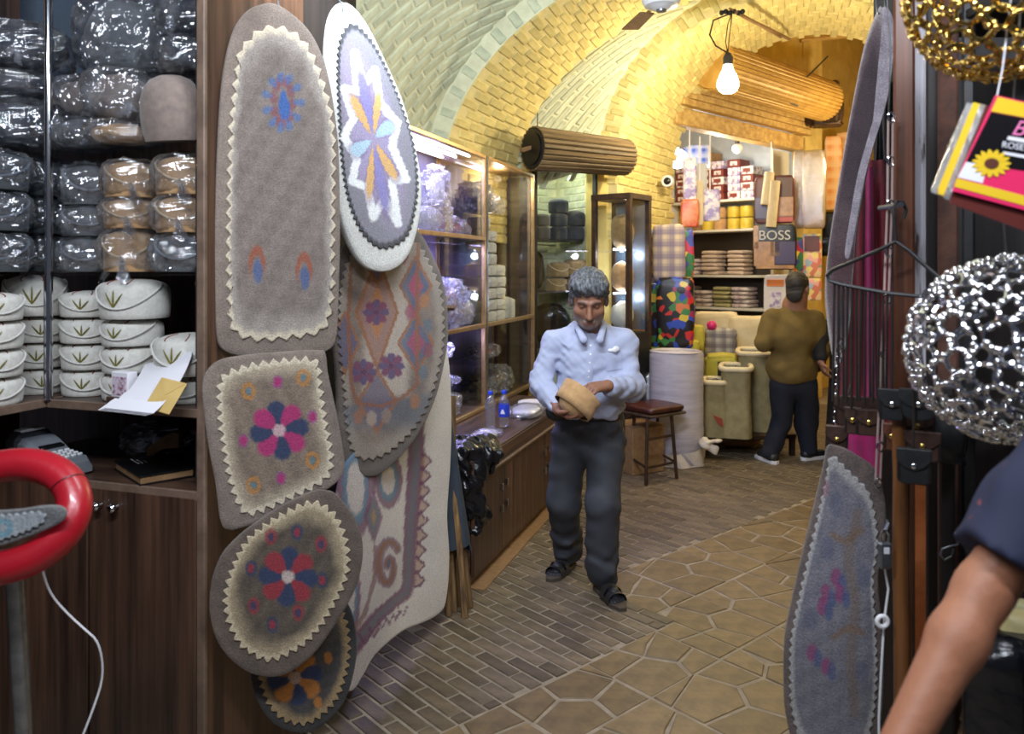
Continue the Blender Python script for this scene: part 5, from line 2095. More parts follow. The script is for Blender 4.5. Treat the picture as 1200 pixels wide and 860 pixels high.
# poles wrapped in slate cloth, leaning beside the rug
q0 = floor_pt(537, 716)
pol = thing('wrapped_poles', 'bundle of wooden poles wrapped in slate grey cloth beside the white rug', 'poles', (q0.x, q0.y, 0))
M['pole_wood'] = wood_mat('rough_pole_wood', srgb(150, 116, 72), srgb(78, 56, 36), 'Z', 1.2, .7, .2)
M['slate_cloth'] = mat('slate_cloth', srgb(58, 66, 78), .85, c2=srgb(46, 54, 64), nscale=8, bump=.1, bscale=300)
for k, (px, py, w) in enumerate([(526, 722, .016), (533, 717, .014), (545, 724, .017), (551, 712, .015), (538, 710, .014), (529, 712, .013)]):
    a_ = floor_pt(px, py) - Vector((q0.x, q0.y, 0))
    top = Vector((-.10 + .014 * k, .10 + .004 * k, 1.02))
    m_ = MB().tube([a_ + Vector((0, 0, .002)), a_.lerp(top, .3) + Vector((.004 * (-1) ** k, 0, 0)), a_.lerp(top, .6), top], [w, w * .98, w * .95, w * .9], 8)
    m_.build('pole', M['pole_wood'], pol)
cl = MB()


def clothfn(u, v):
    z = .29 + .78 * v + .05 * (u - .5) * (1 - v)
    a = 2 * math.pi * u
    cx_, cy_ = -.115 * (z / 1.02) + .005, .105 * z
    rx, ry = .062 + .018 * (1 - v), .05 + .015 * (1 - v)
    w = 1 + .10 * math.sin(3 * a + z * 5) + .05 * math.sin(7 * a)
    return (cx_ + rx * w * math.cos(a), cy_ + ry * w * math.sin(a), z)


cl.grid(clothfn, 40, 16, closed_u=True)
cl.build('cloth_wrap', M['slate_cloth'], pol, 180)

# ---- rolled shutter drum above the hat window
dr0, dr1 = P(624, 174, 6.55), P(733, 185, 7.08)
dv = (dr1 - dr0)
dl = dv.length
drum = thing('rolled_shutter', 'rolled slatted shutter drum hung above the hat shop window', 'shutter', tuple(dr0))
drum.rotation_euler = (0, 0, math.atan2(dv.y, dv.x))
M['slat_wood'] = mat('weathered_shutter_slat', srgb(132, 108, 72), .6, c2=srgb(66, 50, 34), nscale=1, stretch=(2, 30, 30), rand=.2, bump=.1)
n_s = 24
for k in range(n_s):
    a = 2 * math.pi * k / n_s
    r0, r1 = .172, .150
    mb = MB()
    wv = 2 * math.pi * r0 / n_s * .46
    wv2 = 2 * math.pi * r1 / n_s * .46
    h = .012
    for (xx, r, w_) in ((0, r0, wv), (dl, r1, wv2)):
        for (dr, s_) in ((0, -1), (0, 1), (h, .6), (h, -.6)):
            mb.v.append((xx, (r + dr) * math.cos(a) - s_ * w_ * math.sin(a), (r + dr) * math.sin(a) + s_ * w_ * math.cos(a)))
    mb.f += [(0, 1, 2, 3), (7, 6, 5, 4), (0, 4, 5, 1), (1, 5, 6, 2), (2, 6, 7, 3), (3, 7, 4, 0)]
    mb.build('slat', M['slat_wood'], drum, 0)
MB().tube([(.0, 0, 0), (dl, 0, 0)], [.165, .143], 30).build('core', M['black_metal'], drum)
MB().tube([(-.015, .0, 0), (.012, 0, 0)], [.135, .135], 30).build('end_plate', M['black'], drum)
MB().box((-.05, .02, .01), (.10, .05, .035), R(-18, 'Y'), bev=.006).build('axle_bar', M['card'], drum, 0)
MB().tube([(.05, 0, .15), (.05, .0, .30)], .005, 6).build('hanging_wire', M['black_metal'], drum)
MB().tube([(.06, .12, -.14), (dl + .02, .14, -.13)], .02, 8).build('bracket', M['iron'], drum)
# hat window under it
win = thing('hat_window', 'small hat shop window with shelves of grey and khaki hats', 'shop window', tuple(NP(.3, .06)), NROT)
MB().box((.345, -.02, 1.3), (.03, .14, 2.6), bev=.003).build('frame_post', M['black_metal'], win, 0)
MB().box((-.31, -.02, 1.3), (.03, .14, 2.6), bev=.003).build('frame_post', M['black_metal'], win, 0)
MB().box((0, -.02, 2.57), (.66, .14, .06), bev=.003).build('frame_head', M['iron'], win, 0)
MB().box((.02, -.06, 2.64), (.66, .10, .10), bev=.02).build('header_board', M['black_metal'], win, 0)
for z in (1.91, 1.44, .95):
    MB().box((.02, .30, z), (.62, .42, .014), bev=.002).build('shelf', M['black_metal'], win, 0)
pane = MB().box((.02, -.03, 1.3), (.62, .005, 2.5)).build('pane', M['glass'], win, 0)
lamp('hat_window_light', 'POINT', tuple(NP(.35, .16, 2.48)), 7, (.86, .95, .82), .04)
GW = 'grey hats in the small hat window'
hg = make_hat('felt_hat', 'x', M['dark_felt'], M['grey_cord'], .12, .085, .095, False, None, None, 25, cord=False)
ho = make_hat('felt_hat', 'x', M['olive_felt'], M['tan_cord'], .12, .088, .095, False, None, None, 26, cord=True, dip=.5)
for (x, y, z, lab, sc) in [(.40, .22, 1.918, 'charcoal hat at the bottom of the middle stack of the hat window', 1), (.40, .22, 2.038, 'charcoal hat second in the middle stack of the hat window', 1),
                           (.41, .23, 2.158, 'charcoal hat with a folded flap on top of the middle stack of the hat window', 1.1), (.585, .22, 1.918, 'charcoal hat at the bottom of the right stack of the hat window', 1.1),
                           (.585, .22, 2.05, 'large charcoal hat on top of the right stack of the hat window', 1.15), (.21, .22, 1.918, 'charcoal hat at the bottom of the left stack of the hat window', 1),
                           (.22, .22, 2.038, 'charcoal hat tipped on the left stack of the hat window', .9), (.05, .22, 1.918, 'charcoal hat half hidden behind the cabinet end in the hat window', 1)]:
    put(hg, NP(x, y, z + .001), lab, random.uniform(-15, 15), scale=(sc, sc, sc))
for (x, y, z, lab, sc) in [(.36, .2, 1.448, 'khaki felt hat at the bottom left of the lower stack of the hat window', 1.05), (.56, .2, 1.448, 'khaki felt hat at the bottom right of the lower stack of the hat window', 1.1),
                           (.38, .2, 1.576, 'khaki felt hat with tan cord on top of the lower left stack', 1.15), (.57, .2, 1.582, 'large khaki felt hat on top of the lower right stack', 1.35)]:
    put(ho, NP(x, y, z + .001), lab, random.uniform(-25, 25), scale=(sc, sc, sc))
blk = lump('black_bag', 'black plastic bag slumped at the left inside the hat window', M['black_bag'], None, .10, .10, .38, 91)
place(blk, NP(.14, .22, 1.449))
blk = lump('black_bag', 'black plastic bag on the lowest shelf of the hat window', M['black_bag'], None, .22, .14, .40, 92)
place(blk, NP(.28, .2, .958))

# ---- narrow glass case against the pier
cc = P(737, 400, 6.72)
case = thing('corner_case', 'narrow dark framed glass case with folded felt goods, against the pier', 'display case', (cc.x, cc.y, 0))
case.rotation_euler = (0, 0, math.radians(52))
# local: x along the right face, y along the left face (away from the front corner)
W1, W2_, HC = .34, .34, 2.27
for (x, y) in ((0, 0), (W1, 0), (0, W2_), (W1, W2_)):
    MB().box((x, y, HC / 2), (.045, .045, HC), bev=.004).build('post', M['iron'], case, 0)
MB().box((W1 / 2, W2_ / 2, HC), (W1 + .05, W2_ + .05, .05), bev=.004).build('top', M['iron'], case, 0)
MB().box((W1 / 2, W2_ / 2, .55), (W1 + .04, W2_ + .04, 1.1), bev=.004).build('base', M['black_metal'], case, 0)
for z in (1.42, 1.80):
    MB().box((W1 / 2, W2_ / 2, z), (W1 - .02, W2_ - .02, .008)).build('glass_shelf', M['glass'], case, 0)
    MB().box((W1 * .5, W2_ * .5, z + .018), (W1 * .8, .012, .012), bev=.003).build('led_strip', M['led'], case, 0)
for a_, b_ in (((W1 / 2, 0, 1.68), (W1 - .04, .004, 1.14)), ((0, W2_ / 2, 1.68), (.004, W2_ - .04, 1.14))):
    MB().box(a_, b_).build('pane', M['glass'], case, 0)
MB().box((W1 - .01, W2_ / 2, 1.68), (.006, W2_ - .05, 1.14)).build('rear_panel', M['mirror_blue'], case, 0)
lamp('case_light', 'POINT', tuple(Vector((cc.x, cc.y, 0)) + Matrix.Rotation(math.radians(52), 4, 'Z') @ Vector((.17, .17, 1.39))), 3.0, (.75, .86, 1), .03)
lamp('case_light', 'POINT', tuple(Vector((cc.x, cc.y, 0)) + Matrix.Rotation(math.radians(52), 4, 'Z') @ Vector((.17, .17, 1.77))), 3.0, (.75, .86, 1), .03)
for k, (z, h, lab, fm) in enumerate([(1.11, .27, 'white felt bundle on the lowest shelf of the corner case', M['white_felt']), (1.43, .30, 'tan felt slippers bundle on the middle shelf of the corner case', M['tan_felt']),
                                     (1.81, .34, 'folded beige felt waistcoat on the top shelf of the corner case', M['olive_felt'])]):
    t = lump('felt_bundle', lab, fm, None, .11, .13, h, 95 + k)
    t.location = Vector((cc.x, cc.y, z)) + Matrix.Rotation(math.radians(52), 4, 'Z') @ Vector((.18, .17, 0))
# ================================================================ bulb, fan, and the far shop
bulb = thing('light_bulb', 'glowing bare bulb hanging under the crown of the yellow arch', 'light bulb', tuple(BULB))
M['bulb_glow'] = emit_mat('glowing_bulb_glass', (1.0, .93, .74), 26)
MB().lathe([(.004, -.125), (.045, -.118), (.075, -.095), (.088, -.06), (.085, -.02), (.066, .03), (.045, .07), (.036, .10), (.034, .115)], 26).build('glass_bulb', M['bulb_glow'], bulb, 60)
MB().lathe([(.034, .112), (.04, .118), (.042, .17), (.034, .19), (.022, .21), (.008, .215)], 18).build('socket', M['dark_plastic'], bulb, 40)
top = P(858, 15, 6.62) - BULB
MB().tube([(0, 0, .21), (.01, 0, .33), (.03, .02, .45), top], .004, 6).tube([(0, 0, .21), (-.02, 0, .30), (0, 0, .45), top], .004, 6).build('wire', M['black'], bulb)
MB().tube([(0, 0, .21), (-.10, 0, .27), (-.15, 0, .36), (-.12, 0, .48), top], .007, 6).build('cord', M['black'], bulb)
knot = MB()
for k in range(6):
    knot.ball((top.x + (k - 2.5) * .035, top.y, top.z + .01 * (k % 2)), .022, 6)
knot.build('cable_knot', M['black_metal'], bulb)
tag(MB().tube([P(862, 14, 6.6), P(880, 24, 6.9), P(905, 36, 7.3), P(925, 46, 7.8)], .016, 8).tube([P(855, 10, 6.55), P(870, 18, 6.8), P(915, 44, 7.5)], .01, 6).build('conduit', M['card']),
    'brown cable conduit running from the bulb across the arch', 'conduit')
fc = P(775, -2, 5.0)
fan = thing('ceiling_fan', 'white ceiling fan motor with brown blades at the top of the picture', 'ceiling fan', tuple(fc))
MB().lathe([(.01, -.075), (.055, -.072), (.07, -.06), (.105, -.05), (.122, -.02), (.122, .02), (.10, .05), (.05, .07), (.02, .08), (.02, .55)], 30).build('motor', M['white_plastic'], fan, 40)
MB().lathe([(.01, -.09), (.03, -.086), (.034, -.072), (.03, -.068)], 18).build('hub_cap', M['steel'], fan, 40)
for k in range(3):
    a = math.radians(100 + 120 * k)
    Mx = Matrix.Rotation(a, 4, 'Z')
    MB().box((.20, 0, -.01), (.18, .03, .006), Mx, bev=.002).prism([(.26, -.05), (.62, -.065), (.64, .055), (.26, .05)], -.012, -.004, Mx).build('blade', M['card'], fan, 0)

cv = thing('wall_camera', 'small round white wall camera on the yellow brick pier', 'camera', tuple(P(783, 213, 7.9)))
MB().lathe([(.02, 0), (.06, .0), (.062, .05), (.055, .07), (.04, .072), (.038, .06), (.001, .06)], 20, R(-20, 'Z') @ R(90, 'X')).build('housing', M['white_plastic'], cv, 40)
MB().lathe([(.036, .061), (.02, .072), (.001, .075)], 16, R(-20, 'Z') @ R(90, 'X')).build('lens', M['black'], cv, 40)
MB().box((-.0, .09, .0), (.05, .16, .05), bev=.01).build('mount', M['white_plastic'], cv, 0)

# roll shutter of the far shop
fsd = thing('rolled_shutter', 'rolled yellow metal shutter above the far shop lintel', 'shutter', tuple(SP(-.1, -.43, 3.66)), SROT)
n_s = 34
for k in range(n_s):
    a = 2 * math.pi * k / n_s
    r = .235
    w_ = 2 * math.pi * r / n_s * .44
    mb = MB()
    for xx in (0, 2.4):
        for (dr, s_) in ((0, -1), (0, 1), (.010, .6), (.010, -.6)):
            mb.v.append((xx, (r + dr) * math.cos(a) - s_ * w_ * math.sin(a), (r + dr) * math.sin(a) + s_ * w_ * math.cos(a)))
    mb.f += [(0, 1, 2, 3), (7, 6, 5, 4), (0, 4, 5, 1), (1, 5, 6, 2), (2, 6, 7, 3), (3, 7, 4, 0)]
    mb.build('slat', M['ochre_metal'], fsd, 0)
MB().tube([(.01, 0, 0), (2.39, 0, 0)], .229, 34).build('core', M['ochre_metal'], fsd)
MB().box((2.46, .05, -.02), (.08, .42, .5), bev=.02).build('end_bracket', M['iron'], fsd, 0)
pp = tag(MB().tube([SP(2.35, -.12, 4.45), SP(3.4, -.9, 4.62)], .03, 8).build('pole', M['yellow_wood']), 'yellowish pole slanting across the wall above the far shop', 'pole')
for pts, lab in (([(888, 96), (905, 104), (925, 106), (948, 88), (970, 66)], 'thin cable sagging across the wall above the far shop'),
                 ([(868, 80), (890, 100), (912, 116), (935, 124)], 'thin cable running down to the shutter of the far shop')):
    tag(MB().tube([P(x, y, 8.3 + .14 * i) for i, (x, y) in enumerate(pts)], .009, 5).build('cable', M['black_metal']), lab, 'cable')

# ---- shelving inside the far shop
M['shelf_white'] = mat('off_white_shelf', srgb(206, 202, 192), .6)
M['shelf_dark'] = mat('dark_shelf_back', srgb(64, 54, 46), .8)
sh = thing('shop_shelving', 'shelving of the far shop holding boxes, rolls and folded cloths', 'shelf unit', tuple(SP(2.42, 0)), SROT)
for z in (2.52, 2.14, 1.555, 1.14):
    MB().box((-.20, .82, z), (.40, 1.5, .03), bev=.003).build('shelf', M['shelf_white'], sh, 0)
for y in (.08, 1.56):
    MB().box((-.2, y, 1.6), (.4, .03, 3.0)).build('side_panel', M['shelf_white'], sh, 0)
MB().box((-.01, .82, 1.4), (.02, 1.5, 1.6)).build('back_panel', M['shelf_dark'], sh, 0)
MB().box((-.22, 1.56, 1.7), (.05, .06, 3.2)).build('post', M['yellow_wood'], sh, 0)
bxm = [mat('maroon_carton', srgb(112, 48, 44), .5), mat('violet_print_carton', srgb(140, 124, 170), .5, c2=srgb(210, 202, 216), nscale=26, contrast=(.45, .55)), mat('white_print_carton', srgb(214, 206, 206), .5, c2=srgb(130, 104, 130), nscale=22, contrast=(.5, .6))]
ci = 0
rown = ['bottom', 'second', 'third', 'fourth', 'fifth']
for col in range(6):
    y = 1.42 - col * .185 - (.05 if col >= 4 else 0)
    for r in range(5):
        if col == 5 and r > 3:
            continue
        t = thing('carton', '%s carton, %s row of the top shelf, %s column from the pale post' % (
            ['maroon', 'violet printed', 'white printed'][(col + (1 if 0 < col < 3 else 0)) % 3 if r % 2 else (col * 2 + r) % 3], rown[r], ['first', 'second', 'third', 'fourth', 'fifth', 'last'][col]), 'carton',
            tuple(SP(2.42 - .23, y, 2.536 + r * .101)), SROT, 'cartons on the top shelf of the far shop')
        m_ = bxm[(col + (1 if 0 < col < 3 else 0)) % 3 if r % 2 else (col * 2 + r) % 3]
        MB().box((0, 0, .05), (.25, .172, .097), bev=.003).build('box_body', m_, t, 0)
        MB().box((-.1265, 0, .05), (.003, .10, .05)).build('label', bxm[2] if m_ is not bxm[2] else bxm[0], t, 0)
t = thing('carton', 'long maroon and cream carton lying on top of the stacked cartons', 'carton', tuple(SP(2.42 - .23, 1.12, 3.043)), SROT)
MB().box((0, 0, .06), (.26, .34, .12), bev=.004).build('box_body', M['card'], t, 0)
MB().box((-.132, 0, .06), (.003, .26, .07)).build('label', bxm[0], t, 0)
M['yellow_roll'] = mat('yellow_wrapped_roll', srgb(214, 190, 70), .5, c2=srgb(186, 160, 52), nscale=14)
for k, (y, n, m_) in enumerate([(1.24, 1, M['card']), (1.08, 2, M['yellow_roll']), (.90, 2, M['tan_felt']), (.70, 2, M['yellow_roll']), (.52, 2, M['yellow_roll'])]):
    for r in range(n):
        t = thing('wrapped_roll', '%s wrapped roll, %s of the %s pair on the second shelf of the far shop' % ('yellow' if m_ is M['yellow_roll'] else 'tan', ['lower', 'upper'][r], ['first', 'second', 'third', 'fourth', 'last'][k]), 'roll',
                  tuple(SP(2.42 - .22, y, 2.157 + r * .15)), 0, 'rolls on the second shelf of the far shop')
        MB().lathe([(.02, 0), (.078, .004), (.085, .02), (.085, .125), (.078, .143), (.02, .147)], 20).build('wrapping', m_, t, 60)
clm = [mat('beige_towel', srgb(206, 186, 168), .95, c2=srgb(180, 158, 142), nscale=14), mat('pale_towel', srgb(214, 206, 198), .95, c2=srgb(160, 130, 140), nscale=20), mat('olive_towel', srgb(170, 164, 118), .95, c2=srgb(150, 140, 96), nscale=14)]


def folded(w, d, h, seed):
    mb = MB()

    def fn(u, v):
        a = 2 * math.pi * u
        el = (v - .5) * math.pi
        ce, se = math.cos(el), math.sin(el)
        x = w / 2 * math.copysign(abs(math.cos(a) * ce) ** .35, math.cos(a) * ce)
        y = d / 2 * math.copysign(abs(math.sin(a) * ce) ** .35, math.sin(a) * ce)
        z = h / 2 * (1 + math.copysign(abs(se) ** .6, se))
        k = .012 * mnoise.noise(Vector((x * 14 + seed, y * 14, z * 30)))
        return (x + k, y + k, max(0, z + k * .4))
    return mb.grid(fn, 26, 10, closed_u=True)


for k, (y, n, z, m_) in enumerate([(1.30, 4, 1.572, 1), (1.00, 6, 1.572, 0), (.62, 6, 1.572, 0), (1.38, 5, 1.157, 0), (1.10, 4, 1.157, 1), (.82, 5, 1.157, 2), (.55, 5, 1.157, 1)]):
    for r in range(n):
        t = folded(.28 - .01 * (r % 2), .255, .052, k * 9 + r).build('folded_cloth', clm[m_], None, 180)
        t.location = SP(2.42 - .22 + random.uniform(-.02, .02), y + random.uniform(-.012, .012), z + r * .0525)
        t.rotation_euler = (0, 0, SROT + random.uniform(-.12, .12))
        tag(t, '%s folded cloth, number %s up in the %s pile of the %s shelf' % (['beige', 'pale', 'olive'][m_], ['one', 'two', 'three', 'four', 'five', 'six'][r], ['first', 'second', 'third', 'first', 'second', 'third', 'fourth'][k], 'third' if z > 1.5 else 'lowest'),
            'cloth', 'folded cloths on the far shop shelves')
# lamps inside
gl = thing('globe_lamp', 'bright white globe lamp at the left inside the far shop', 'lamp', tuple(P(794, 186, 8.9)))
M['globe'] = emit_mat('white_globe_light', (.9, .95, 1.0), 14)
MB().ball((0, 0, 0), .11, 14).build('globe', M['globe'], gl, 180)
MB().cyl((0, 0, .1), (0, 0, .45), .012, n=8).build('stem', M['white_plastic'], gl)
sl = thing('spot_bulb', 'small unlit frosted bulb under the lintel of the far shop', 'light bulb', tuple(P(864, 174, 9.4)))
MB().ball((0, 0, 0), .06, 12).build('frosted_glass', M['paper'], sl, 180)
MB().cyl((0, 0, .04), (0, 0, .16), .03, .02, 12).build('socket', M['dark_plastic'], sl)


# ---- soft packets, bags and sacks placed in front of the shop
def pack(name, label, cat, x0, y0, x1, y1, Y, th, m, spin=0.0, seed=0, amp=.012, part='body', prints=(), group=None, film=None):
    a, b = P((x0 + x1) / 2, y1, Y), P((x0 + x1) / 2, y0, Y)
    w, h = (x1 - x0) / F * Y, b.z - a.z
    t = thing(name, label, cat, tuple(a), math.atan2(-a.x, a.y) + math.radians(spin), group)
    film_shell(w / 2, th / 2, h, seed, amp, tuft=False, n=28, m=18, kk=.3, vk=.42).build(part, m, t, 180)
    for (u0, v0, u1, v1, pm, nm) in prints:
        MB().box((w * ((u0 + u1) / 2 - .5), -th / 2 - amp * .9 - .002, h * (v0 + v1) / 2), (w * (u1 - u0), .01, h * (v1 - v0)), bev=.003).build(nm, pm, t, 0)
    if film:
        film_shell(w / 2 * 1.06, th / 2 * 1.2, h * 1.02, seed + 3, amp, tuft=False, kk=.3, vk=.42).build('plastic_sleeve', film, t, 180)
    return t


def plaid_mat(name, base, bars, scale=16):
    m, nt, b = new_mat(name)
    N, L = nt.nodes, nt.links
    tc = N.new('ShaderNodeTexCoord')
    sep = N.new('ShaderNodeSeparateXYZ')
    L.new(tc.outputs['Object'], sep.inputs[0])
    cur = None
    for ax, ph in (('X', 0), ('Z', 1), ('X', 2.2), ('Z', 2.9)):
        mu = N.new('ShaderNodeMath')
        mu.operation = 'MULTIPLY_ADD'
        mu.inputs[1].default_value = scale * 6.283 * (1 if ph < 2 else 2)
        mu.inputs[2].default_value = ph
        L.new(sep.outputs[ax], mu.inputs[0])
        si = N.new('ShaderNodeMath')
        si.operation = 'SINE'
        L.new(mu.outputs[0], si.inputs[0])
        gt = N.new('ShaderNodeMapRange')
        gt.inputs['From Min'].default_value, gt.inputs['From Max'].default_value = .2, .5
        gt.inputs['To Max'].default_value = .6 if ph < 2 else .3
        L.new(si.outputs[0], gt.inputs['Value'])
        mx = N.new('ShaderNodeMix')
        mx.data_type = 'RGBA'
        L.new(gt.outputs[0], mx.inputs['Factor'])
        if cur is None:
            mx.inputs['A'].default_value = (*base, 1)
        else:
            L.new(cur, mx.inputs['A'])
        mx.inputs['B'].default_value = (*bars, 1)
        cur = mx.outputs['Result']
    L.new(cur, b.inputs['Base Color'])
    b.inputs['Roughness'].default_value = .6
    return m


def patch_mat(name, cols, scale=14, rough=.35):
    """cells of many print colours on a dark ground"""
    m, nt, b = new_mat(name)
    N, L = nt.nodes, nt.links
    tc = N.new('ShaderNodeTexCoord')
    vo = N.new('ShaderNodeTexVoronoi')
    vo.inputs['Scale'].default_value = scale
    L.new(tc.outputs['Object'], vo.inputs['Vector'])
    sep = N.new('ShaderNodeSeparateColor')
    L.new(vo.outputs['Color'], sep.inputs[0])
    cr = N.new('ShaderNodeValToRGB')
    cr.color_ramp.interpolation = 'CONSTANT'
    el = cr.color_ramp.elements
    for i, c in enumerate(cols):
        e_ = el[i] if i < 2 else el.new(i / len(cols))
        e_.position = i / len(cols)
        e_.color = (*c, 1)
    L.new(sep.outputs[0], cr.inputs['Fac'])
    L.new(cr.outputs['Color'], b.inputs['Base Color'])
    b.inputs['Roughness'].default_value = rough
    return m


M['plaid_beige'] = plaid_mat('beige_violet_plaid', srgb(206, 184, 156), srgb(112, 96, 130), 9)
M['plaid_blue'] = plaid_mat('blue_white_plaid', srgb(64, 92, 190), srgb(206, 212, 232), 9)
M['plaid_orange'] = plaid_mat('orange_check_cloth', srgb(214, 140, 66), srgb(226, 190, 140), 7)
M['plaid_grey'] = plaid_mat('grey_check_bag', srgb(170, 166, 160), srgb(84, 74, 84), 10)
M['butterfly'] = patch_mat('dark_bag_bright_prints', [srgb(26, 20, 24), srgb(190, 40, 36), srgb(26, 20, 24), srgb(44, 70, 170), srgb(30, 22, 26), srgb(210, 180, 50), srgb(34, 24, 26), srgb(60, 120, 60), srgb(30, 20, 24), srgb(206, 110, 50), srgb(28, 20, 24), srgb(150, 40, 90)], 17)
M['colour_print'] = patch_mat('bright_colour_print', [srgb(220, 80, 50), srgb(60, 120, 80), srgb(236, 200, 80), srgb(70, 80, 170), srgb(230, 180, 160), srgb(190, 50, 90)], 12)
M['kid_print'] = patch_mat('pale_colour_print', [srgb(224, 190, 150), srgb(200, 110, 80), srgb(150, 170, 190), srgb(220, 200, 110), srgb(120, 150, 110), srgb(224, 160, 150)], 16)
M['violet_pack'] = mat('violet_white_packet', srgb(150, 132, 196), .35, c2=srgb(226, 220, 232), nscale=13, contrast=(.45, .56))
M['orange_pack'] = mat('orange_packet', srgb(220, 140, 96), .35, c2=srgb(204, 84, 52), nscale=9, contrast=(.45, .6))
M['cream_pack'] = mat('cream_sack_cloth', srgb(222, 208, 178), .8, c2=srgb(204, 186, 150), nscale=8, bump=.1, bscale=40)
M['olive_bolster'] = mat('yellow_green_bolster', srgb(190, 176, 62), .7, c2=srgb(160, 146, 44), nscale=8)
M['green_bolster'] = mat('green_bolster', srgb(120, 140, 52), .7, c2=srgb(96, 116, 40), nscale=8)
M['sack'] = mat('khaki_woven_sack', srgb(152, 140, 104), .85, c2=srgb(124, 112, 80), nscale=10, bump=.15, bscale=120)
M['orange_print'] = mat('orange_print', srgb(222, 132, 66), .6)
M['purple'] = mat('deep_purple_print', srgb(66, 50, 96), .35)
M['gold_print'] = mat('gold_print', srgb(206, 158, 92), .3, c2=srgb(150, 104, 62), nscale=12)
M['pink'] = mat('pink_print', srgb(206, 104, 104), .5)
M['maroon'] = mat('maroon_print', srgb(90, 36, 30), .4)

pack('plaid_bag', 'beige and violet plaid carrier bag hanging on the pier', 'bag', 766, 264, 802, 330, 7.25, .10, M['plaid_beige'], -4, 1, .01)
pack('plaid_bag', 'blue and white plaid bag behind the beige plaid one', 'bag', 758, 270, 776, 332, 7.40, .10, M['plaid_blue'], -4, 2, .01)
pack('printed_bag', 'dark shiny bag with bright butterfly prints under the plaid bags', 'bag', 771, 326, 812, 408, 7.20, .14, M['butterfly'], -6, 3, .015)
pack('printed_bag', 'narrow dark bag with colourful prints beside the glass case', 'bag', 758, 332, 774, 408, 7.30, .12, M['butterfly'], 10, 4, .015)
pack('printed_bag', 'red and green printed bag edge behind the plaid bag', 'bag', 797, 270, 812, 326, 7.60, .10, M['colour_print'], 0, 5, .012)
pack('hanging_packet', 'long violet packet hanging at the left of the far shop opening', 'packet', 801, 186, 816, 236, 8.3, .08, M['violet_pack'], 0, 6, .01)
pack('hanging_packet', 'orange and white packet hanging under the violet one', 'packet', 799, 234, 818, 266, 8.25, .08, M['orange_pack'], 0, 7, .01)
pack('hanging_packet', 'cream narrow packet hanging beside the orange one', 'packet', 815, 212, 824, 264, 8.35, .05, M['cream_pack'], 0, 8, .006)
pack('hanging_packet', 'blue violet packet of pens hanging in the far shop opening', 'packet', 824, 222, 843, 259, 8.5, .05, M['violet_pack'], 0, 9, .006)
pack('checked_bundle', 'blue and white checked bundle at the top left in the far shop', 'bundle', 803, 172, 830, 196, 9.3, .20, M['plaid_blue'], 0, 10, .02)
pack('hanging_packet', 'pale grey packet behind the violet packet', 'packet', 814, 192, 828, 224, 8.8, .05, mat('pale_grey_packet', srgb(196, 200, 206), .4), 0, 11, .006)
for px, py0, py1, Y in ((808, 152, 187, 8.25), (832, 158, 224, 8.45), (904, 166, 200, 9.05), (820, 160, 213, 8.35)):
    tag(MB().tube([P(px, py0, Y), P(px, py1, Y)], .008, 5).build('string', M['paper']), 'pale string holding goods under the lintel at %s' % {808: 'the violet packet', 832: 'the packet of pens', 904: 'the wound paper rolls', 820: 'the cream packet'}[px], 'string')
ch = pack('poster_bag', 'dark printed carrier bag with a portrait picture hanging behind the paper rolls', 'bag', 885, 206, 930, 262, 9.0, .05, M['maroon'], 0, 12, .004,
          prints=[(.02, .1, .5, .55, M['purple'], 'print'), (.5, .12, .96, .55, M['gold_print'], 'print'), (.55, .55, .94, .95, mat('brown_hair_print', srgb(96, 60, 36), .4), 'print'), (.3, .03, .96, .16, M['pink'], 'print')])
for k, (x0, y0, x1, y1, lab) in enumerate([(893, 202, 905, 240, 'cream paper roll hanging in front of the portrait bag, upper one'), (899, 212, 912, 266, 'cream paper roll hanging in front of the portrait bag, lower one')]):
    a, b = P((x0 + x1) / 2 - 2, y1, 8.9 - .08 * k), P((x0 + x1) / 2 + 3, y0, 8.9 - .08 * k)
    o = MB().tube([a, b], .055, 14).build('paper_roll', M['cream_pack'])
    tag(o, lab, 'roll')
bb_ = pack('lettered_bag', 'black and gold carrier bag with white capital letters', 'bag', 883, 263, 932, 316, 8.9, .05, M['black'], 0, 13, .004,
           prints=[(.03, .08, .5, .62, M['gold_print'], 'print'), (.5, .12, .97, .62, M['purple'], 'print'), (.08, .02, .95, .10, M['gold_print'], 'print'), (.02, .45, .14, .98, M['gold_print'], 'print'), (.40, .30, .62, .62, mat('skin_tone_print', srgb(196, 160, 130), .4), 'print')])
text_mesh('BOSS', .15, .003, M['paper'], 'lettering', bb_, (.0, -.046, .335), (math.pi / 2, 0, 0))
pack('newspaper_poster', 'pale printed paper poster behind the man in the olive jacket', 'poster', 896, 322, 928, 376, 9.2, .04, M['paper'], 0, 14, .003,
     prints=[(.2, .3, .6, .62, M['violet_pack'], 'print'), (.1, .75, .7, .9, M['orange_print'], 'print')])
pack('colour_poster', 'bright printed packet hanging at the pillar, larger one', 'poster', 941, 274, 962, 325, 9.4, .04, M['kid_print'], 0, 15, .003, prints=[(.1, .6, .9, .95, M['maroon'], 'print')])
pack('colour_poster', 'narrow bright printed packet hanging beside the larger one', 'poster', 931, 278, 941, 320, 9.45, .04, M['colour_print'], 0, 16, .003)
pack('colour_poster', 'pale printed packet hanging low on the pillar', 'poster', 944, 326, 962, 352, 9.4, .04, M['kid_print'], 0, 17, .003)
M['tan_bag'] = mat('tan_paper_bag', srgb(196, 158, 92), .6, c2=srgb(172, 132, 70), nscale=10)
pack('tan_bag', 'long tan bag in clear plastic hanging on the pillar, narrower one', 'bag', 930, 178, 942, 268, 9.4, .06, M['tan_bag'], 0, 18, .006, film=M['film'])
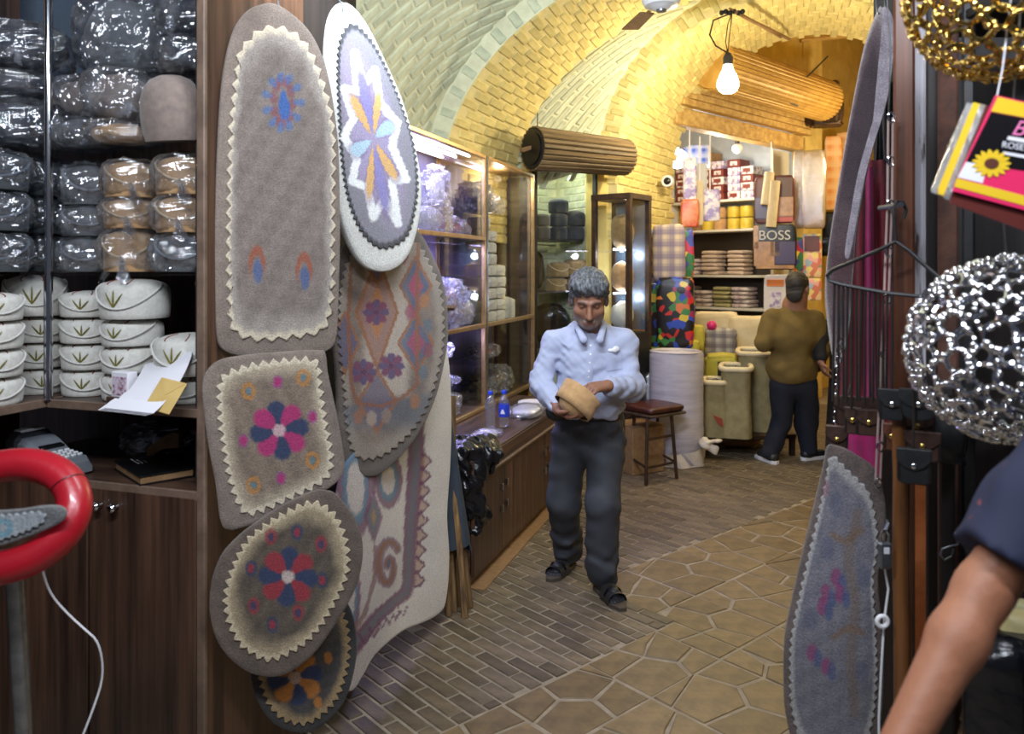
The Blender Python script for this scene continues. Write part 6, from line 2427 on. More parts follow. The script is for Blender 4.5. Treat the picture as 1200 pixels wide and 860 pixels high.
pack('tan_bag', 'long tan bag in clear plastic hanging on the pillar, wider one', 'bag', 942, 178, 966, 268, 9.3, .07, M['tan_bag'], 0, 19, .006, film=M['film'])
pack('check_scarf', 'orange checked cloth hanging near the folded rug', 'scarf', 967, 160, 986, 246, 10.2, .07, M['plaid_orange'], 0, 20, .012)
pack('check_scarf', 'pale yellow checked cloth hanging behind the orange one', 'scarf', 980, 156, 998, 236, 10.4, .07, M['plaid_orange'], 0, 21, .012)
pack('black_bag', 'black bag hanging beside the edge of the folded rug', 'bag', 960, 250, 984, 300, 10.3, .12, M['black_bag'], 0, 22, .02)
dk = pack('iron_fitting', 'rusty iron fitting bundle beside the shutter end', 'fitting', 955, 118, 982, 148, 9.6, .2, M['iron'], 0, 23, .05)

# lower goods
pack('cream_sack', 'cream stuffed sack at the back of the shop counter', 'sack', 815, 366, 862, 402, 8.7, .35, M['cream_pack'], 0, 31, .02)
pack('printed_sack', 'white sack with an orange print behind the man in the olive jacket', 'sack', 856, 372, 902, 430, 8.4, .30, M['cream_pack'], 0, 32, .02,
     prints=[(.08, .30, .72, .38, M['orange_print'], 'print'), (.05, .06, .42, .28, M['orange_print'], 'print')])
pack('checked_bag', 'grey checked shopping bag with a pink ball on it', 'bag', 828, 386, 862, 428, 8.0, .22, M['plaid_grey'], 0, 33, .02)
pb = MB().ball((0, 0, .05), .05, 12).build('pink_ball', mat('magenta_ball', srgb(206, 40, 120), .4))
pb.location = P(834, 386, 7.95) - Vector((0, 0, .01))
tag(pb, 'magenta ball lying on the grey checked bag', 'ball')
pack('yellow_bag', 'yellow and black printed bag between the sacks and the bubble wrap', 'bag', 829, 416, 864, 446, 7.5, .20, M['olive_bolster'], 0, 34, .02, prints=[(.35, .1, .7, .8, M['black'], 'print')])
for k, (x0, y0, x1, y1, m_, lab) in enumerate([(752, 408, 800, 440, 'green_bolster', 'green bolster cushion lying beside the bubble wrap roll'), (772, 398, 818, 418, 'olive_bolster', 'yellow bolster cushion lying behind the bubble wrap roll'),
                                               (806, 382, 824, 412, 'olive_bolster', 'upright yellow cushion behind the bubble wrap roll')]):
    pack('bolster', lab, 'cushion', x0, y0, x1, y1, 7.15 + .12 * k, .22, M[m_], 0, 36 + k, .012)
pack('plastic_bundle', 'grey white plastic bundle under the green bolster', 'bundle', 748, 438, 782, 474, 7.05, .25, M['paper'], 0, 40, .03, film=M['film'])
bx = thing('cardboard_box', 'brown cardboard box standing behind the stool', 'box', (0, 0, 0))
q = floor_pt(748, 552)
bx.location = (q.x, q.y + .05, 0)
bx.rotation_euler = (0, 0, .5)
MB().box((0, 0, .19), (.32, .30, .38), bev=.006).build('carton', M['card'], bx, 0)
for s_ in (-1, 1):
    MB().box((0, .075 * s_, .386), (.32, .145, .006), bev=.002).build('flap', M['card'], bx, 0)
# a box tower the bolsters rest on
bt = thing('cardboard_box', 'large brown box carrying the bolsters and the plastic bundle', 'box', (0, 0, 0))
q = P(772, 474, 7.38)
bt.location = (q.x, q.y, 0)
bt.rotation_euler = (0, 0, .75)
MB().box((0, 0, q.z / 2), (.42, .40, q.z), bev=.006).build('carton', M['card'], bt, 0)
# sacks on a low bench
bench = thing('low_bench', 'low dark bench carrying the open sacks', 'bench', tuple(floor_pt(862, 536)))
bench.location.y += .35
bench.rotation_euler = (0, 0, .18)
MB().box((0, 0, .17), (1.0, .75, .04), bev=.004).build('top', M['iron'], bench, 0)
for x in (-.47, .47):
    for y in (-.35, .35):
        MB().box((x, y, .075), (.04, .04, .15)).build('leg', M['iron'], bench, 0)


def sack(label, x0, y0, x1, y1, Y, d, seed, patch=None):
    a = P((x0 + x1) / 2, y1, Y)
    w, h = (x1 - x0) / F * Y, (y1 - y0) / F * Y
    t = thing('open_sack', label, 'sack', (a.x, a.y, .192), math.atan2(-a.x, a.y))
    h = P(0, y0, Y).z - .192

    def shp(u, v):
        ang = 2 * math.pi * u
        k = .45
        r = 1 + .05 * math.sin(v * 4 + seed) + .03 * mnoise.noise(Vector((math.cos(ang) * 2, math.sin(ang) * 2, v * 6 + seed)))
        x = w / 2 * r * math.copysign(abs(math.cos(ang)) ** k, math.cos(ang))
        y = d / 2 * r * math.copysign(abs(math.sin(ang)) ** k, math.sin(ang))
        return (x, y, h * v)
    MB().grid(shp, 36, 12, closed_u=True).build('cloth_body', M['sack'], t, 180)
    MB().tube([Vector(shp(k / 36, 1.0)) for k in range(36)], .024, 8, closed=True).build('rolled_rim', M['cream_pack'], t, 180)
    MB().grid(lambda u, v: tuple(Vector(shp(u, .93)) * Vector((1 - v, 1 - v, 1)).x if False else Vector((shp(u, .93)[0] * (1 - v), shp(u, .93)[1] * (1 - v), h * .93 + .05 * v + .02 * mnoise.noise(Vector((u * 9, v * 6, seed)))))), 36, 6, closed_u=True).build('contents', M['dark_plastic'], t, 180)
    if patch:
        MB().prism([(-.02, .42 * h), (w * .28, .36 * h), (w * .33, .2 * h), (w * .12, .26 * h)], 0, .008, T(0, -d / 2 - .012, 0) @ R(90, 'X')).build('red_patch', patch, t, 0)
    return t


sack('open khaki sack with a red patch beside the bubble wrap', 824, 446, 852, 513, 7.0, .30, 1, mat('dull_red_cloth', srgb(150, 60, 44), .8))
sack('open khaki sack with a dark bundle in its rolled mouth, middle one', 845, 430, 880, 509, 7.0, .40, 2)
sack('open khaki sack with a rolled mouth, next to the man in olive', 866, 412, 908, 500, 7.3, .44, 3)
pap_ = lump('crumpled_paper', 'crumpled waste paper under the bench of sacks', M['card'], None, .22, .14, .12, 121, 'paper', inner=.95)
q = floor_pt(868, 526)
pap_.location = (q.x, q.y + .1, .002)

# bubble wrap roll
q = floor_pt(799, 549)
M['bubble'] = mat('cloudy_bubble_wrap', srgb(206, 198, 204), .3, c2=srgb(170, 162, 176), nscale=1, stretch=(3, 3, 26), bump=.5, bscale=16, coat=.2)
bw = thing('bubble_wrap_roll', 'tall upright roll of cloudy bubble wrap', 'roll', (q.x, q.y + .22, 0))
rr_ = .228
MB().lathe([(rr_ * .9, .0), (rr_, .02), (rr_ * .99, .22), (rr_ * 1.005, .3), (rr_ * .99, .33), (rr_ * 1.005, .52), (rr_ * .99, .55), (rr_, .72), (rr_ * .99, .745), (rr_, .92), (rr_ * .96, .945), (rr_ * .7, .95)], 40,
           wob=lambda a, z: 1 + .008 * math.sin(3 * a + z * 9), cap1=False).build('wound_sheet', M['bubble'], bw, 60)
sp_ = []
for k in range(160):
    a = k * .35
    sp_.append(((.03 + .20 * k / 160) * math.cos(a), (.03 + .20 * k / 160) * math.sin(a), .948))
MB().lathe([(rr_ * .96, .944), (.02, .944)], 40).build('roll_end', M['bubble'], bw, 60)
MB().tube(sp_, .006, 5).build('spiral_edge', M['bubble'], bw)
M['white_wrap'] = mat('white_plastic_wrap', srgb(226, 214, 202), .5, c2=srgb(204, 190, 178), nscale=10, bump=.3, bscale=20)
MB().grid(lambda u, v: ((rr_ * 1.04 + .012 * math.sin(u * 44 + v * 3)) * math.cos(6.283 * u), (rr_ * 1.04 + .012 * math.sin(u * 44 + v * 3)) * math.sin(6.283 * u), .004 + (.17 + .06 * math.sin(6.283 * u + .5)) * v), 60, 8, closed_u=True).build('white_wrap', M['white_wrap'], bw, 180)
knotm = Field((.08, -.34, .08), (.36, -.04, .34), .008)
knotm.ell((.20, -.17, .2), (.05, .05, .05), .03).cone((.20, -.17, .2), (.29, -.22, .23), .03, .045, .03, flat=((0, 0, 1), .35)).cone((.2, -.17, .19), (.28, -.2, .15), .025, .035, .03, flat=((0, 1, 0), .4))
knotm.folds(.008, 50, 9)
V_, Q_ = knotm.mesh()
np_mesh('wrap_knot', V_, [Q_], M['white_wrap'], bw)

# stool
st_l = [floor_pt(757, 569), floor_pt(793, 561), floor_pt(738, 555), floor_pt(772, 548)]
sc_ = sum(st_l, Vector()) / 4
stool = thing('stool', 'dark metal stool with a worn reddish seat next to the bubble wrap', 'stool', (sc_.x, sc_.y, 0))
zs_ = H - (484 - HY) / F * sc_.y
tops = []
for p in st_l:
    l = p - sc_
    tp = Vector((l.x * .78, l.y * .78, zs_))
    tops.append(tp)
    MB().tube([(l.x, l.y, .0), tp], [.014, .014], 8).build('leg', M['iron'], stool)
for z in (.13, .34):
    for i, j in ((0, 1), (1, 3), (3, 2), (2, 0)):
        if z > .2 and (i, j) not in ((0, 1), (3, 2)):
            continue
        a = (st_l[i] - sc_).lerp(tops[i], z / zs_)
        b = (st_l[j] - sc_).lerp(tops[j], z / zs_)
        MB().tube([(a.x, a.y, z), (b.x, b.y, z)], .010, 8).build('rung', M['iron'], stool)
M['worn_red'] = mat('worn_red_brown_vinyl', srgb(86, 34, 26), .35, c2=srgb(40, 22, 20), nscale=9, bump=.2, bscale=40)
sang = math.atan2((st_l[1] - st_l[0]).y, (st_l[1] - st_l[0]).x)
MB().box((0, 0, zs_ + .012), (.40, .36, .024), Matrix.Rotation(sang, 4, 'Z'), bev=.01).build('seat_board', M['walnut_x'], stool, 0)
sm = folded(.41, .37, .06, 77)
so = sm.build('seat_pad', M['worn_red'], stool, 180)
so.location = (0, 0, zs_ + .022)
so.rotation_euler = (0, 0, sang)
# ================================================================ stall on the right
M['old_wood'] = wood_mat('old_brown_post', srgb(112, 66, 42), srgb(50, 30, 22), 'Z', 1, .3, 0)
M['dark_wood'] = wood_mat('dark_stall_wood', srgb(40, 32, 30), srgb(22, 18, 18), 'Z', 1, .5, .1)
M['white_peel'] = mat('peeling_white_paint', srgb(206, 202, 208), .6, c2=srgb(84, 66, 60), nscale=1, stretch=(40, 40, 5), contrast=(.58, .66))
M['orange_plaster'] = mat('orange_plaster', srgb(206, 122, 66), .85, c2=srgb(184, 100, 50), nscale=9, bump=.3, bscale=30)
M['rusty_strip'] = mat('rough_reddish_board', srgb(110, 72, 56), .85, c2=srgb(60, 44, 40), nscale=12, bump=.4, bscale=40)
M['green_strip'] = mat('faded_green_orange_board', srgb(130, 138, 116), .8, c2=srgb(176, 112, 70), nscale=3, stretch=(2, 2, .6))


def post(name, x0, x1, Y, th, m, label, z0=0.0, z1=3.2, bev=.006):
    a, b = P(x0, HY, Y), P(x1, HY, Y)
    o = MB().box((0, 0, (z1 - z0) / 2), (b.x - a.x, th, z1 - z0), bev=bev).build(name, m, None, 0)
    o.location = ((a.x + b.x) / 2 * (1 + th / 2 / Y), Y + th / 2, z0)
    o.rotation_euler = (0, 0, math.atan2(-o.location.x, o.location.y))
    return tag(o, label, kind='structure')


post('trim_1', 1048, 1071, 1.95, .10, M['old_wood'], 'glossy brown wooden door post of the right stall')
post('trim_2', 1070, 1084, 1.99, .06, M['white_peel'], 'peeling white strip beside the brown post', 1.3)
post('trim_3', 1086, 1102, 2.10, .06, M['dark_wood'], 'dark upright behind the white strip')
post('trim_4', 1100, 1122, 2.06, .05, M['rusty_strip'], 'rough reddish upright board')
post('trim_5', 1093, 1108, 2.2, .04, M['green_strip'], 'faded green and orange upright board')
post('trim_6', 1062, 1101, 2.28, .08, M['orange_plaster'], 'orange plaster jamb low down beside the stick', 0, 1.25, .012)
post('trim_7', 1102, 1118, 2.02, .05, M['dark_wood'], 'dark metal edged upright', 0, 1.35)
post('trim_8', 1128, 1142, 2.02, .06, M['black_metal'], 'black metal shelf upright', 0, 3.0)
p0, p1 = P(1080, HY, 2.5), P(1420, HY, 2.1)
wall('wall_stall', [(p0.x, p0.y), (p1.x, p1.y)], 0, 3.2, M['dark_wood'], 'dark boarded back of the right stall')
p0, p1 = P(1040, HY, 2.6), P(1082, HY, 2.5)
wall('wall_stall_side', [(xy(3.6, 1.2)), (p0.x + .02, p0.y), (p1.x, p1.y)], 0, 3.2, M['dark_wood'], 'dark side of the right stall facing the alley')
stsh = thing('stall_shelf', 'black metal shelf frame at the right edge', 'shelf', tuple(P(1190, HY, 2.0)))
stsh.location.z = 0
for z in (1.28, .72, 2.3):
    MB().box((.10, .05, z), (.42, .28, .025), bev=.003).build('shelf', M['black_metal'], stsh, 0)
MB().box((.30, .05, 1.2), (.03, .28, 2.4)).build('upright', M['black_metal'], stsh, 0)
MB().box((-.10, .16, 1.2), (.03, .03, 2.4)).build('upright', M['black_metal'], stsh, 0)
# overhead rail that carries the hanging goods
rl = thing('overhead_rail', 'dark overhead rail carrying the hanging goods of the right stall', 'rail', (0.85, 1.75, 2.62))
MB().tube([(-.05, .55, 0), (.10, -.1, 0), (.10, -.75, 0)], .016, 8).build('bar', M['iron'], rl)
MB().tube([(.10, -.55, 0), (.10, -.55, .6)], .012, 8).tube([(-.02, .45, 0), (-.02, .45, .6)], .012, 8).build('hanger_rod', M['iron'], rl)

# felt rug folded over hooks
foldA = [(1029, 11), (1034, 14), (1037, 40), (1034, 90), (1024, 150), (1014, 210), (1004, 270), (999, 330), (994, 390), (982, 432), (977, 425), (971, 390), (967, 345), (970, 300), (981, 225), (992, 160), (1004, 95), (1014, 50)]
foldB = [(1034, 10), (1043, 14), (1048, 34), (1047, 70), (1039, 120), (1024, 170), (1012, 215), (1003, 262), (996, 300), (990, 296), (996, 255), (1005, 205), (1018, 158), (1032, 110), (1038, 70), (1037, 35)]


def paintfold(X, Y, rr):
    c = plain((122, 106, 108), (88, 74, 80), 101, .1)(X, Y, rr)
    c = lerp(c, srgb(52, 40, 46), sst(.92, .72, rr) * sst(330, 200, Y) * .85)  # shade of the slit between the folded layers, painted in
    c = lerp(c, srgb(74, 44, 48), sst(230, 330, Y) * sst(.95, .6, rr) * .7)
    return lerp(c, srgb(196, 188, 184), sst(.9, 1.0, rr) * .8)


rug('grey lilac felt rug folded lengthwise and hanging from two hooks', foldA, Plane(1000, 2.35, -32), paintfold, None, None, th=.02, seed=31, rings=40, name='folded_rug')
rug('narrow pale right layer of the folded grey rug', foldB, Plane(1020, 2.26, -25), plain((172, 164, 174), (140, 132, 142), 103, .2), None, None, th=.02, seed=32, rings=20, name='folded_rug_layer')  # right layer of the folded rug, built as its own strip
hk = MB()
for px in (1028, 1038):
    hk.tube([P(px, -12, 2.28), P(px - 1, 2, 2.28), P(px, 14, 2.27), P(px + 2, 16, 2.26)], .003, 6)
hk.tube([P(1028, -12, 2.28), P(1033, -40, 2.25), Vector((.84, 2.2, 2.62))], .003, 6).tube([P(1038, -12, 2.28), P(1033, -40, 2.25)], .003, 6)
tag(hk.build('wire_hook', M['steel']), 'steel wire hook the folded rug hangs from', 'hook')

# dark red and magenta cloths
M['dark_red_cloth'] = mat('dark_red_velvet', srgb(128, 14, 36), .85, c2=srgb(96, 8, 26), nscale=10, bump=.1, bscale=60, sheen=.4)
M['magenta_cloth'] = mat('magenta_velvet', srgb(168, 18, 100), .85, c2=srgb(134, 12, 80), nscale=10, bump=.1, bscale=60, sheen=.4)


def drape(name, label, cat, x0, x1, y0, y1, Y, m, folds=5, amp=.012, taper=0.0):
    a = P((x0 + x1) / 2, y1, Y)
    w, h = (x1 - x0) / F * Y, (y1 - y0) / F * Y
    mb = MB()

    def fn(u, v):
        ww = w * (1 - taper * v)
        return ((u - .5) * ww, amp * math.sin(u * folds * 6.283 + v * 1.5) * (1 - .4 * v), h * v)
    mb.grid(fn, folds * 8 + 1, 14)
    k = len(mb.v)
    mb.v += [(x, y + .006, z) for x, y, z in mb.v[:]]
    mb.f += [tuple(i + k for i in f[::-1]) for f in mb.f[:]]
    o = mb.build(name, m, None, 180)
    o.location = a
    o.rotation_euler = (0, 0, math.atan2(-a.x, a.y))
    return tag(o, label, cat)


drape('hanging_cloth', 'dark red velvet cloth hanging behind the wire hanger', 'cloth', 980, 1050, 188, 520, 2.52, M['dark_red_cloth'], 4, .014, .35)
drape('hanging_cloth', 'narrow magenta velvet strip hanging in front of the dark red cloth', 'cloth', 1011, 1027, 196, 560, 2.49, M['magenta_cloth'], 1, .012, .5)
drape('hanging_cloth', 'magenta cloth end showing below the brown pouches', 'cloth', 992, 1030, 488, 562, 2.475, M['magenta_cloth'], 2, .01, -.1)
drape('hanging_cloth', 'black cloth hanging behind the folded rug', 'cloth', 1028, 1056, 95, 190, 2.5, M['black'], 2, .02, .3)

# chain belt
M['pale_strand'] = mat('pale_metal_strand', srgb(206, 178, 170), .35, .4)
cbm = thing('chain_belt', 'thin silver chain belt with cross bars hanging beside the brown post', 'belt', tuple(P(1027, 560, 1.93)))
o_ = cbm.location.copy()
l0, l1 = [P(1041, 138, 1.93), P(1040, 240, 1.93), P(1036, 350, 1.93), P(1030, 480, 1.93), P(1026, 566, 1.93)], None
MB().tube([p - o_ for p in l0], .0028, 6).build('strand', M['pale_strand'], cbm)
MB().tube([p - o_ + Vector((.011, 0, 0)) for p in l0], .0028, 6).build('strand', M['pale_strand'], cbm)
lk = MB().tube([(.0 + .008 * math.cos(a), 0, .012 * math.sin(a)) for a in np.linspace(0, 6.283, 12, endpoint=False)], .0022, 5, closed=True).mesh('link', M['chrome'])
for k in range(9):
    t = k / 8 * 4
    i = min(3, int(t))
    p = l0[i].lerp(l0[i + 1], t - i) - o_ + Vector((.0055, -.003, 0))
    obj_of('link', lk, cbm, T(*p))
MB().tube([l0[0] - o_, P(1044, 60, 1.98) - o_, Vector((.9, 1.95, 2.6)) - o_], .0018, 5).build('cord', M['black'], cbm)
ch2 = thing('silver_chain', 'silver link chain hanging at the left of the leather pouches', 'chain', tuple(P(980, 520, 2.1)))
o_ = ch2.location.copy()
for k in range(22):
    p = P(984 - .3 * k, 400 + k * 5.4, 2.1) - o_
    obj_of('link', lk, ch2, T(*p) @ R(90 * (k % 2), 'Z') @ S(.8, .8, .8))
MB().tube([P(984, 400, 2.1) - o_, P(986, 348, 2.12) - o_, P(990, 337, 2.05) - o_], .0015, 5).build('cord', M['black'], ch2)

# wire hanger with leather straps and pouches
HYD = 1.86
hg_ = thing('wire_hanger', 'black wire clothes hanger hooked on the brown post, carrying straps', 'hanger', tuple(P(1052, 340, HYD)))
o_ = hg_.location.copy()
wire = [(1059, 256), (1062, 246), (1058, 237), (1051, 236), (1047, 243), (1048, 262), (1050, 283)]
MB().tube([P(x, y, HYD) - o_ for x, y in wire], .0042, 8).build('hook', M['black_metal'], hg_)
yawd = lambda x: HYD + .10 * (1050 - x) / 80
tri = [(1050, 283), (1030, 293), (1000, 306), (976, 316), (969, 323), (972, 329), (985, 333), (1015, 339), (1045, 344), (1075, 347), (1104, 349), (1113, 340), (1107, 331), (1085, 312), (1065, 294)]
MB().tube([P(x, y, yawd(x)) - o_ for x, y in tri], .0046, 8, closed=True).build('frame', M['black_metal'], hg_)
MB().cyl(P(1054, 240, HYD) - o_ + Vector((0, .1, 0)), P(1054, 240, HYD) - o_ + Vector((0, -.012, 0)), .006, n=8).build('nail', M['steel'], hg_)
M['strap'] = mat('black_leather_strap', srgb(28, 24, 24), .5, c2=srgb(48, 38, 34), nscale=20)
for k in range(14):
    x = 978 + k * 5.2
    y0 = 331 + (x - 978) * .24
    y1 = [470, 476, 466, 472, 480, 470][k % 6]
    b = MB().tube([P(x, y0 - 2, yawd(x)), P(x - .5, y0 + 20, yawd(x) + .01), P(x - 2 + (k % 3), y1, yawd(x) + .01)], .0034, 6, flat=.5).build('leather_strap', M['strap'])
    tag(b, '%s thin dark strap from the left end of the wire hanger' % ['first', 'second', 'third', 'fourth', 'fifth', 'sixth', 'seventh', 'eighth', 'ninth', 'tenth', 'eleventh', 'twelfth', 'thirteenth', 'last'][k], 'strap', 'leather straps on the wire hanger')

M['brown_leather'] = mat('brown_leather', srgb(72, 48, 38), .45, c2=srgb(50, 34, 28), nscale=25, bump=.1, bscale=90)
M['red_leather'] = mat('reddish_brown_leather', srgb(112, 66, 44), .45, c2=srgb(84, 48, 34), nscale=25, bump=.1, bscale=90)
M['black_leather'] = mat('black_leather', srgb(30, 31, 34), .42, c2=srgb(42, 42, 44), nscale=25, bump=.1, bscale=90)
M['brass'] = mat('brass', srgb(206, 176, 96), .25, .95)


def pouch(label, x0, y0, x1, y1, Y, m, shape='square', rivet='chrome', spin=0):
    a = P((x0 + x1) / 2, y1, Y)
    w, h = (x1 - x0) / F * Y, (y1 - y0) / F * Y
    t = thing('leather_pouch', label, 'pouch', tuple(a), math.atan2(-a.x, a.y) + math.radians(spin))
    th = .022
    if shape == 'round':
        outl = [(w / 2 * math.cos(t_), h * .42 + h * .42 * math.sin(t_)) for t_ in np.linspace(math.pi, 2 * math.pi, 15)] + [(w / 2, h), (-w / 2, h)]
    else:
        c = min(w, h) * .16
        outl = [(-w / 2, c), (-w / 2 + c * .3, c * .3), (-w / 2 + c, 0), (w / 2 - c, 0), (w / 2 - c * .3, c * .3), (w / 2, c), (w / 2, h), (-w / 2, h)]
    X90 = R(90, 'X')
    MB().prism(outl, -th, 0, X90 @ S(1, 1, 1), ch=.003).build('body', m, t, 30)
    fl = [(-w / 2 - .001, h + .002), (w / 2 + .001, h + .002), (w / 2 + .001, h * .72), (w * .30, h * .50), (0, h * .40), (-w * .30, h * .50), (-w / 2 - .001, h * .72)]
    MB().prism(fl, .0002, .006, X90, ch=.0015).build('flap', m, t, 30)
    MB().lathe([(.001, 0), (.0062, 0), (.006, .003), (.003, .0048), (.001, .005)], 14, T(0, -.0055, h * .55) @ X90).build('snap', M[rivet], t, 40)
    stt = MB()
    n = 9
    for k in range(n):
        for s_ in (-1, 1):
            stt.box((s_ * (w / 2 - .003), -.0012, h * (.12 + .55 * k / n)), (.006, .003, .0018))
    tag(stt.build('stitching', M['strap'], t, 0), kind='stuff')
    return t


pouch('wide dark brown leather pouch with a brass snap at the left', 980, 466, 1033, 500, 2.0, M['brown_leather'], 'square', 'brass')
pouch('small brown leather pouch in front of the wide brown one', 1004, 481, 1032, 511, 1.95, M['brown_leather'], 'square', 'brass', 4)
pouch('narrow brown leather pouch half behind the small brown one', 990, 478, 1008, 509, 1.97, M['brown_leather'], 'square', 'brass', -4)
pouch('tiny dark leather pouch with fringe at the left end', 969, 500, 993, 532, 2.02, M['brown_leather'], 'round', 'brass')
pouch('black square leather pouch without visible flap beside the rounded one', 1031, 457, 1060, 493, 1.80, M['black_leather'], 'square', 'chrome')
pouch('black rounded leather pouch with a silver snap', 1056, 457, 1097, 494, 1.76, M['black_leather'], 'round', 'chrome')
pouch('brown leather pouch with a brass clasp under the black rounded one', 1062, 507, 1100, 541, 1.80, M['brown_leather'], 'square', 'brass')
pouch('reddish leather knife sheath beside the brown post', 1036, 497, 1054, 528, 1.88, M['red_leather'], 'square', 'brass')
pouch('lowest black leather pouch with laced edges', 1053, 527, 1089, 568, 1.74, M['black_leather'], 'square', 'chrome')
pouch('dark brown leather pouch hanging behind the black ones', 1058, 488, 1092, 512, 1.86, M['brown_leather'], 'square', 'brass')
for (x, y0, y1, Y, wh) in ((1045, 345, 460, 1.81, 'square black pouch'), (1078, 348, 460, 1.77, 'rounded black pouch'), (1070, 440, 530, 1.755, 'lowest black pouch'), (1084, 440, 510, 1.81, 'brass clasped brown pouch')):
    tag(MB().tube([P(x, y0, Y), P(x + 1, (y0 + y1) / 2, Y), P(x, y1, Y)], .0028, 6).build('leather_strap', M['strap']), 'thin black lace that the %s hangs from' % wh, 'strap', 'laces of the black leather pouches')

# stick, padlock, ring, S hook
sk = MB().tube([P(1053, 486, 1.83), P(1056, 560, 1.83), P(1055, 650, 1.82), P(1057, 740, 1.82), Vector((P(1057, 800, 1.82).x, 1.82, .0))], [.016, .018, .0175, .018, .019], 10).build('wooden_stick', wood_mat('polished_stick', srgb(120, 76, 40), srgb(64, 38, 22), 'Z', .7, .3, 0))
tag(sk, 'polished brown wooden stick standing against the brown post', 'stick')
pl = thing('padlock', 'steel padlock hanging beside the lower felt rug', 'padlock', tuple(P(1037, 667, 1.80)))
MB().box((0, 0, .032), (.028, .016, .060), bev=.004).build('lock_body', M['steel'], pl, 0)
MB().tube([(-.008, 0, .058), (-.008, 0, .078), (-.004, 0, .088), (.004, 0, .088), (.008, 0, .078), (.008, 0, .058)], .0032, 8).build('shackle', M['chrome'], pl)
MB().box((.0, -.0085, .045), (.012, .002, .014)).build('sticker', M['paper'], pl, 0)
MB().tube([(0, .0, .085), (.012, .01, .10), (.02, .03, .10)], .004, 6).build('hasp', M['steel'], pl)
rg2 = MB().tube([(.012 * math.cos(a), 0, .012 * math.sin(a)) for a in np.linspace(0, 6.283, 18, endpoint=False)], .005, 8, closed=True).build('white_ring', M['white_plastic'])
rg2.location = P(1034, 728, 1.80)
tag(rg2, 'white plastic ring clamp below the padlock', 'ring')
cbx = MB().tube([P(1036, 660, 1.82), P(1041, 690, 1.83), P(1036, 728, 1.815), P(1033, 780, 1.82), P(1030, 840, 1.82), P(1030, 900, 1.82)], .0026, 6).build('cable', M['white_plastic'])
tag(cbx, 'thin white cable running down beside the stick', 'cable')
sh_ = MB().tube([P(x, y, 1.99) for x, y in ((1119, 624), (1124, 628), (1122, 638), (1113, 640), (1104, 643), (1102, 650), (1107, 656), (1115, 652), (1117, 643))], .0026, 7).build('wire_hook', M['steel'])
tag(sh_, 'bent steel S hook on the dark upright', 'hook')

# lower felt rug with a pinked panel
outerR = [(970, 525), (980, 524), (992, 528), (1012, 540), (1026, 553), (1036, 584), (1036, 630), (1027, 670), (1030, 725), (1033, 790), (1030, 850), (1014, 896), (975, 905), (938, 890),
          (922, 840), (919, 790), (920, 744), (928, 702), (940, 651), (953, 600), (964, 555)]
innerR = [(974, 534), (990, 548), (1006, 563), (1016, 575), (1023, 600), (1026, 635), (1020, 675), (1022, 725), (1024, 790), (1020, 842), (1006, 880), (974, 888), (943, 874), (929, 835), (926, 790),
          (927, 745), (935, 702), (947, 651), (960, 598), (968, 562)]


def paintR(X, Y, rr):
    c = plain((132, 130, 138), (108, 108, 120), 111, .25)(X, Y, rr)
    c = lerp(c, srgb(184, 182, 180), sst(.88, .96, rr) * .8)
    c = lerp(c, srgb(120, 104, 96), (1 - sst(3, 9, polydist(X, Y, [(1004, 600), (992, 650), (1000, 700), (994, 760), (1000, 830)]))) * .7)
    c = lerp(c, srgb(126, 100, 80), (1 - sst(2, 6, polydist(X, Y, [(975, 625), (990, 632), (1008, 618)]))) * .7)
    c = lerp(c, srgb(126, 100, 80), (1 - sst(2, 6, polydist(X, Y, [(975, 740), (992, 728), (1008, 734)]))) * .7)
    for cx, cy in ((966, 690), (978, 672), (966, 775), (962, 705), (982, 690), (950, 760)):
        c = lerp(c, srgb(140, 56, 110), dot(X, Y, cx, cy, 6, 11) * .75)
        c = lerp(c, srgb(70, 86, 130), dot(X, Y, cx + 7, cy + 6, 5, 11) * .7)
    for cx, cy in ((980, 590), (968, 640), (1010, 670), (1008, 780), (948, 720)):
        c = lerp(c, srgb(84, 88, 116), dot(X, Y, cx, cy, 8, 14) * .5)
    c = lerp(c, srgb(150, 70, 110), dot(X, Y, 966, 570, 5, 12) * .5)
    return c


def bend(s, t):
    return .012 * np.sin(t * 9 + 1) + .02 * np.sin(s * 8)


rug('grey blue felt rug with pink blotches and pinked edge, hanging low at the right', outerR, Plane(920, 2.02, -14), plain((118, 104, 98), (92, 82, 80), 113, .2), innerR, paintR, 70, 3.4, .02, 41, rings=34,
    panel_rings=70, wob=bend, panel_label='grey blue panel with a pale zigzag edge')
tag(MB().tube([P(978, 528, 2.02), P(984, 505, 2.05), P(992, 470, 2.12), P(1000, 440, 2.2)], .003, 6).build('cord', M['strap']), 'dark cord that the low hanging felt rug is tied by', 'cord')


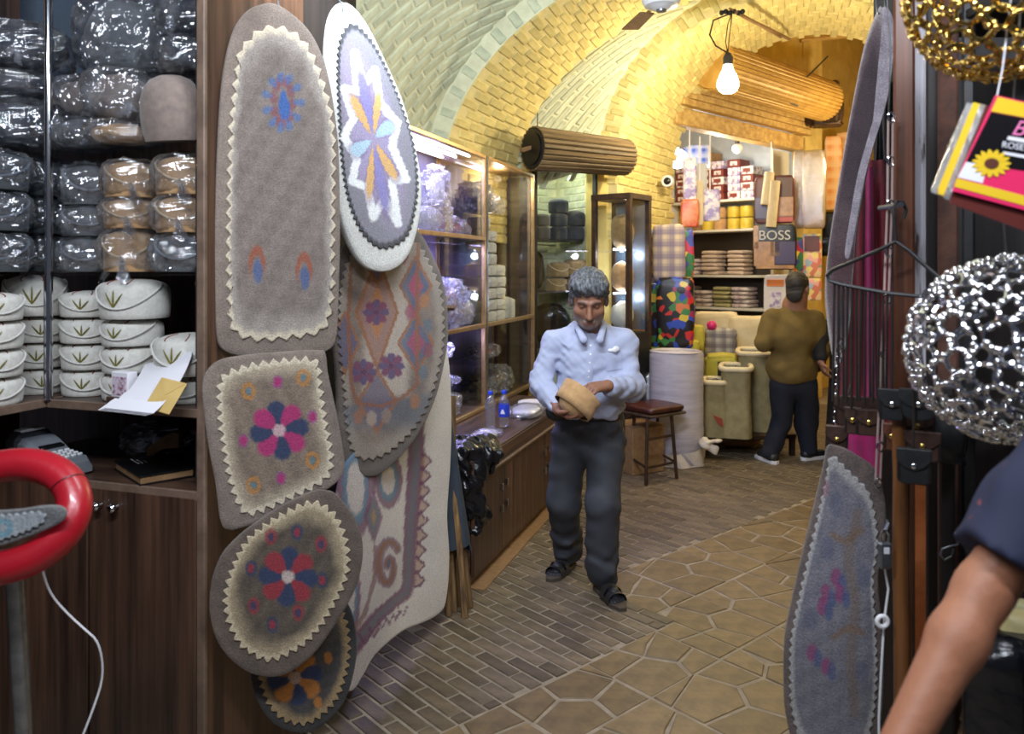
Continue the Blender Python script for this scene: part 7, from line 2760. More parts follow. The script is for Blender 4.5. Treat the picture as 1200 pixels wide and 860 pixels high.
# openwork bowls
def filigree(label, cx, cy, r_px, Y, m, aim, seed, squash=.92, bead_m=None):
    c = P(cx, cy, Y)
    rad = r_px / F * Y
    t = thing('openwork_bowl', label, 'bowl', tuple(c))
    t.rotation_euler = Vector(aim).to_track_quat('Z', 'Y').to_euler()
    rnd = random.Random(seed)
    rows = [(0.0, 1), (.22, 6), (.43, 11), (.64, 15), (.85, 19), (1.06, 21), (1.27, 23), (1.46, 24)]
    rm = {}
    for rr0 in (.013, .017, .022):
        rm[rr0] = MB().tube([(rr0 * math.cos(a) * rad / .14, rr0 * math.sin(a) * rad / .14, .004 * math.cos(2 * a)) for a in np.linspace(0, 6.283, 18, endpoint=False)], .0036 * rad / .14, 6, closed=True).mesh('ring', m)
    sc = MB().tube([((.003 + .015 * k / 15) * math.cos(k * .42) * rad / .14, (.003 + .015 * k / 15) * math.sin(k * .42) * rad / .14, 0) for k in range(16)], .0033 * rad / .14, 6).mesh('scroll', m)
    beads = MB()
    for th, n in rows:
        for k in range(n):
            ph = 2 * math.pi * (k + .5 * (rows.index((th, n)) % 2)) / n + rnd.uniform(-.06, .06)
            tt = th + rnd.uniform(-.03, .03)
            d = Vector((math.sin(tt) * math.cos(ph), math.sin(tt) * math.sin(ph), math.cos(tt)))
            p = d * rad
            mw = T(*p) @ d.to_track_quat('Z', 'Y').to_matrix().to_4x4() @ R(rnd.uniform(0, 360), 'Z')
            if rnd.random() < .3:
                obj_of('scroll', sc, t, mw @ S(1.15, 1.15, 1))
            else:
                obj_of('ring', rm[rnd.choice((.013, .017, .017, .022))], t, mw)
            for j in range(6):
                a = rnd.uniform(0, 6.283)
                q = mw @ Vector((.018 * math.cos(a) * rad / .14, .018 * math.sin(a) * rad / .14, .003))
                beads.ball(tuple(q), rnd.uniform(.0035, .0062) * rad / .14, 5)
    tag(beads.build('bead_work', bead_m or m, t, 180), kind='stuff')
    rim = MB()
    for k in range(64):
        a = 2 * math.pi * k / 64
        rim.ball((rad * math.cos(a), rad * math.sin(a), .0), .0065 * rad / .14, 5)
    tag(rim.build('beaded_rim', m, t, 180), kind='stuff')
    MB().tube([(rad * math.cos(a), rad * math.sin(a), -.003) for a in np.linspace(0, 6.283, 48, endpoint=False)], .004, 6, closed=True).build('rim_wire', m, t)
    return t


M['silver'] = mat('polished_silver', srgb(226, 226, 230), .1, 1.0)
M['gold_metal'] = mat('polished_gold', srgb(220, 186, 104), .12, 1.0)
filigree('large silver openwork bowl at the right edge', 1180, 408, 106, 1.56, M['silver'], (-.35, -1, -.12), 5)
filigree('gold openwork bowl hanging at the top right corner', 1172, -12, 102, 1.50, M['gold_metal'], (-.25, -1, -.25), 6)
for (x0, y0, x1, y1, lab) in ((1180, 312, 1176, 260, 'thin wire that holds the silver bowl'), (1172, -100, 1172, -160, 'thin wire that holds the gold bowl')):
    tag(MB().tube([P(x0, y0, 1.56), P(x1, y1, 1.52), Vector((.95, 1.42, 2.61))], .0018, 5).build('wire', M['steel']), lab, 'wire')

# hanging sachets with a sunflower print
sx = thing('sachet_stack', 'stack of shiny printed sachets with a sunflower, hanging at the right edge', 'packets', tuple(P(1160, 250, 1.42)))
so_ = sx.location.copy()
plS = Plane(1160, 1.40, -8)
M['black_print'] = mat('black_print', srgb(20, 18, 20), .25)
M['yellow_print'] = mat('yellow_print', srgb(226, 188, 42), .35)
M['hot_pink'] = mat('hot_pink_print', srgb(222, 44, 96), .35)
M['brown_print'] = mat('brown_print', srgb(88, 42, 26), .5)
M['silver_film'] = clear_mat('silvery_sachet_film', (.86, .88, .92), .18, .12, .8, 40, .35)
# whole sachets behind, each one a little lower
for k, (dx, dy, m_) in enumerate([(-7, 16, M['maroon']), (-12, 10, M['silver_film']), (-18, 4, M['yellow_print']), (-24, 2, M['silver_film'])]):
    poly = [(1164 + dx, 116 + dy * .4), (1122 + dx, 216 + dy), (1122 + dx, 222 + dy), (1230 + dx, 262 + dy), (1262 + dx, 140 + dy)]
    plate('sachet', poly, plS, -.008 - .006 * k, .004, m_, sx, so_)
plate('sachet', [(1166, 112), (1118, 216), (1116, 224), (1228, 254), (1262, 134)], plS, 0, .004, M['hot_pink'], sx, so_)
plate('black_field', [(1160, 132), (1131, 190), (1236, 206), (1256, 150)], plS, .0042, .0008, M['black_print'], sx, so_)
plate('yellow_header', [(1168, 114), (1160, 131), (1256, 149), (1261, 136)], plS, .0042, .0008, M['yellow_print'], sx, so_)
plate('yellow_band', [(1120, 209), (1117, 219), (1228, 249), (1231, 238)], plS, .0042, .0008, M['yellow_print'], sx, so_)
plate('silver_field', [(1131, 190), (1121, 208), (1150, 215), (1156, 194)], plS, .0042, .0006, M['paper'], sx, so_)
fc_ = (1160, 192)
for k in range(15):
    a = 2 * math.pi * k / 15
    ca, sa = math.cos(a), math.sin(a)
    pts = [(fc_[0] + (u * ca - v * sa), fc_[1] + (u * sa + v * ca) * .72) for u, v in ((5, -1.5), (14, -3.6), (20, -2.6), (23.5, 0), (20, 2.6), (14, 3.6), (5, 1.5))]
    plate('petal', pts, plS, .0052 + .0002 * (k % 2), .0008, M['yellow_print'], sx, so_)
plate('flower_centre', [(fc_[0] + 8.5 * math.cos(a), fc_[1] + 6.2 * math.sin(a)) for a in np.linspace(0, 6.283, 16, endpoint=False)], plS, .0064, .0012, M['brown_print'], sx, so_)
plate('white_panel', [(1180, 160), (1178, 164), (1236, 175), (1238, 170)], plS, .0052, .0006, M['paper'], sx, so_)
plate('white_panel', [(1174, 178), (1173, 181), (1232, 192), (1233, 188)], plS, .0052, .0006, M['paper'], sx, so_)
rot_ = (math.pi / 2, math.radians(10), math.radians(-8))
text_mesh('ROSE BEAUTY', .0155, .0004, M['paper'], 'lettering', sx, Vector(plS.world(np.array([(1206, 178)]))[0] + plS.n * .0062) - so_, rot_)
text_mesh('Be', .038, .0004, mat('pink_script', srgb(226, 120, 170), .4), 'script_lettering', sx, Vector(plS.world(np.array([(1196, 160)]))[0] + plS.n * .0062) - so_, rot_, .35)
tag(MB().tube([P(1168, 114, 1.40), P(1175, 80, 1.40), Vector((.95, 1.42, 2.61))], .0014, 5).build('string', M['paper']), 'pale string that the sachets hang from', 'string')
# dark goods low at the right edge
bb2 = pack('black_bag', 'black bag low at the right edge behind the bare arm', 'bag', 1136, 740, 1200, 900, 1.75, .16, M['black_bag'], 0, 61, .02)
pp2 = pack('pale_package', 'pale green and yellow package at the lower right corner', 'package', 1182, 722, 1262, 900, 1.75, .12, mat('pale_green_package', srgb(176, 184, 148), .5, c2=srgb(206, 176, 110), nscale=6), 0, 62, .01)
pk3 = pack('dark_cloth', 'dark cloth hanging under the silver bowl', 'cloth', 1096, 470, 1126, 540, 1.98, .06, M['black'], 0, 63, .015)
# ================================================================ people
from mathutils.bvhtree import BVHTree

M['skin'] = mat('skin', (1, 1, 1), .55, c2=(.88, .86, .85), nscale=60, attr=True, sss=.08, bump=.05, bscale=160)
M['hair_grey'] = mat('grey_hair', srgb(58, 60, 66), .65, c2=srgb(118, 120, 126), nscale=1, stretch=(90, 40, 30), contrast=(.42, .68), bump=.35, bscale=1.6)
M['hair_dark'] = mat('dark_hair', srgb(26, 22, 20), .6, c2=srgb(46, 38, 34), nscale=60, bump=.3, bscale=120)
M['shirt_blue'] = mat('pale_blue_shirt_cotton', srgb(176, 182, 208), .8, c2=srgb(162, 168, 196), nscale=6, bump=.06, bscale=300)
M['grey_trouser'] = mat('charcoal_trouser_cloth', srgb(62, 64, 72), .75, c2=srgb(50, 52, 60), nscale=8, bump=.06, bscale=300)
M['olive_jacket'] = mat('olive_brown_jacket', srgb(112, 90, 42), .85, c2=srgb(92, 74, 34), nscale=6, bump=.08, bscale=200)
M['navy_jeans'] = mat('dark_navy_jeans', srgb(26, 30, 46), .85, c2=srgb(18, 20, 34), nscale=8, bump=.08, bscale=260)
M['black_cloth'] = mat('black_cloak_cloth', srgb(22, 21, 24), .85, c2=srgb(32, 30, 32), nscale=6)
M['navy_shirt'] = mat('navy_shirt_small_print', srgb(28, 32, 58), .8, c2=srgb(120, 52, 56), nscale=34, detail=1, contrast=(.70, .76))
M['sandal'] = mat('black_sandal_leather', srgb(32, 31, 34), .5, c2=srgb(46, 42, 42), nscale=20)
M['sole_rubber'] = mat('grey_brown_sole', srgb(72, 62, 54), .7)
SKIN, SKIN_D = np.array(srgb(146, 102, 80)), np.array(srgb(112, 74, 58))


def frame_of(c, fwd, up=(0, 0, 1)):
    f = Vector(fwd).normalized()
    r = f.cross(Vector(up)).normalized()          # image-right when facing the camera is -r
    u = r.cross(f).normalized()
    m = Matrix(((r.x, f.x, u.x, c[0]), (r.y, f.y, u.y, c[1]), (r.z, f.z, u.z, c[2]), (0, 0, 0, 1)))
    return m


def head(fd, m, s=1.0):
    """head in the field: local x to the person's right, y forward, z up"""
    q = lambda x, y, z: tuple(m @ Vector((x * s, y * s, z * s)))
    rot = m.to_3x3().to_4x4()
    E = lambda c, r, k=.015, cut=False: fd.ell(q(*c), [v * s for v in r], k, rot, cut)
    Cn = lambda a, b, r1, r2, k=.01, cut=False: fd.cone(q(*a), q(*b), r1 * s, r2 * s, k, None, cut)
    E((0, -.012, .035), (.078, .096, .088))
    E((0, .018, -.035), (.066, .072, .088), .03)
    E((0, .050, -.098), (.040, .034, .026), .03)
    E((-.044, .012, -.072), (.022, .035, .034), .03)
    E((.044, .012, -.072), (.022, .035, .034), .03)
    for sx in (-1, 1):
        E((sx * .043, .060, -.030), (.024, .022, .022), .02)
        E((sx * .032, .094, .002), (.019, .014, .012), .012, True)
        E((sx * .0315, .073, .000), (.0135, .0135, .0120), .004)
        Cn((sx * .012, .089, .020), (sx * .048, .076, .022), .0085, .007, .012)
        E((sx * .080, -.010, -.012), (.011, .021, .033), .008)
        E((sx * .011, .098, -.044), (.0085, .009, .007), .006)
    Cn((0, .086, .008), (0, .112, -.040), .0095, .0125, .012)
    Cn((-.021, .086, -.072), (.021, .086, -.072), .0065, .0065, .008)
    Cn((-.017, .085, -.083), (.017, .085, -.083), .0070, .0070, .006)
    return q


def hand(fd, wrist, palm_dir, palm_n, spread, curl, s=1.0, thumb_side=1, curls=None):
    """palm and five separate fingers; palm_n is the way the palm faces"""
    d = Vector(palm_dir).normalized()
    n = Vector(palm_n)
    n = (n - d * n.dot(d)).normalized()
    x = d.cross(n).normalized() * thumb_side
    w = Vector(wrist)
    for k in (-1, 0, 1):
        fd.cone(w + x * k * .012, w + d * .085 * s + x * k * .026 * s, .017 * s, .0135 * s, .012)
    lens = (.070, .080, .074, .056)
    for k in range(4):
        o = (1.5 - k) * .0205 * s
        base = w + d * (.086 - abs(k - 1.3) * .004) * s + x * o
        ang = 0
        p = base
        dd = (d + x * (1.5 - k) * spread).normalized()
        c = curls[k] if curls else curl
        for j, f in enumerate((.45, .32, .26)):
            ang += c * (1, .9, .6)[j]
            v = dd * math.cos(ang) + n * math.sin(ang)
            qn = p + v * lens[k] * f * s
            fd.cone(p, qn, (.0098, .0088, .0078)[j] * s, (.0088, .0078, .0066)[j] * s, .003)
            p = qn
    p = w + d * .025 * s + x * .026 * s
    v1 = (d * .62 + x * .70 + n * .28).normalized()
    p1 = p + v1 * .042 * s
    v2 = (d * .9 + x * .12 + n * .40).normalized()
    p2 = p1 + v2 * .032 * s
    p3 = p2 + (d * .85 - x * .15 + n * .5).normalized() * .026 * s
    fd.cone(p, p1, .0150 * s, .0112 * s, .008).cone(p1, p2, .0112 * s, .0098 * s, .003).cone(p2, p3, .0098 * s, .0078 * s, .003)


def surf_bvh(V, Q):
    return BVHTree.FromPolygons([tuple(v) for v in V], [tuple(int(i) for i in q) for q in Q])


def on_surf(bvh, px, py):
    d = (P(px, py, 1.0) - Vector((0, 0, H))).normalized()
    hit, n, i, dist = bvh.ray_cast(Vector((0, 0, H)), d)
    return hit, n


# ---------------------------------------------------------------- the man in the pale blue shirt
hm = frame_of(P(690, 350, 3.93), (-.06, -.90, -.42))
lo, hi = (0.02, 3.55, -.002), (.80, 4.62, 1.78)
bd = Field(lo, hi, .0048)
HS = 1.10
q = head(bd, hm, HS)
nk = P(692, 392, 4.05)
bd.cone(q(0, -.022, -.06), nk, .060, .064, .03)
shL, shR = P(648, 401, 4.07), P(730, 402, 4.07)        # image left / right
elL, elR = P(634, 450, 4.04), P(741, 454, 4.02)
wrL, wrR = P(655, 480, 3.80), P(712, 452, 3.80)
hipL, hipR = P(669, 505, 4.16), P(711, 505, 4.12)
anL, anR = Vector((.305, 4.37, .085)), Vector((.462, 4.04, .085))
knL, knR = P(661, 588, 4.16), P(706, 590, 3.98)
bd.cone(nk + Vector((0, .0, -.10)), P(691, 470, 4.10), .07, .11, .03).cone(shL + Vector((.05, 0, 0)), shR - Vector((.05, 0, 0)), .04, .04, .03)
bd.chain([shL, elL, wrL], [.040, .038, .029], .02).chain([shR, elR, wrR], [.040, .038, .029], .02)
bd.cone(P(691, 470, 4.10), hipL, .11, .085, .05).cone(P(691, 470, 4.10), hipR, .11, .085, .05)
bd.chain([hipL, knL, anL], [.082, .055, .038], .02).chain([hipR, knR, anR], [.082, .055, .038], .02)
for an, toe in ((anL, Vector((.212, 4.205, .035))), (anR, Vector((.524, 3.86, .035)))):
    d = (toe - an)
    d.z = 0
    d.normalize()
    bd.cone(an - d * .03 + Vector((0, 0, -.04)), toe - d * .06 + Vector((0, 0, .012)), .034, .030, .02)
    x = Vector((-d.y, d.x, 0))
    for k in range(5):
        b = toe - d * .055 + x * (k - 2) * .017
        bd.cone(b, b + d * (.045 - .006 * abs(k - 1)) + Vector((0, 0, -.012)), .0125, .0095, .004)
# hands: image-right hand works inside the hat, image-left one carries it
hatc = P(673, 472, 3.72)
hand(bd, wrR, P(690, 455, 3.745) - wrR, (0, .35, -1), .06, .55, 1.04, -1)
hand(bd, wrL, P(675, 490, 3.72) - wrL, (.25, -.2, 1), .05, .30, 1.04, 1)


def skincol(V):
    c = np.tile(SKIN, (len(V), 1))
    mi = np.array(hm.inverted())
    L = (np.c_[V, np.ones(len(V))] @ mi.T)[:, :3] / HS
    isH = (np.abs(L[:, 0]) < .11) & (np.abs(L[:, 1]) < .14) & (np.abs(L[:, 2]) < .15)
    x, y, z = L[:, 0], L[:, 1], L[:, 2]

    def mixin(col, m):
        nonlocal c
        m = np.clip(m, 0, 1)[:, None] * isH[:, None]
        c = c * (1 - m) + np.array(col) * m
    stub = sst(-.050, -.070, z) * sst(-.02, .02, y) * (1 - np.exp(-((x / .028) ** 2 + ((z + .078) / .013) ** 2)) * .7)
    mixin(srgb(146, 138, 132), stub * .62)
    mixin(srgb(70, 60, 56), np.exp(-((x / .030) ** 2) ** 2 - ((z + .062) / .007) ** 2) * (y > .06) * .85)
    mixin(srgb(146, 84, 76), np.exp(-((x / .022) ** 2) ** 2 - ((z + .079) / .006) ** 2) * (y > .07) * .8)
    for s_ in (-1, 1):
        mixin(srgb(44, 38, 36), np.exp(-(((x - s_ * .032) / .022) ** 2) ** 2 - ((z - .0235 + .10 * (np.abs(x) - .032) ** 2 * 20) / .006) ** 2) * (y > .05) * .9)
        mixin(srgb(60, 40, 34), np.exp(-(((x - s_ * .0315) / .014) ** 2) ** 2 - ((z - .001) / .004) ** 2) * (y > .06) * .85)
    c = np.where((V[:, 2] < .14)[:, None], np.array(srgb(34, 34, 42)), c)
    mixin(SKIN_D, np.exp(-((y - .02) / .05) ** 2) * sst(-.075, -.11, z) * .3)
    return c


man = bd.build('person', M['skin'], None, skincol, (nk.x, nk.y, 0))
tag(man, 'grey haired man in a pale blue shirt holding a tan felt hat, walking', 'person')
O1 = (nk.x, nk.y, 0)
# hair
hr = Field(hm.translation - Vector((.2, .2, .2)), hm.translation + Vector((.2, .2, .22)), .0045)
qh = lambda x, y, z: tuple(hm @ Vector((x * HS, y * HS, z * HS)))
rotH = hm.to_3x3().to_4x4()
hr.ell(qh(0, -.022, .052), [v * HS for v in (.091, .104, .085)], .01, rotH)
hr.ell(qh(.02, .055, .092), [v * HS for v in (.062, .045, .036)], .03, rotH)
hr.ell(qh(-.045, .045, .080), [v * HS for v in (.04, .045, .04)], .03, rotH)
hr.ell(qh(0, -.085, .0), [v * HS for v in (.07, .035, .07)], .03, rotH)
for s_ in (-1, 1):
    hr.cone(qh(s_ * .074, .028, .045), qh(s_ * .077, .026, -.012), .014 * HS, .007 * HS, .012)
hr.ell(qh(0, .10, -.045), [v * HS for v in (.069, .085, .10)], .012, rotH, True)
hr.folds(.0032, 150, 3, (1, .6, .25))
hr.build('hair', M['hair_grey'], man, None, O1)


def relocate(o, O):
    """parts whose vertices were built in world space, put under a root standing at O"""
    return o


# parts built with build(..., parent, origin) keep vertices relative to origin, so they need no offset
# shirt
sf = Field((.02, 3.6, .80), (.80, 4.40, 1.50), .0058)
sf.ell(P(690, 420, 4.08), (.188, .130, .17), .05).ell(P(691, 458, 4.06), (.176, .140, .16), .05).ell(P(690, 478, 4.10), (.172, .132, .10), .05)
sf.cone(shL + Vector((.03, 0, 0)), shR - Vector((.03, 0, 0)), .066, .066, .05)
sf.cone(nk + Vector((-.02, .02, .015)), shL, .052, .056, .03).cone(nk + Vector((.02, .02, .015)), shR, .052, .056, .03)
sf.cone(nk + Vector((0, .02, .0)), P(691, 425, 4.08), .078, .125, .06)
cuL, cuR = elL.lerp(wrL, .80), elR.lerp(wrR, .80)
sf.chain([shL, elL, cuL], [.066, .064, .049], .03).chain([shR, elR, cuR], [.066, .064, .049], .03)
sf.cone(elL.lerp(wrL, .7), cuL + (wrL - elL) * .03, .048, .046, .006).cone(elR.lerp(wrR, .7), cuR + (wrR - elR) * .03, .048, .046, .006)
# neck opening
sf.cone(P(692, 384, 3.90), P(692, 401, 3.86), .035, .012, .01, None, True)
sf.cone(nk + Vector((0, -.02, .03)), nk + Vector((0, -.02, .18)), .066, .066, .006, None, True)
zt = H - (486 - HY) / F * 4.05
sf.half((0, 0, zt), (0, 0, -1))
sf.folds(.0095, 26, 12, (1, .5, 1))
sf.folds(.0042, 55, 13, (1, .5, .7)).folds(.0016, 120, 14, (1, .5, .8))
# collar
cp = [P(676, 386, 3.99), P(679, 377, 4.05), P(692, 371, 4.13), P(705, 377, 4.05), P(708, 386, 3.99)]
sf.chain(cp, [.014, .016, .018, .016, .014], .008)
sf.cone(P(677, 384, 3.97), P(684, 398, 3.905), .016, .020, .006, ((0, 1, 0), .5)).cone(P(707, 384, 3.97), P(703, 398, 3.905), .016, .020, .006, ((0, 1, 0), .5))
Vs, Qs = sf.mesh()
np_mesh('shirt', Vs - np.array(O1, np.float32), [Qs], M['shirt_blue'], man)
sb = surf_bvh(Vs, Qs)
plk = MB()
prev = None
for k, (px, py) in enumerate([(692, 405), (692, 415), (691, 425), (690, 435), (690, 442)]):
    h, n = on_surf(sb, px, py)
    if h is None:
        continue
    MB().lathe([(.0055, 0), (.0055, .002), (.004, .003), (.001, .0024)], 12, T(*(h - Vector(O1))) @ n.to_track_quat('Z', 'Y').to_matrix().to_4x4()).build('button', M['white_plastic'], man, 40)


def surf_patch(poly, bvh, off, name, m, parent, O, n=8):
    """a cloth patch lying on a surface: bilinear patch of four picture corners"""
    mb = MB()
    a, b, c, d = [Vector((*p, 0)) for p in poly]
    last = None

    def fn(u, v):
        nonlocal last
        p = a.lerp(b, u).lerp(d.lerp(c, u), v)
        h, nn = on_surf(bvh, p.x, p.y)
        if h is None:
            return tuple(last) if last else (0, 0, 0)
        last = h + nn * off - Vector(O)
        return tuple(last)
    mb.grid(fn, n, n)
    return mb.build(name, m, parent, 60)


surf_patch([(709, 414), (728, 411), (729, 432), (711, 435)], sb, .003, 'pocket', M['shirt_blue'], man, O1)
surf_patch([(688, 402), (696, 402), (694, 446), (686, 446)], sb, .002, 'button_placket', M['shirt_blue'], man, O1, 10)
h, n = on_surf(sb, 719, 411)
tis = Field(h - Vector((.06, .05, .04)), h + Vector((.06, .05, .05)), .0035)
tis.ell(h + Vector((-.004, -.004, .002)), (.032, .008, .010), .01).ell(h + Vector((.012, -.006, .010)), (.014, .007, .012), .01).ell(h + Vector((-.018, -.006, .004)), (.012, .006, .008), .01)
tis.folds(.003, 160, 4)
tis.build('pocket_tissue', M['paper'], man, None, O1)
# trousers
tf = Field((.10, 3.75, .02), (.72, 4.60, 1.04), .0058)
tf.ell(P(690, 492, 4.12), (.170, .130, .09), .04)
tf.cone(P(690, 480, 4.12), P(690, 515, 4.14), .140, .135, .03, ((0, 1, 0), .88))
tf.chain([hipL, knL, anL + Vector((.0, .0, .02))], [.100, .086, .080], .04)
tf.chain([hipR, knR, anR + Vector((.0, .0, .03))], [.100, .084, .080], .04)
tf.half((0, 0, zt + .004), (0, 0, 1))
tf.half((0, 0, .05), (0, 0, -1))
tf.folds(.0045, 24, 21, (1, 1, .3))
tf.folds(.008, 46, 22, (.6, .6, 1), lambda X, Y, Z: (np.exp(-((Z - .16) / .09) ** 2) + .6 * np.exp(-((Z - .80) / .10) ** 2) + .25 + 0 * X + 0 * Y).astype(np.float32))
tf.build('trousers', M['grey_trouser'], man, None, O1)
bl_ = MB().tube([Vector((P(690, 484, 4.12).x + .172 * math.cos(a), 4.10 + .142 * math.sin(a), zt + .006)) - Vector(O1) for a in np.linspace(0, 6.283, 40, endpoint=False)], .018, 8, closed=True, flat=.35)
bl_.build('belt', M['black_leather'], man)
bp = Field(P(652, 482, 3.92) - Vector((.10, .08, .08)), P(652, 482, 3.92) + Vector((.10, .10, .08)), .005)
c = P(652, 482, 3.93)
bp.ell(c, (.052, .032, .046), .02).ell(c + Vector((.0, -.012, -.014)), (.042, .028, .026), .012)
bp.folds(.003, 60, 8)
bp.build('belt_pouch', M['black_leather'], man, None, O1)
MB().box(tuple(P(650, 478, 3.885) - Vector(O1)), (.010, .006, .028), bev=.002).build('pouch_clip', M['chrome'], man, 0)
# sandals
for an, toe in ((anL, Vector((.198, 4.178, 0))), (anR, Vector((.536, 3.818, 0)))):
    heel = Vector((an.x, an.y, 0)) + (Vector((an.x, an.y, 0)) - toe).normalized() * .055
    d = (toe - heel)
    L_ = d.length
    d.normalize()
    x = Vector((-d.y, d.x, 0))
    outl = [(-.030, .0), (-.034, .05), (-.036, .12), (-.046, .19), (-.042, .235), (-.022, L_), (.015, L_ + .004), (.040, .24), (.046, .19), (.038, .12), (.034, .05), (.030, 0), (.012, -.014), (-.012, -.014)]
    mw = Matrix(((x.x, d.x, 0, heel.x - O1[0]), (x.y, d.y, 0, heel.y - O1[1]), (0, 0, 1, .001), (0, 0, 0, 1)))
    sd = MB().prism(outl, 0, .022, mw, ch=.004).build('sandal', M['sole_rubber'], man, 30)
    for y0, w_, hh in ((.15, .052, .062), (.205, .050, .048)):
        MB().grid(lambda u, v: tuple(mw @ Vector((w_ * math.cos(math.pi * (1 - u)), y0 + (v - .5) * .045, .016 + hh * math.sin(math.pi * u) ** .7))), 14, 3).build('strap', M['sandal'], sd, 180)
    MB().grid(lambda u, v: tuple(mw @ Vector((.044 * math.cos(math.pi * (1 - u)), .02 - .045 * math.sin(math.pi * u), .03 + .02 * v + .012 * math.sin(math.pi * u)))), 14, 3).build('strap', M['sandal'], sd, 180)

# the felt hat in his hands: dome towards the lower left, wide turned-up brim
ht = thing('felt_hat', 'tan felt hat with a turned up brim held in the hands of the man', 'hat', tuple(hatc))
ax = Vector((.62, .30, .72))
ht.rotation_euler = ax.to_track_quat('Z', 'Y').to_euler()
MB().lathe([(.003, -.062), (.030, -.058), (.054, -.045), (.070, -.024), (.077, .0), (.079, .03), (.076, .055)], 32, cap1=False).build('crown', M['tan_felt'], ht, 180)
wb_ = lambda a, z: 1 + .16 * math.exp(-((((a - 3.9 + math.pi) % (2 * math.pi)) - math.pi) / .55) ** 2) * (z < .02) + .04 * math.sin(2 * a)
MB().lathe([(.0835, -.030), (.087, -.032), (.092, .0), (.096, .035), (.100, .066), (.096, .068), (.090, .035), (.082, .010), (.077, .0)], 40, wob=wb_, cap0=False, cap1=False).build('brim', M['tan_felt'], ht, 180)

# ---------------------------------------------------------------- the man in the olive jacket
m2 = frame_of(P(935, 338, 6.70), (.62, .75, -.12))
b2 = Field((1.85, 6.35, -.002), (2.95, 7.35, 1.72), .0075)
q2 = head(b2, m2, 1.08)
n2 = P(931, 358, 6.76)
s2L, s2R = P(905, 374, 6.76), P(955, 374, 6.72)
e2L, e2R = P(896, 402, 6.72), P(962, 408, 6.70)
w2L, w2R = P(907, 404, 6.98), P(957, 432, 6.94)
h2L, h2R = P(918, 455, 6.78), P(942, 455, 6.76)
k2L, k2R = P(915, 498, 6.80), P(946, 497, 6.86)
a2L = floor_pt(905, 543) + Vector((0, .04, .09))
a2R = floor_pt(949, 539) + Vector((0, .02, .09))
b2.cone(q2(0, -.02, -.06), n2, .056, .062, .03).cone(n2, P(930, 440, 6.78), .10, .13, .05).cone(s2L, s2R, .06, .06, .05)
b2.chain([s2L, e2L, w2L], [.048, .042, .03]).chain([s2R, e2R, w2R], [.048, .042, .03])
b2.chain([P(930, 440, 6.78), h2L, k2L, a2L], [.12, .09, .06, .04], .04).chain([P(930, 440, 6.78), h2R, k2R, a2R], [.12, .09, .06, .04], .04)
hand(b2, w2L, (.3, .9, .1), (.3, 0, -1), .05, .4, 1.05, -1)
hand(b2, w2R, (-.2, .9, -.3), (-.3, 0, -1), .05, .4, 1.05, 1)
for an, d in ((a2L, Vector((-.25, .97, 0))), (a2R, Vector((.9, .43, 0)))):
    b2.cone(an + Vector((0, 0, -.04)), an + d * .15 + Vector((0, 0, -.05)), .035, .03, .02)
man2 = b2.build('person', M['skin'], None, lambda V: np.tile(SKIN, (len(V), 1)), (n2.x, n2.y, 0))
tag(man2, 'dark haired man in an olive brown jacket seen from behind', 'person')
O2 = (n2.x, n2.y, 0)
h2 = Field(m2.translation - Vector((.17, .17, .17)), m2.translation + Vector((.17, .17, .19)), .006)
qq = lambda x, y, z: tuple(m2 @ Vector((x * 1.1, y * 1.1, z * 1.1)))
r2 = m2.to_3x3().to_4x4()
h2.ell(qq(0, -.022, .045), (.092, .107, .094), .01, r2).ell(qq(0, -.070, -.035), (.074, .036, .09), .03, r2)
h2.ell(qq(0, .10, -.04), (.07, .085, .09), .012, r2, True)
for s_ in (-1, 1):
    h2.ell(qq(s_ * .085, -.0, -.012), (.018, .026, .034), .006, r2, True)
h2.folds(.0025, 120, 5)
h2.build('hair', M['hair_dark'], man2, None, O2)
j2 = Field((1.85, 6.4, .60), (2.95, 7.2, 1.50), .009)
j2.ell(P(930, 395, 6.74), (.215, .145, .20), .06).ell(P(928, 430, 6.77), (.215, .17, .20), .06)
j2.cone(s2L + Vector((.03, 0, -.01)), s2R - Vector((.03, 0, .01)), .078, .078, .06).cone(n2, P(930, 395, 6.74), .075, .13, .06)
j2.chain([s2L, e2L, e2L.lerp(w2L, .85)], [.082, .070, .055], .03).chain([s2R, e2R, e2R.lerp(w2R, .85)], [.082, .070, .055], .03)
j2.chain([n2 + Vector((-.06, .0, .01)), n2 + Vector((0, -.055, .02)), n2 + Vector((.06, 0, .01))], [.026, .03, .026], .015)
j2.half((0, 0, P(0, 447, 6.72).z), (0, 0, -1))
j2.folds(.008, 17, 6, (1, 1, .8)).folds(.004, 40, 7)
j2.build('jacket', M['olive_jacket'], man2, None, O2)
t2 = Field((1.85, 6.4, .03), (2.95, 7.3, .86), .009)
t2.ell(P(930, 448, 6.78), (.19, .14, .12), .04).chain([h2L, k2L, a2L], [.110, .088, .078], .04).chain([h2R, k2R, a2R], [.110, .088, .078], .04)
t2.half((0, 0, .05), (0, 0, -1))
t2.folds(.009, 18, 9, (1, 1, .4))
t2.build('trousers', M['navy_jeans'], man2, None, O2)
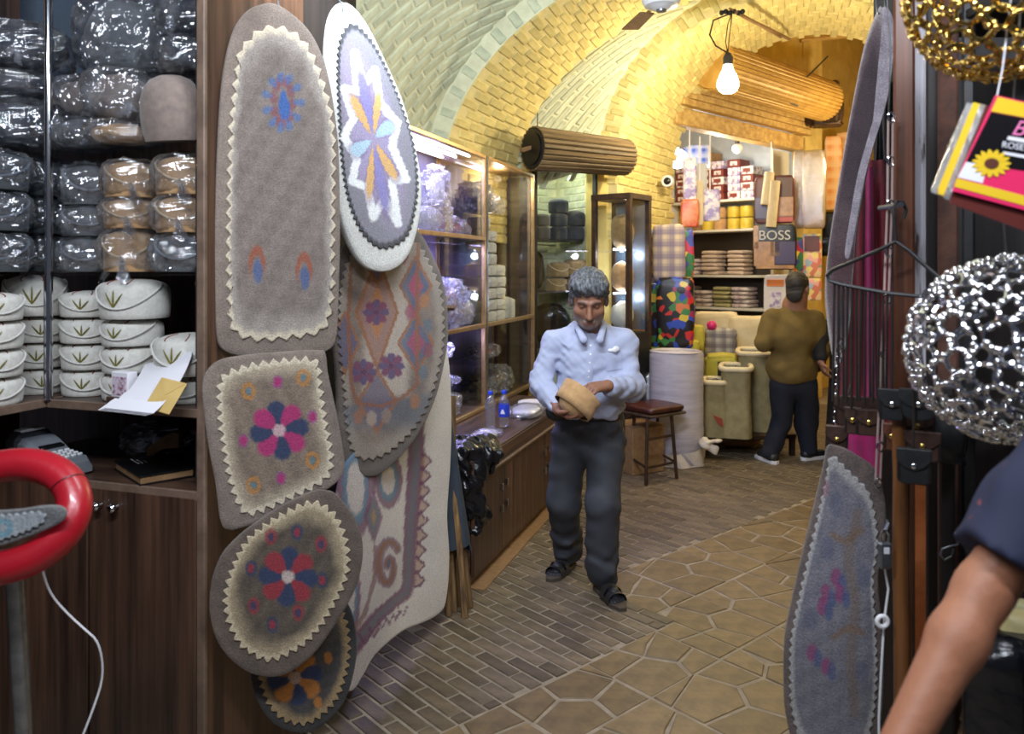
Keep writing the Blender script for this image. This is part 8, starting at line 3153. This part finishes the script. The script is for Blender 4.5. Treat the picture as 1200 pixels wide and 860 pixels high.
for an, d in ((a2L, Vector((-.25, .97, 0))), (a2R, Vector((.9, .43, 0)))):
    x = Vector((-d.y, d.x, 0))
    o = Vector((an.x, an.y, 0)) - d * .07
    mw = Matrix(((x.x, d.x, 0, o.x - O2[0]), (x.y, d.y, 0, o.y - O2[1]), (0, 0, 1, .001), (0, 0, 0, 1)))
    outl = [(-.036, 0), (-.042, .08), (-.05, .18), (-.04, .26), (0, .285), (.04, .26), (.05, .18), (.042, .08), (.036, 0), (0, -.02)]
    shoe = MB().prism(outl, 0, .026, mw, ch=.003).build('shoe', M['paper'], man2, 30)
    up_ = Field(o + Vector((-.35, -.35, 0)), o + Vector((.35, .40, .16)), .007)
    up_.cone(o + d * .03 + Vector((0, 0, .05)), o + d * .22 + Vector((0, 0, .04)), .042, .036, .02).cone(o + d * .05 + Vector((0, 0, .05)), o + d * .06 + Vector((0, 0, .11)), .045, .042, .03)
    up_.half((0, 0, .024), (0, 0, -1))
    up_.build('upper', M['black_leather'], shoe, None, O2)

# ---------------------------------------------------------------- figure in black at the edge of the folded rug
c3 = floor_pt(1004, 541)
c3.z = 0
b3 = Field((c3.x - .48, c3.y - .40, -.002), (c3.x + .45, c3.y + .45, 1.70), .011)
m3 = frame_of(c3 + Vector((.03, 0, 1.50)), (-.55, .8, -.1))
q3 = head(b3, m3, .96)
b3.cone(q3(0, -.02, -.06), c3 + Vector((.02, 0, 1.28)), .05, .06, .03).cone(c3 + Vector((.02, 0, 1.28)), c3 + Vector((0, 0, .85)), .10, .12, .05)
b3.cone(c3 + Vector((-.07, 0, .85)), c3 + Vector((-.07, 0, .05)), .09, .045, .04).cone(c3 + Vector((.07, 0, .85)), c3 + Vector((.07, 0, .05)), .09, .045, .04)
el3, wr3 = P(962, 398, c3.y - .08), P(962, 424, c3.y - .16)
b3.chain([c3 + Vector((-.10, 0, 1.27)), el3, wr3], [.05, .042, .03], .02)
hand(b3, wr3, P(966, 436, c3.y - .18) - wr3, (1, 0, 0), .05, .35, 1.0, 1)
w3 = b3.build('person', M['skin'], None, lambda V: np.tile(SKIN, (len(V), 1)), tuple(c3))
tag(w3, 'person in a long black cloak half hidden by the folded grey rug', 'person')
k3 = Field((c3.x - .48, c3.y - .42, .02), (c3.x + .45, c3.y + .45, 1.72), .012)
k3.ell(q3(0, -.025, .03), (.105, .115, .125), .03).cone(c3 + Vector((0, .02, 1.38)), c3 + Vector((0, 0, .95)), .11, .20, .06).cone(c3 + Vector((0, 0, .95)), c3 + Vector((0, 0, .03)), .21, .25, .05)
k3.cone(c3 + Vector((-.12, 0, 1.27)), c3 + Vector((.14, 0, 1.27)), .09, .09, .05).chain([c3 + Vector((-.12, 0, 1.27)), el3, el3.lerp(wr3, .75)], [.085, .07, .055], .03)
k3.ell(q3(0, .10, -.02), (.065, .06, .085), .01, None, True)
k3.half((0, 0, .03), (0, 0, -1))
k3.folds(.014, 16, 31, (1, 1, .15))
k3.build('cloak', M['black_cloth'], w3, None, tuple(c3))

# ---------------------------------------------------------------- bare arm with a navy sleeve, right foreground
sh4, el4, wr4 = P(1292, 496, 1.30), P(1152, 692, 1.25), P(1046, 892, 1.15)
tc4 = Vector((1.27, 1.30, 0))
b4 = Field((.36, .78, -.002), (1.60, 1.62, 1.74), .0095)
m4 = frame_of(tc4 + Vector((0, -.03, 1.58)), (-.8, .6, -.25))
q4 = head(b4, m4, 1.0)
b4.cone(q4(0, -.02, -.06), tc4 + Vector((0, 0, 1.42)), .056, .062, .03).cone(tc4 + Vector((0, 0, 1.40)), tc4 + Vector((0, 0, .95)), .11, .12, .05)
b4.cone(sh4, tc4 + Vector((.18, .05, 1.37)), .06, .06, .05)
b4.chain([sh4, el4, el4.lerp(wr4, .3), wr4], [.055, .040, .0405, .028], .02)
b4.chain([tc4 + Vector((.18, .05, 1.37)), tc4 + Vector((.24, .1, 1.10)), tc4 + Vector((.18, -.05, .88))], [.055, .045, .032], .02)
for s_ in (-1, 1):
    b4.chain([tc4 + Vector((.09 * s_, 0, .93)), tc4 + Vector((.10 * s_, 0, .5)), tc4 + Vector((.10 * s_, 0, .05))], [.10, .065, .045], .04)
    b4.cone(tc4 + Vector((.10 * s_, 0, .04)), tc4 + Vector((.10 * s_ - .10, .09, .035)), .038, .034, .02)
hand(b4, wr4, (wr4 - el4), (.6, .5, -.2), .06, .4, 1.05, 1)
hand(b4, tc4 + Vector((.18, -.05, .88)), (-.2, -.3, -1), (-1, 0, 0), .06, .4, 1.05, 1)
O4 = tuple(tc4)
man4 = b4.build('person', M['skin'], None, lambda V: np.tile(np.array(srgb(164, 108, 78)), (len(V), 1)), O4)
tag(man4, 'bare forearm and navy short sleeve of a person reaching in from the right edge', 'person')
s4 = Field((.55, .85, .82), (1.62, 1.65, 1.62), .009)
s4.ell(tc4 + Vector((0, 0, 1.25)), (.20, .13, .22), .05).ell(tc4 + Vector((0, 0, 1.0)), (.19, .13, .18), .05).cone(sh4, tc4 + Vector((.18, .05, 1.37)), .08, .08, .05)
ce = sh4.lerp(el4, .86)
s4.chain([sh4, sh4.lerp(el4, .5), ce], [.088, .082, .078], .03)
dn = (el4 - sh4).normalized()
s4.f = s4.f
s4.cone(tc4 + Vector((.18, .05, 1.37)), tc4 + Vector((.22, .09, 1.18)), .085, .08, .03)
X_, Y_, Z_ = s4.ax[0][:, None, None], s4.ax[1][None, :, None], s4.ax[2][None, None, :]
pl_ = (X_ - ce.x) * dn.x + (Y_ - ce.y) * dn.y + (Z_ - ce.z) * dn.z
near_arm = X_ < sh4.x
s4.f = np.where(near_arm, np.maximum(s4.f, pl_), s4.f).astype(np.float32)
s4.folds(.006, 24, 41).folds(.003, 60, 42)
s4.build('shirt', M['navy_shirt'], man4, None, O4)
t4 = Field((.95, 1.0, .06), (1.62, 1.6, 1.0), .011)
t4.ell(tc4 + Vector((0, 0, .92)), (.18, .13, .12), .04)
for s_ in (-1, 1):
    t4.chain([tc4 + Vector((.09 * s_, 0, .90)), tc4 + Vector((.10 * s_, 0, .5)), tc4 + Vector((.10 * s_, 0, .08))], [.12, .09, .08], .04)
t4.half((0, 0, .07), (0, 0, -1))
t4.build('trousers', M['navy_jeans'], man4, None, O4)
h4 = Field(m4.translation - Vector((.17, .17, .17)), m4.translation + Vector((.17, .17, .19)), .008)
q5 = lambda x, y, z: tuple(m4 @ Vector((x, y, z)))
h4.ell(q5(0, -.022, .045), (.086, .10, .088), .01, m4.to_3x3().to_4x4()).ell(q5(0, .10, -.04), (.07, .085, .09), .012, m4.to_3x3().to_4x4(), True)
h4.build('hair', M['hair_dark'], man4, None, O4)
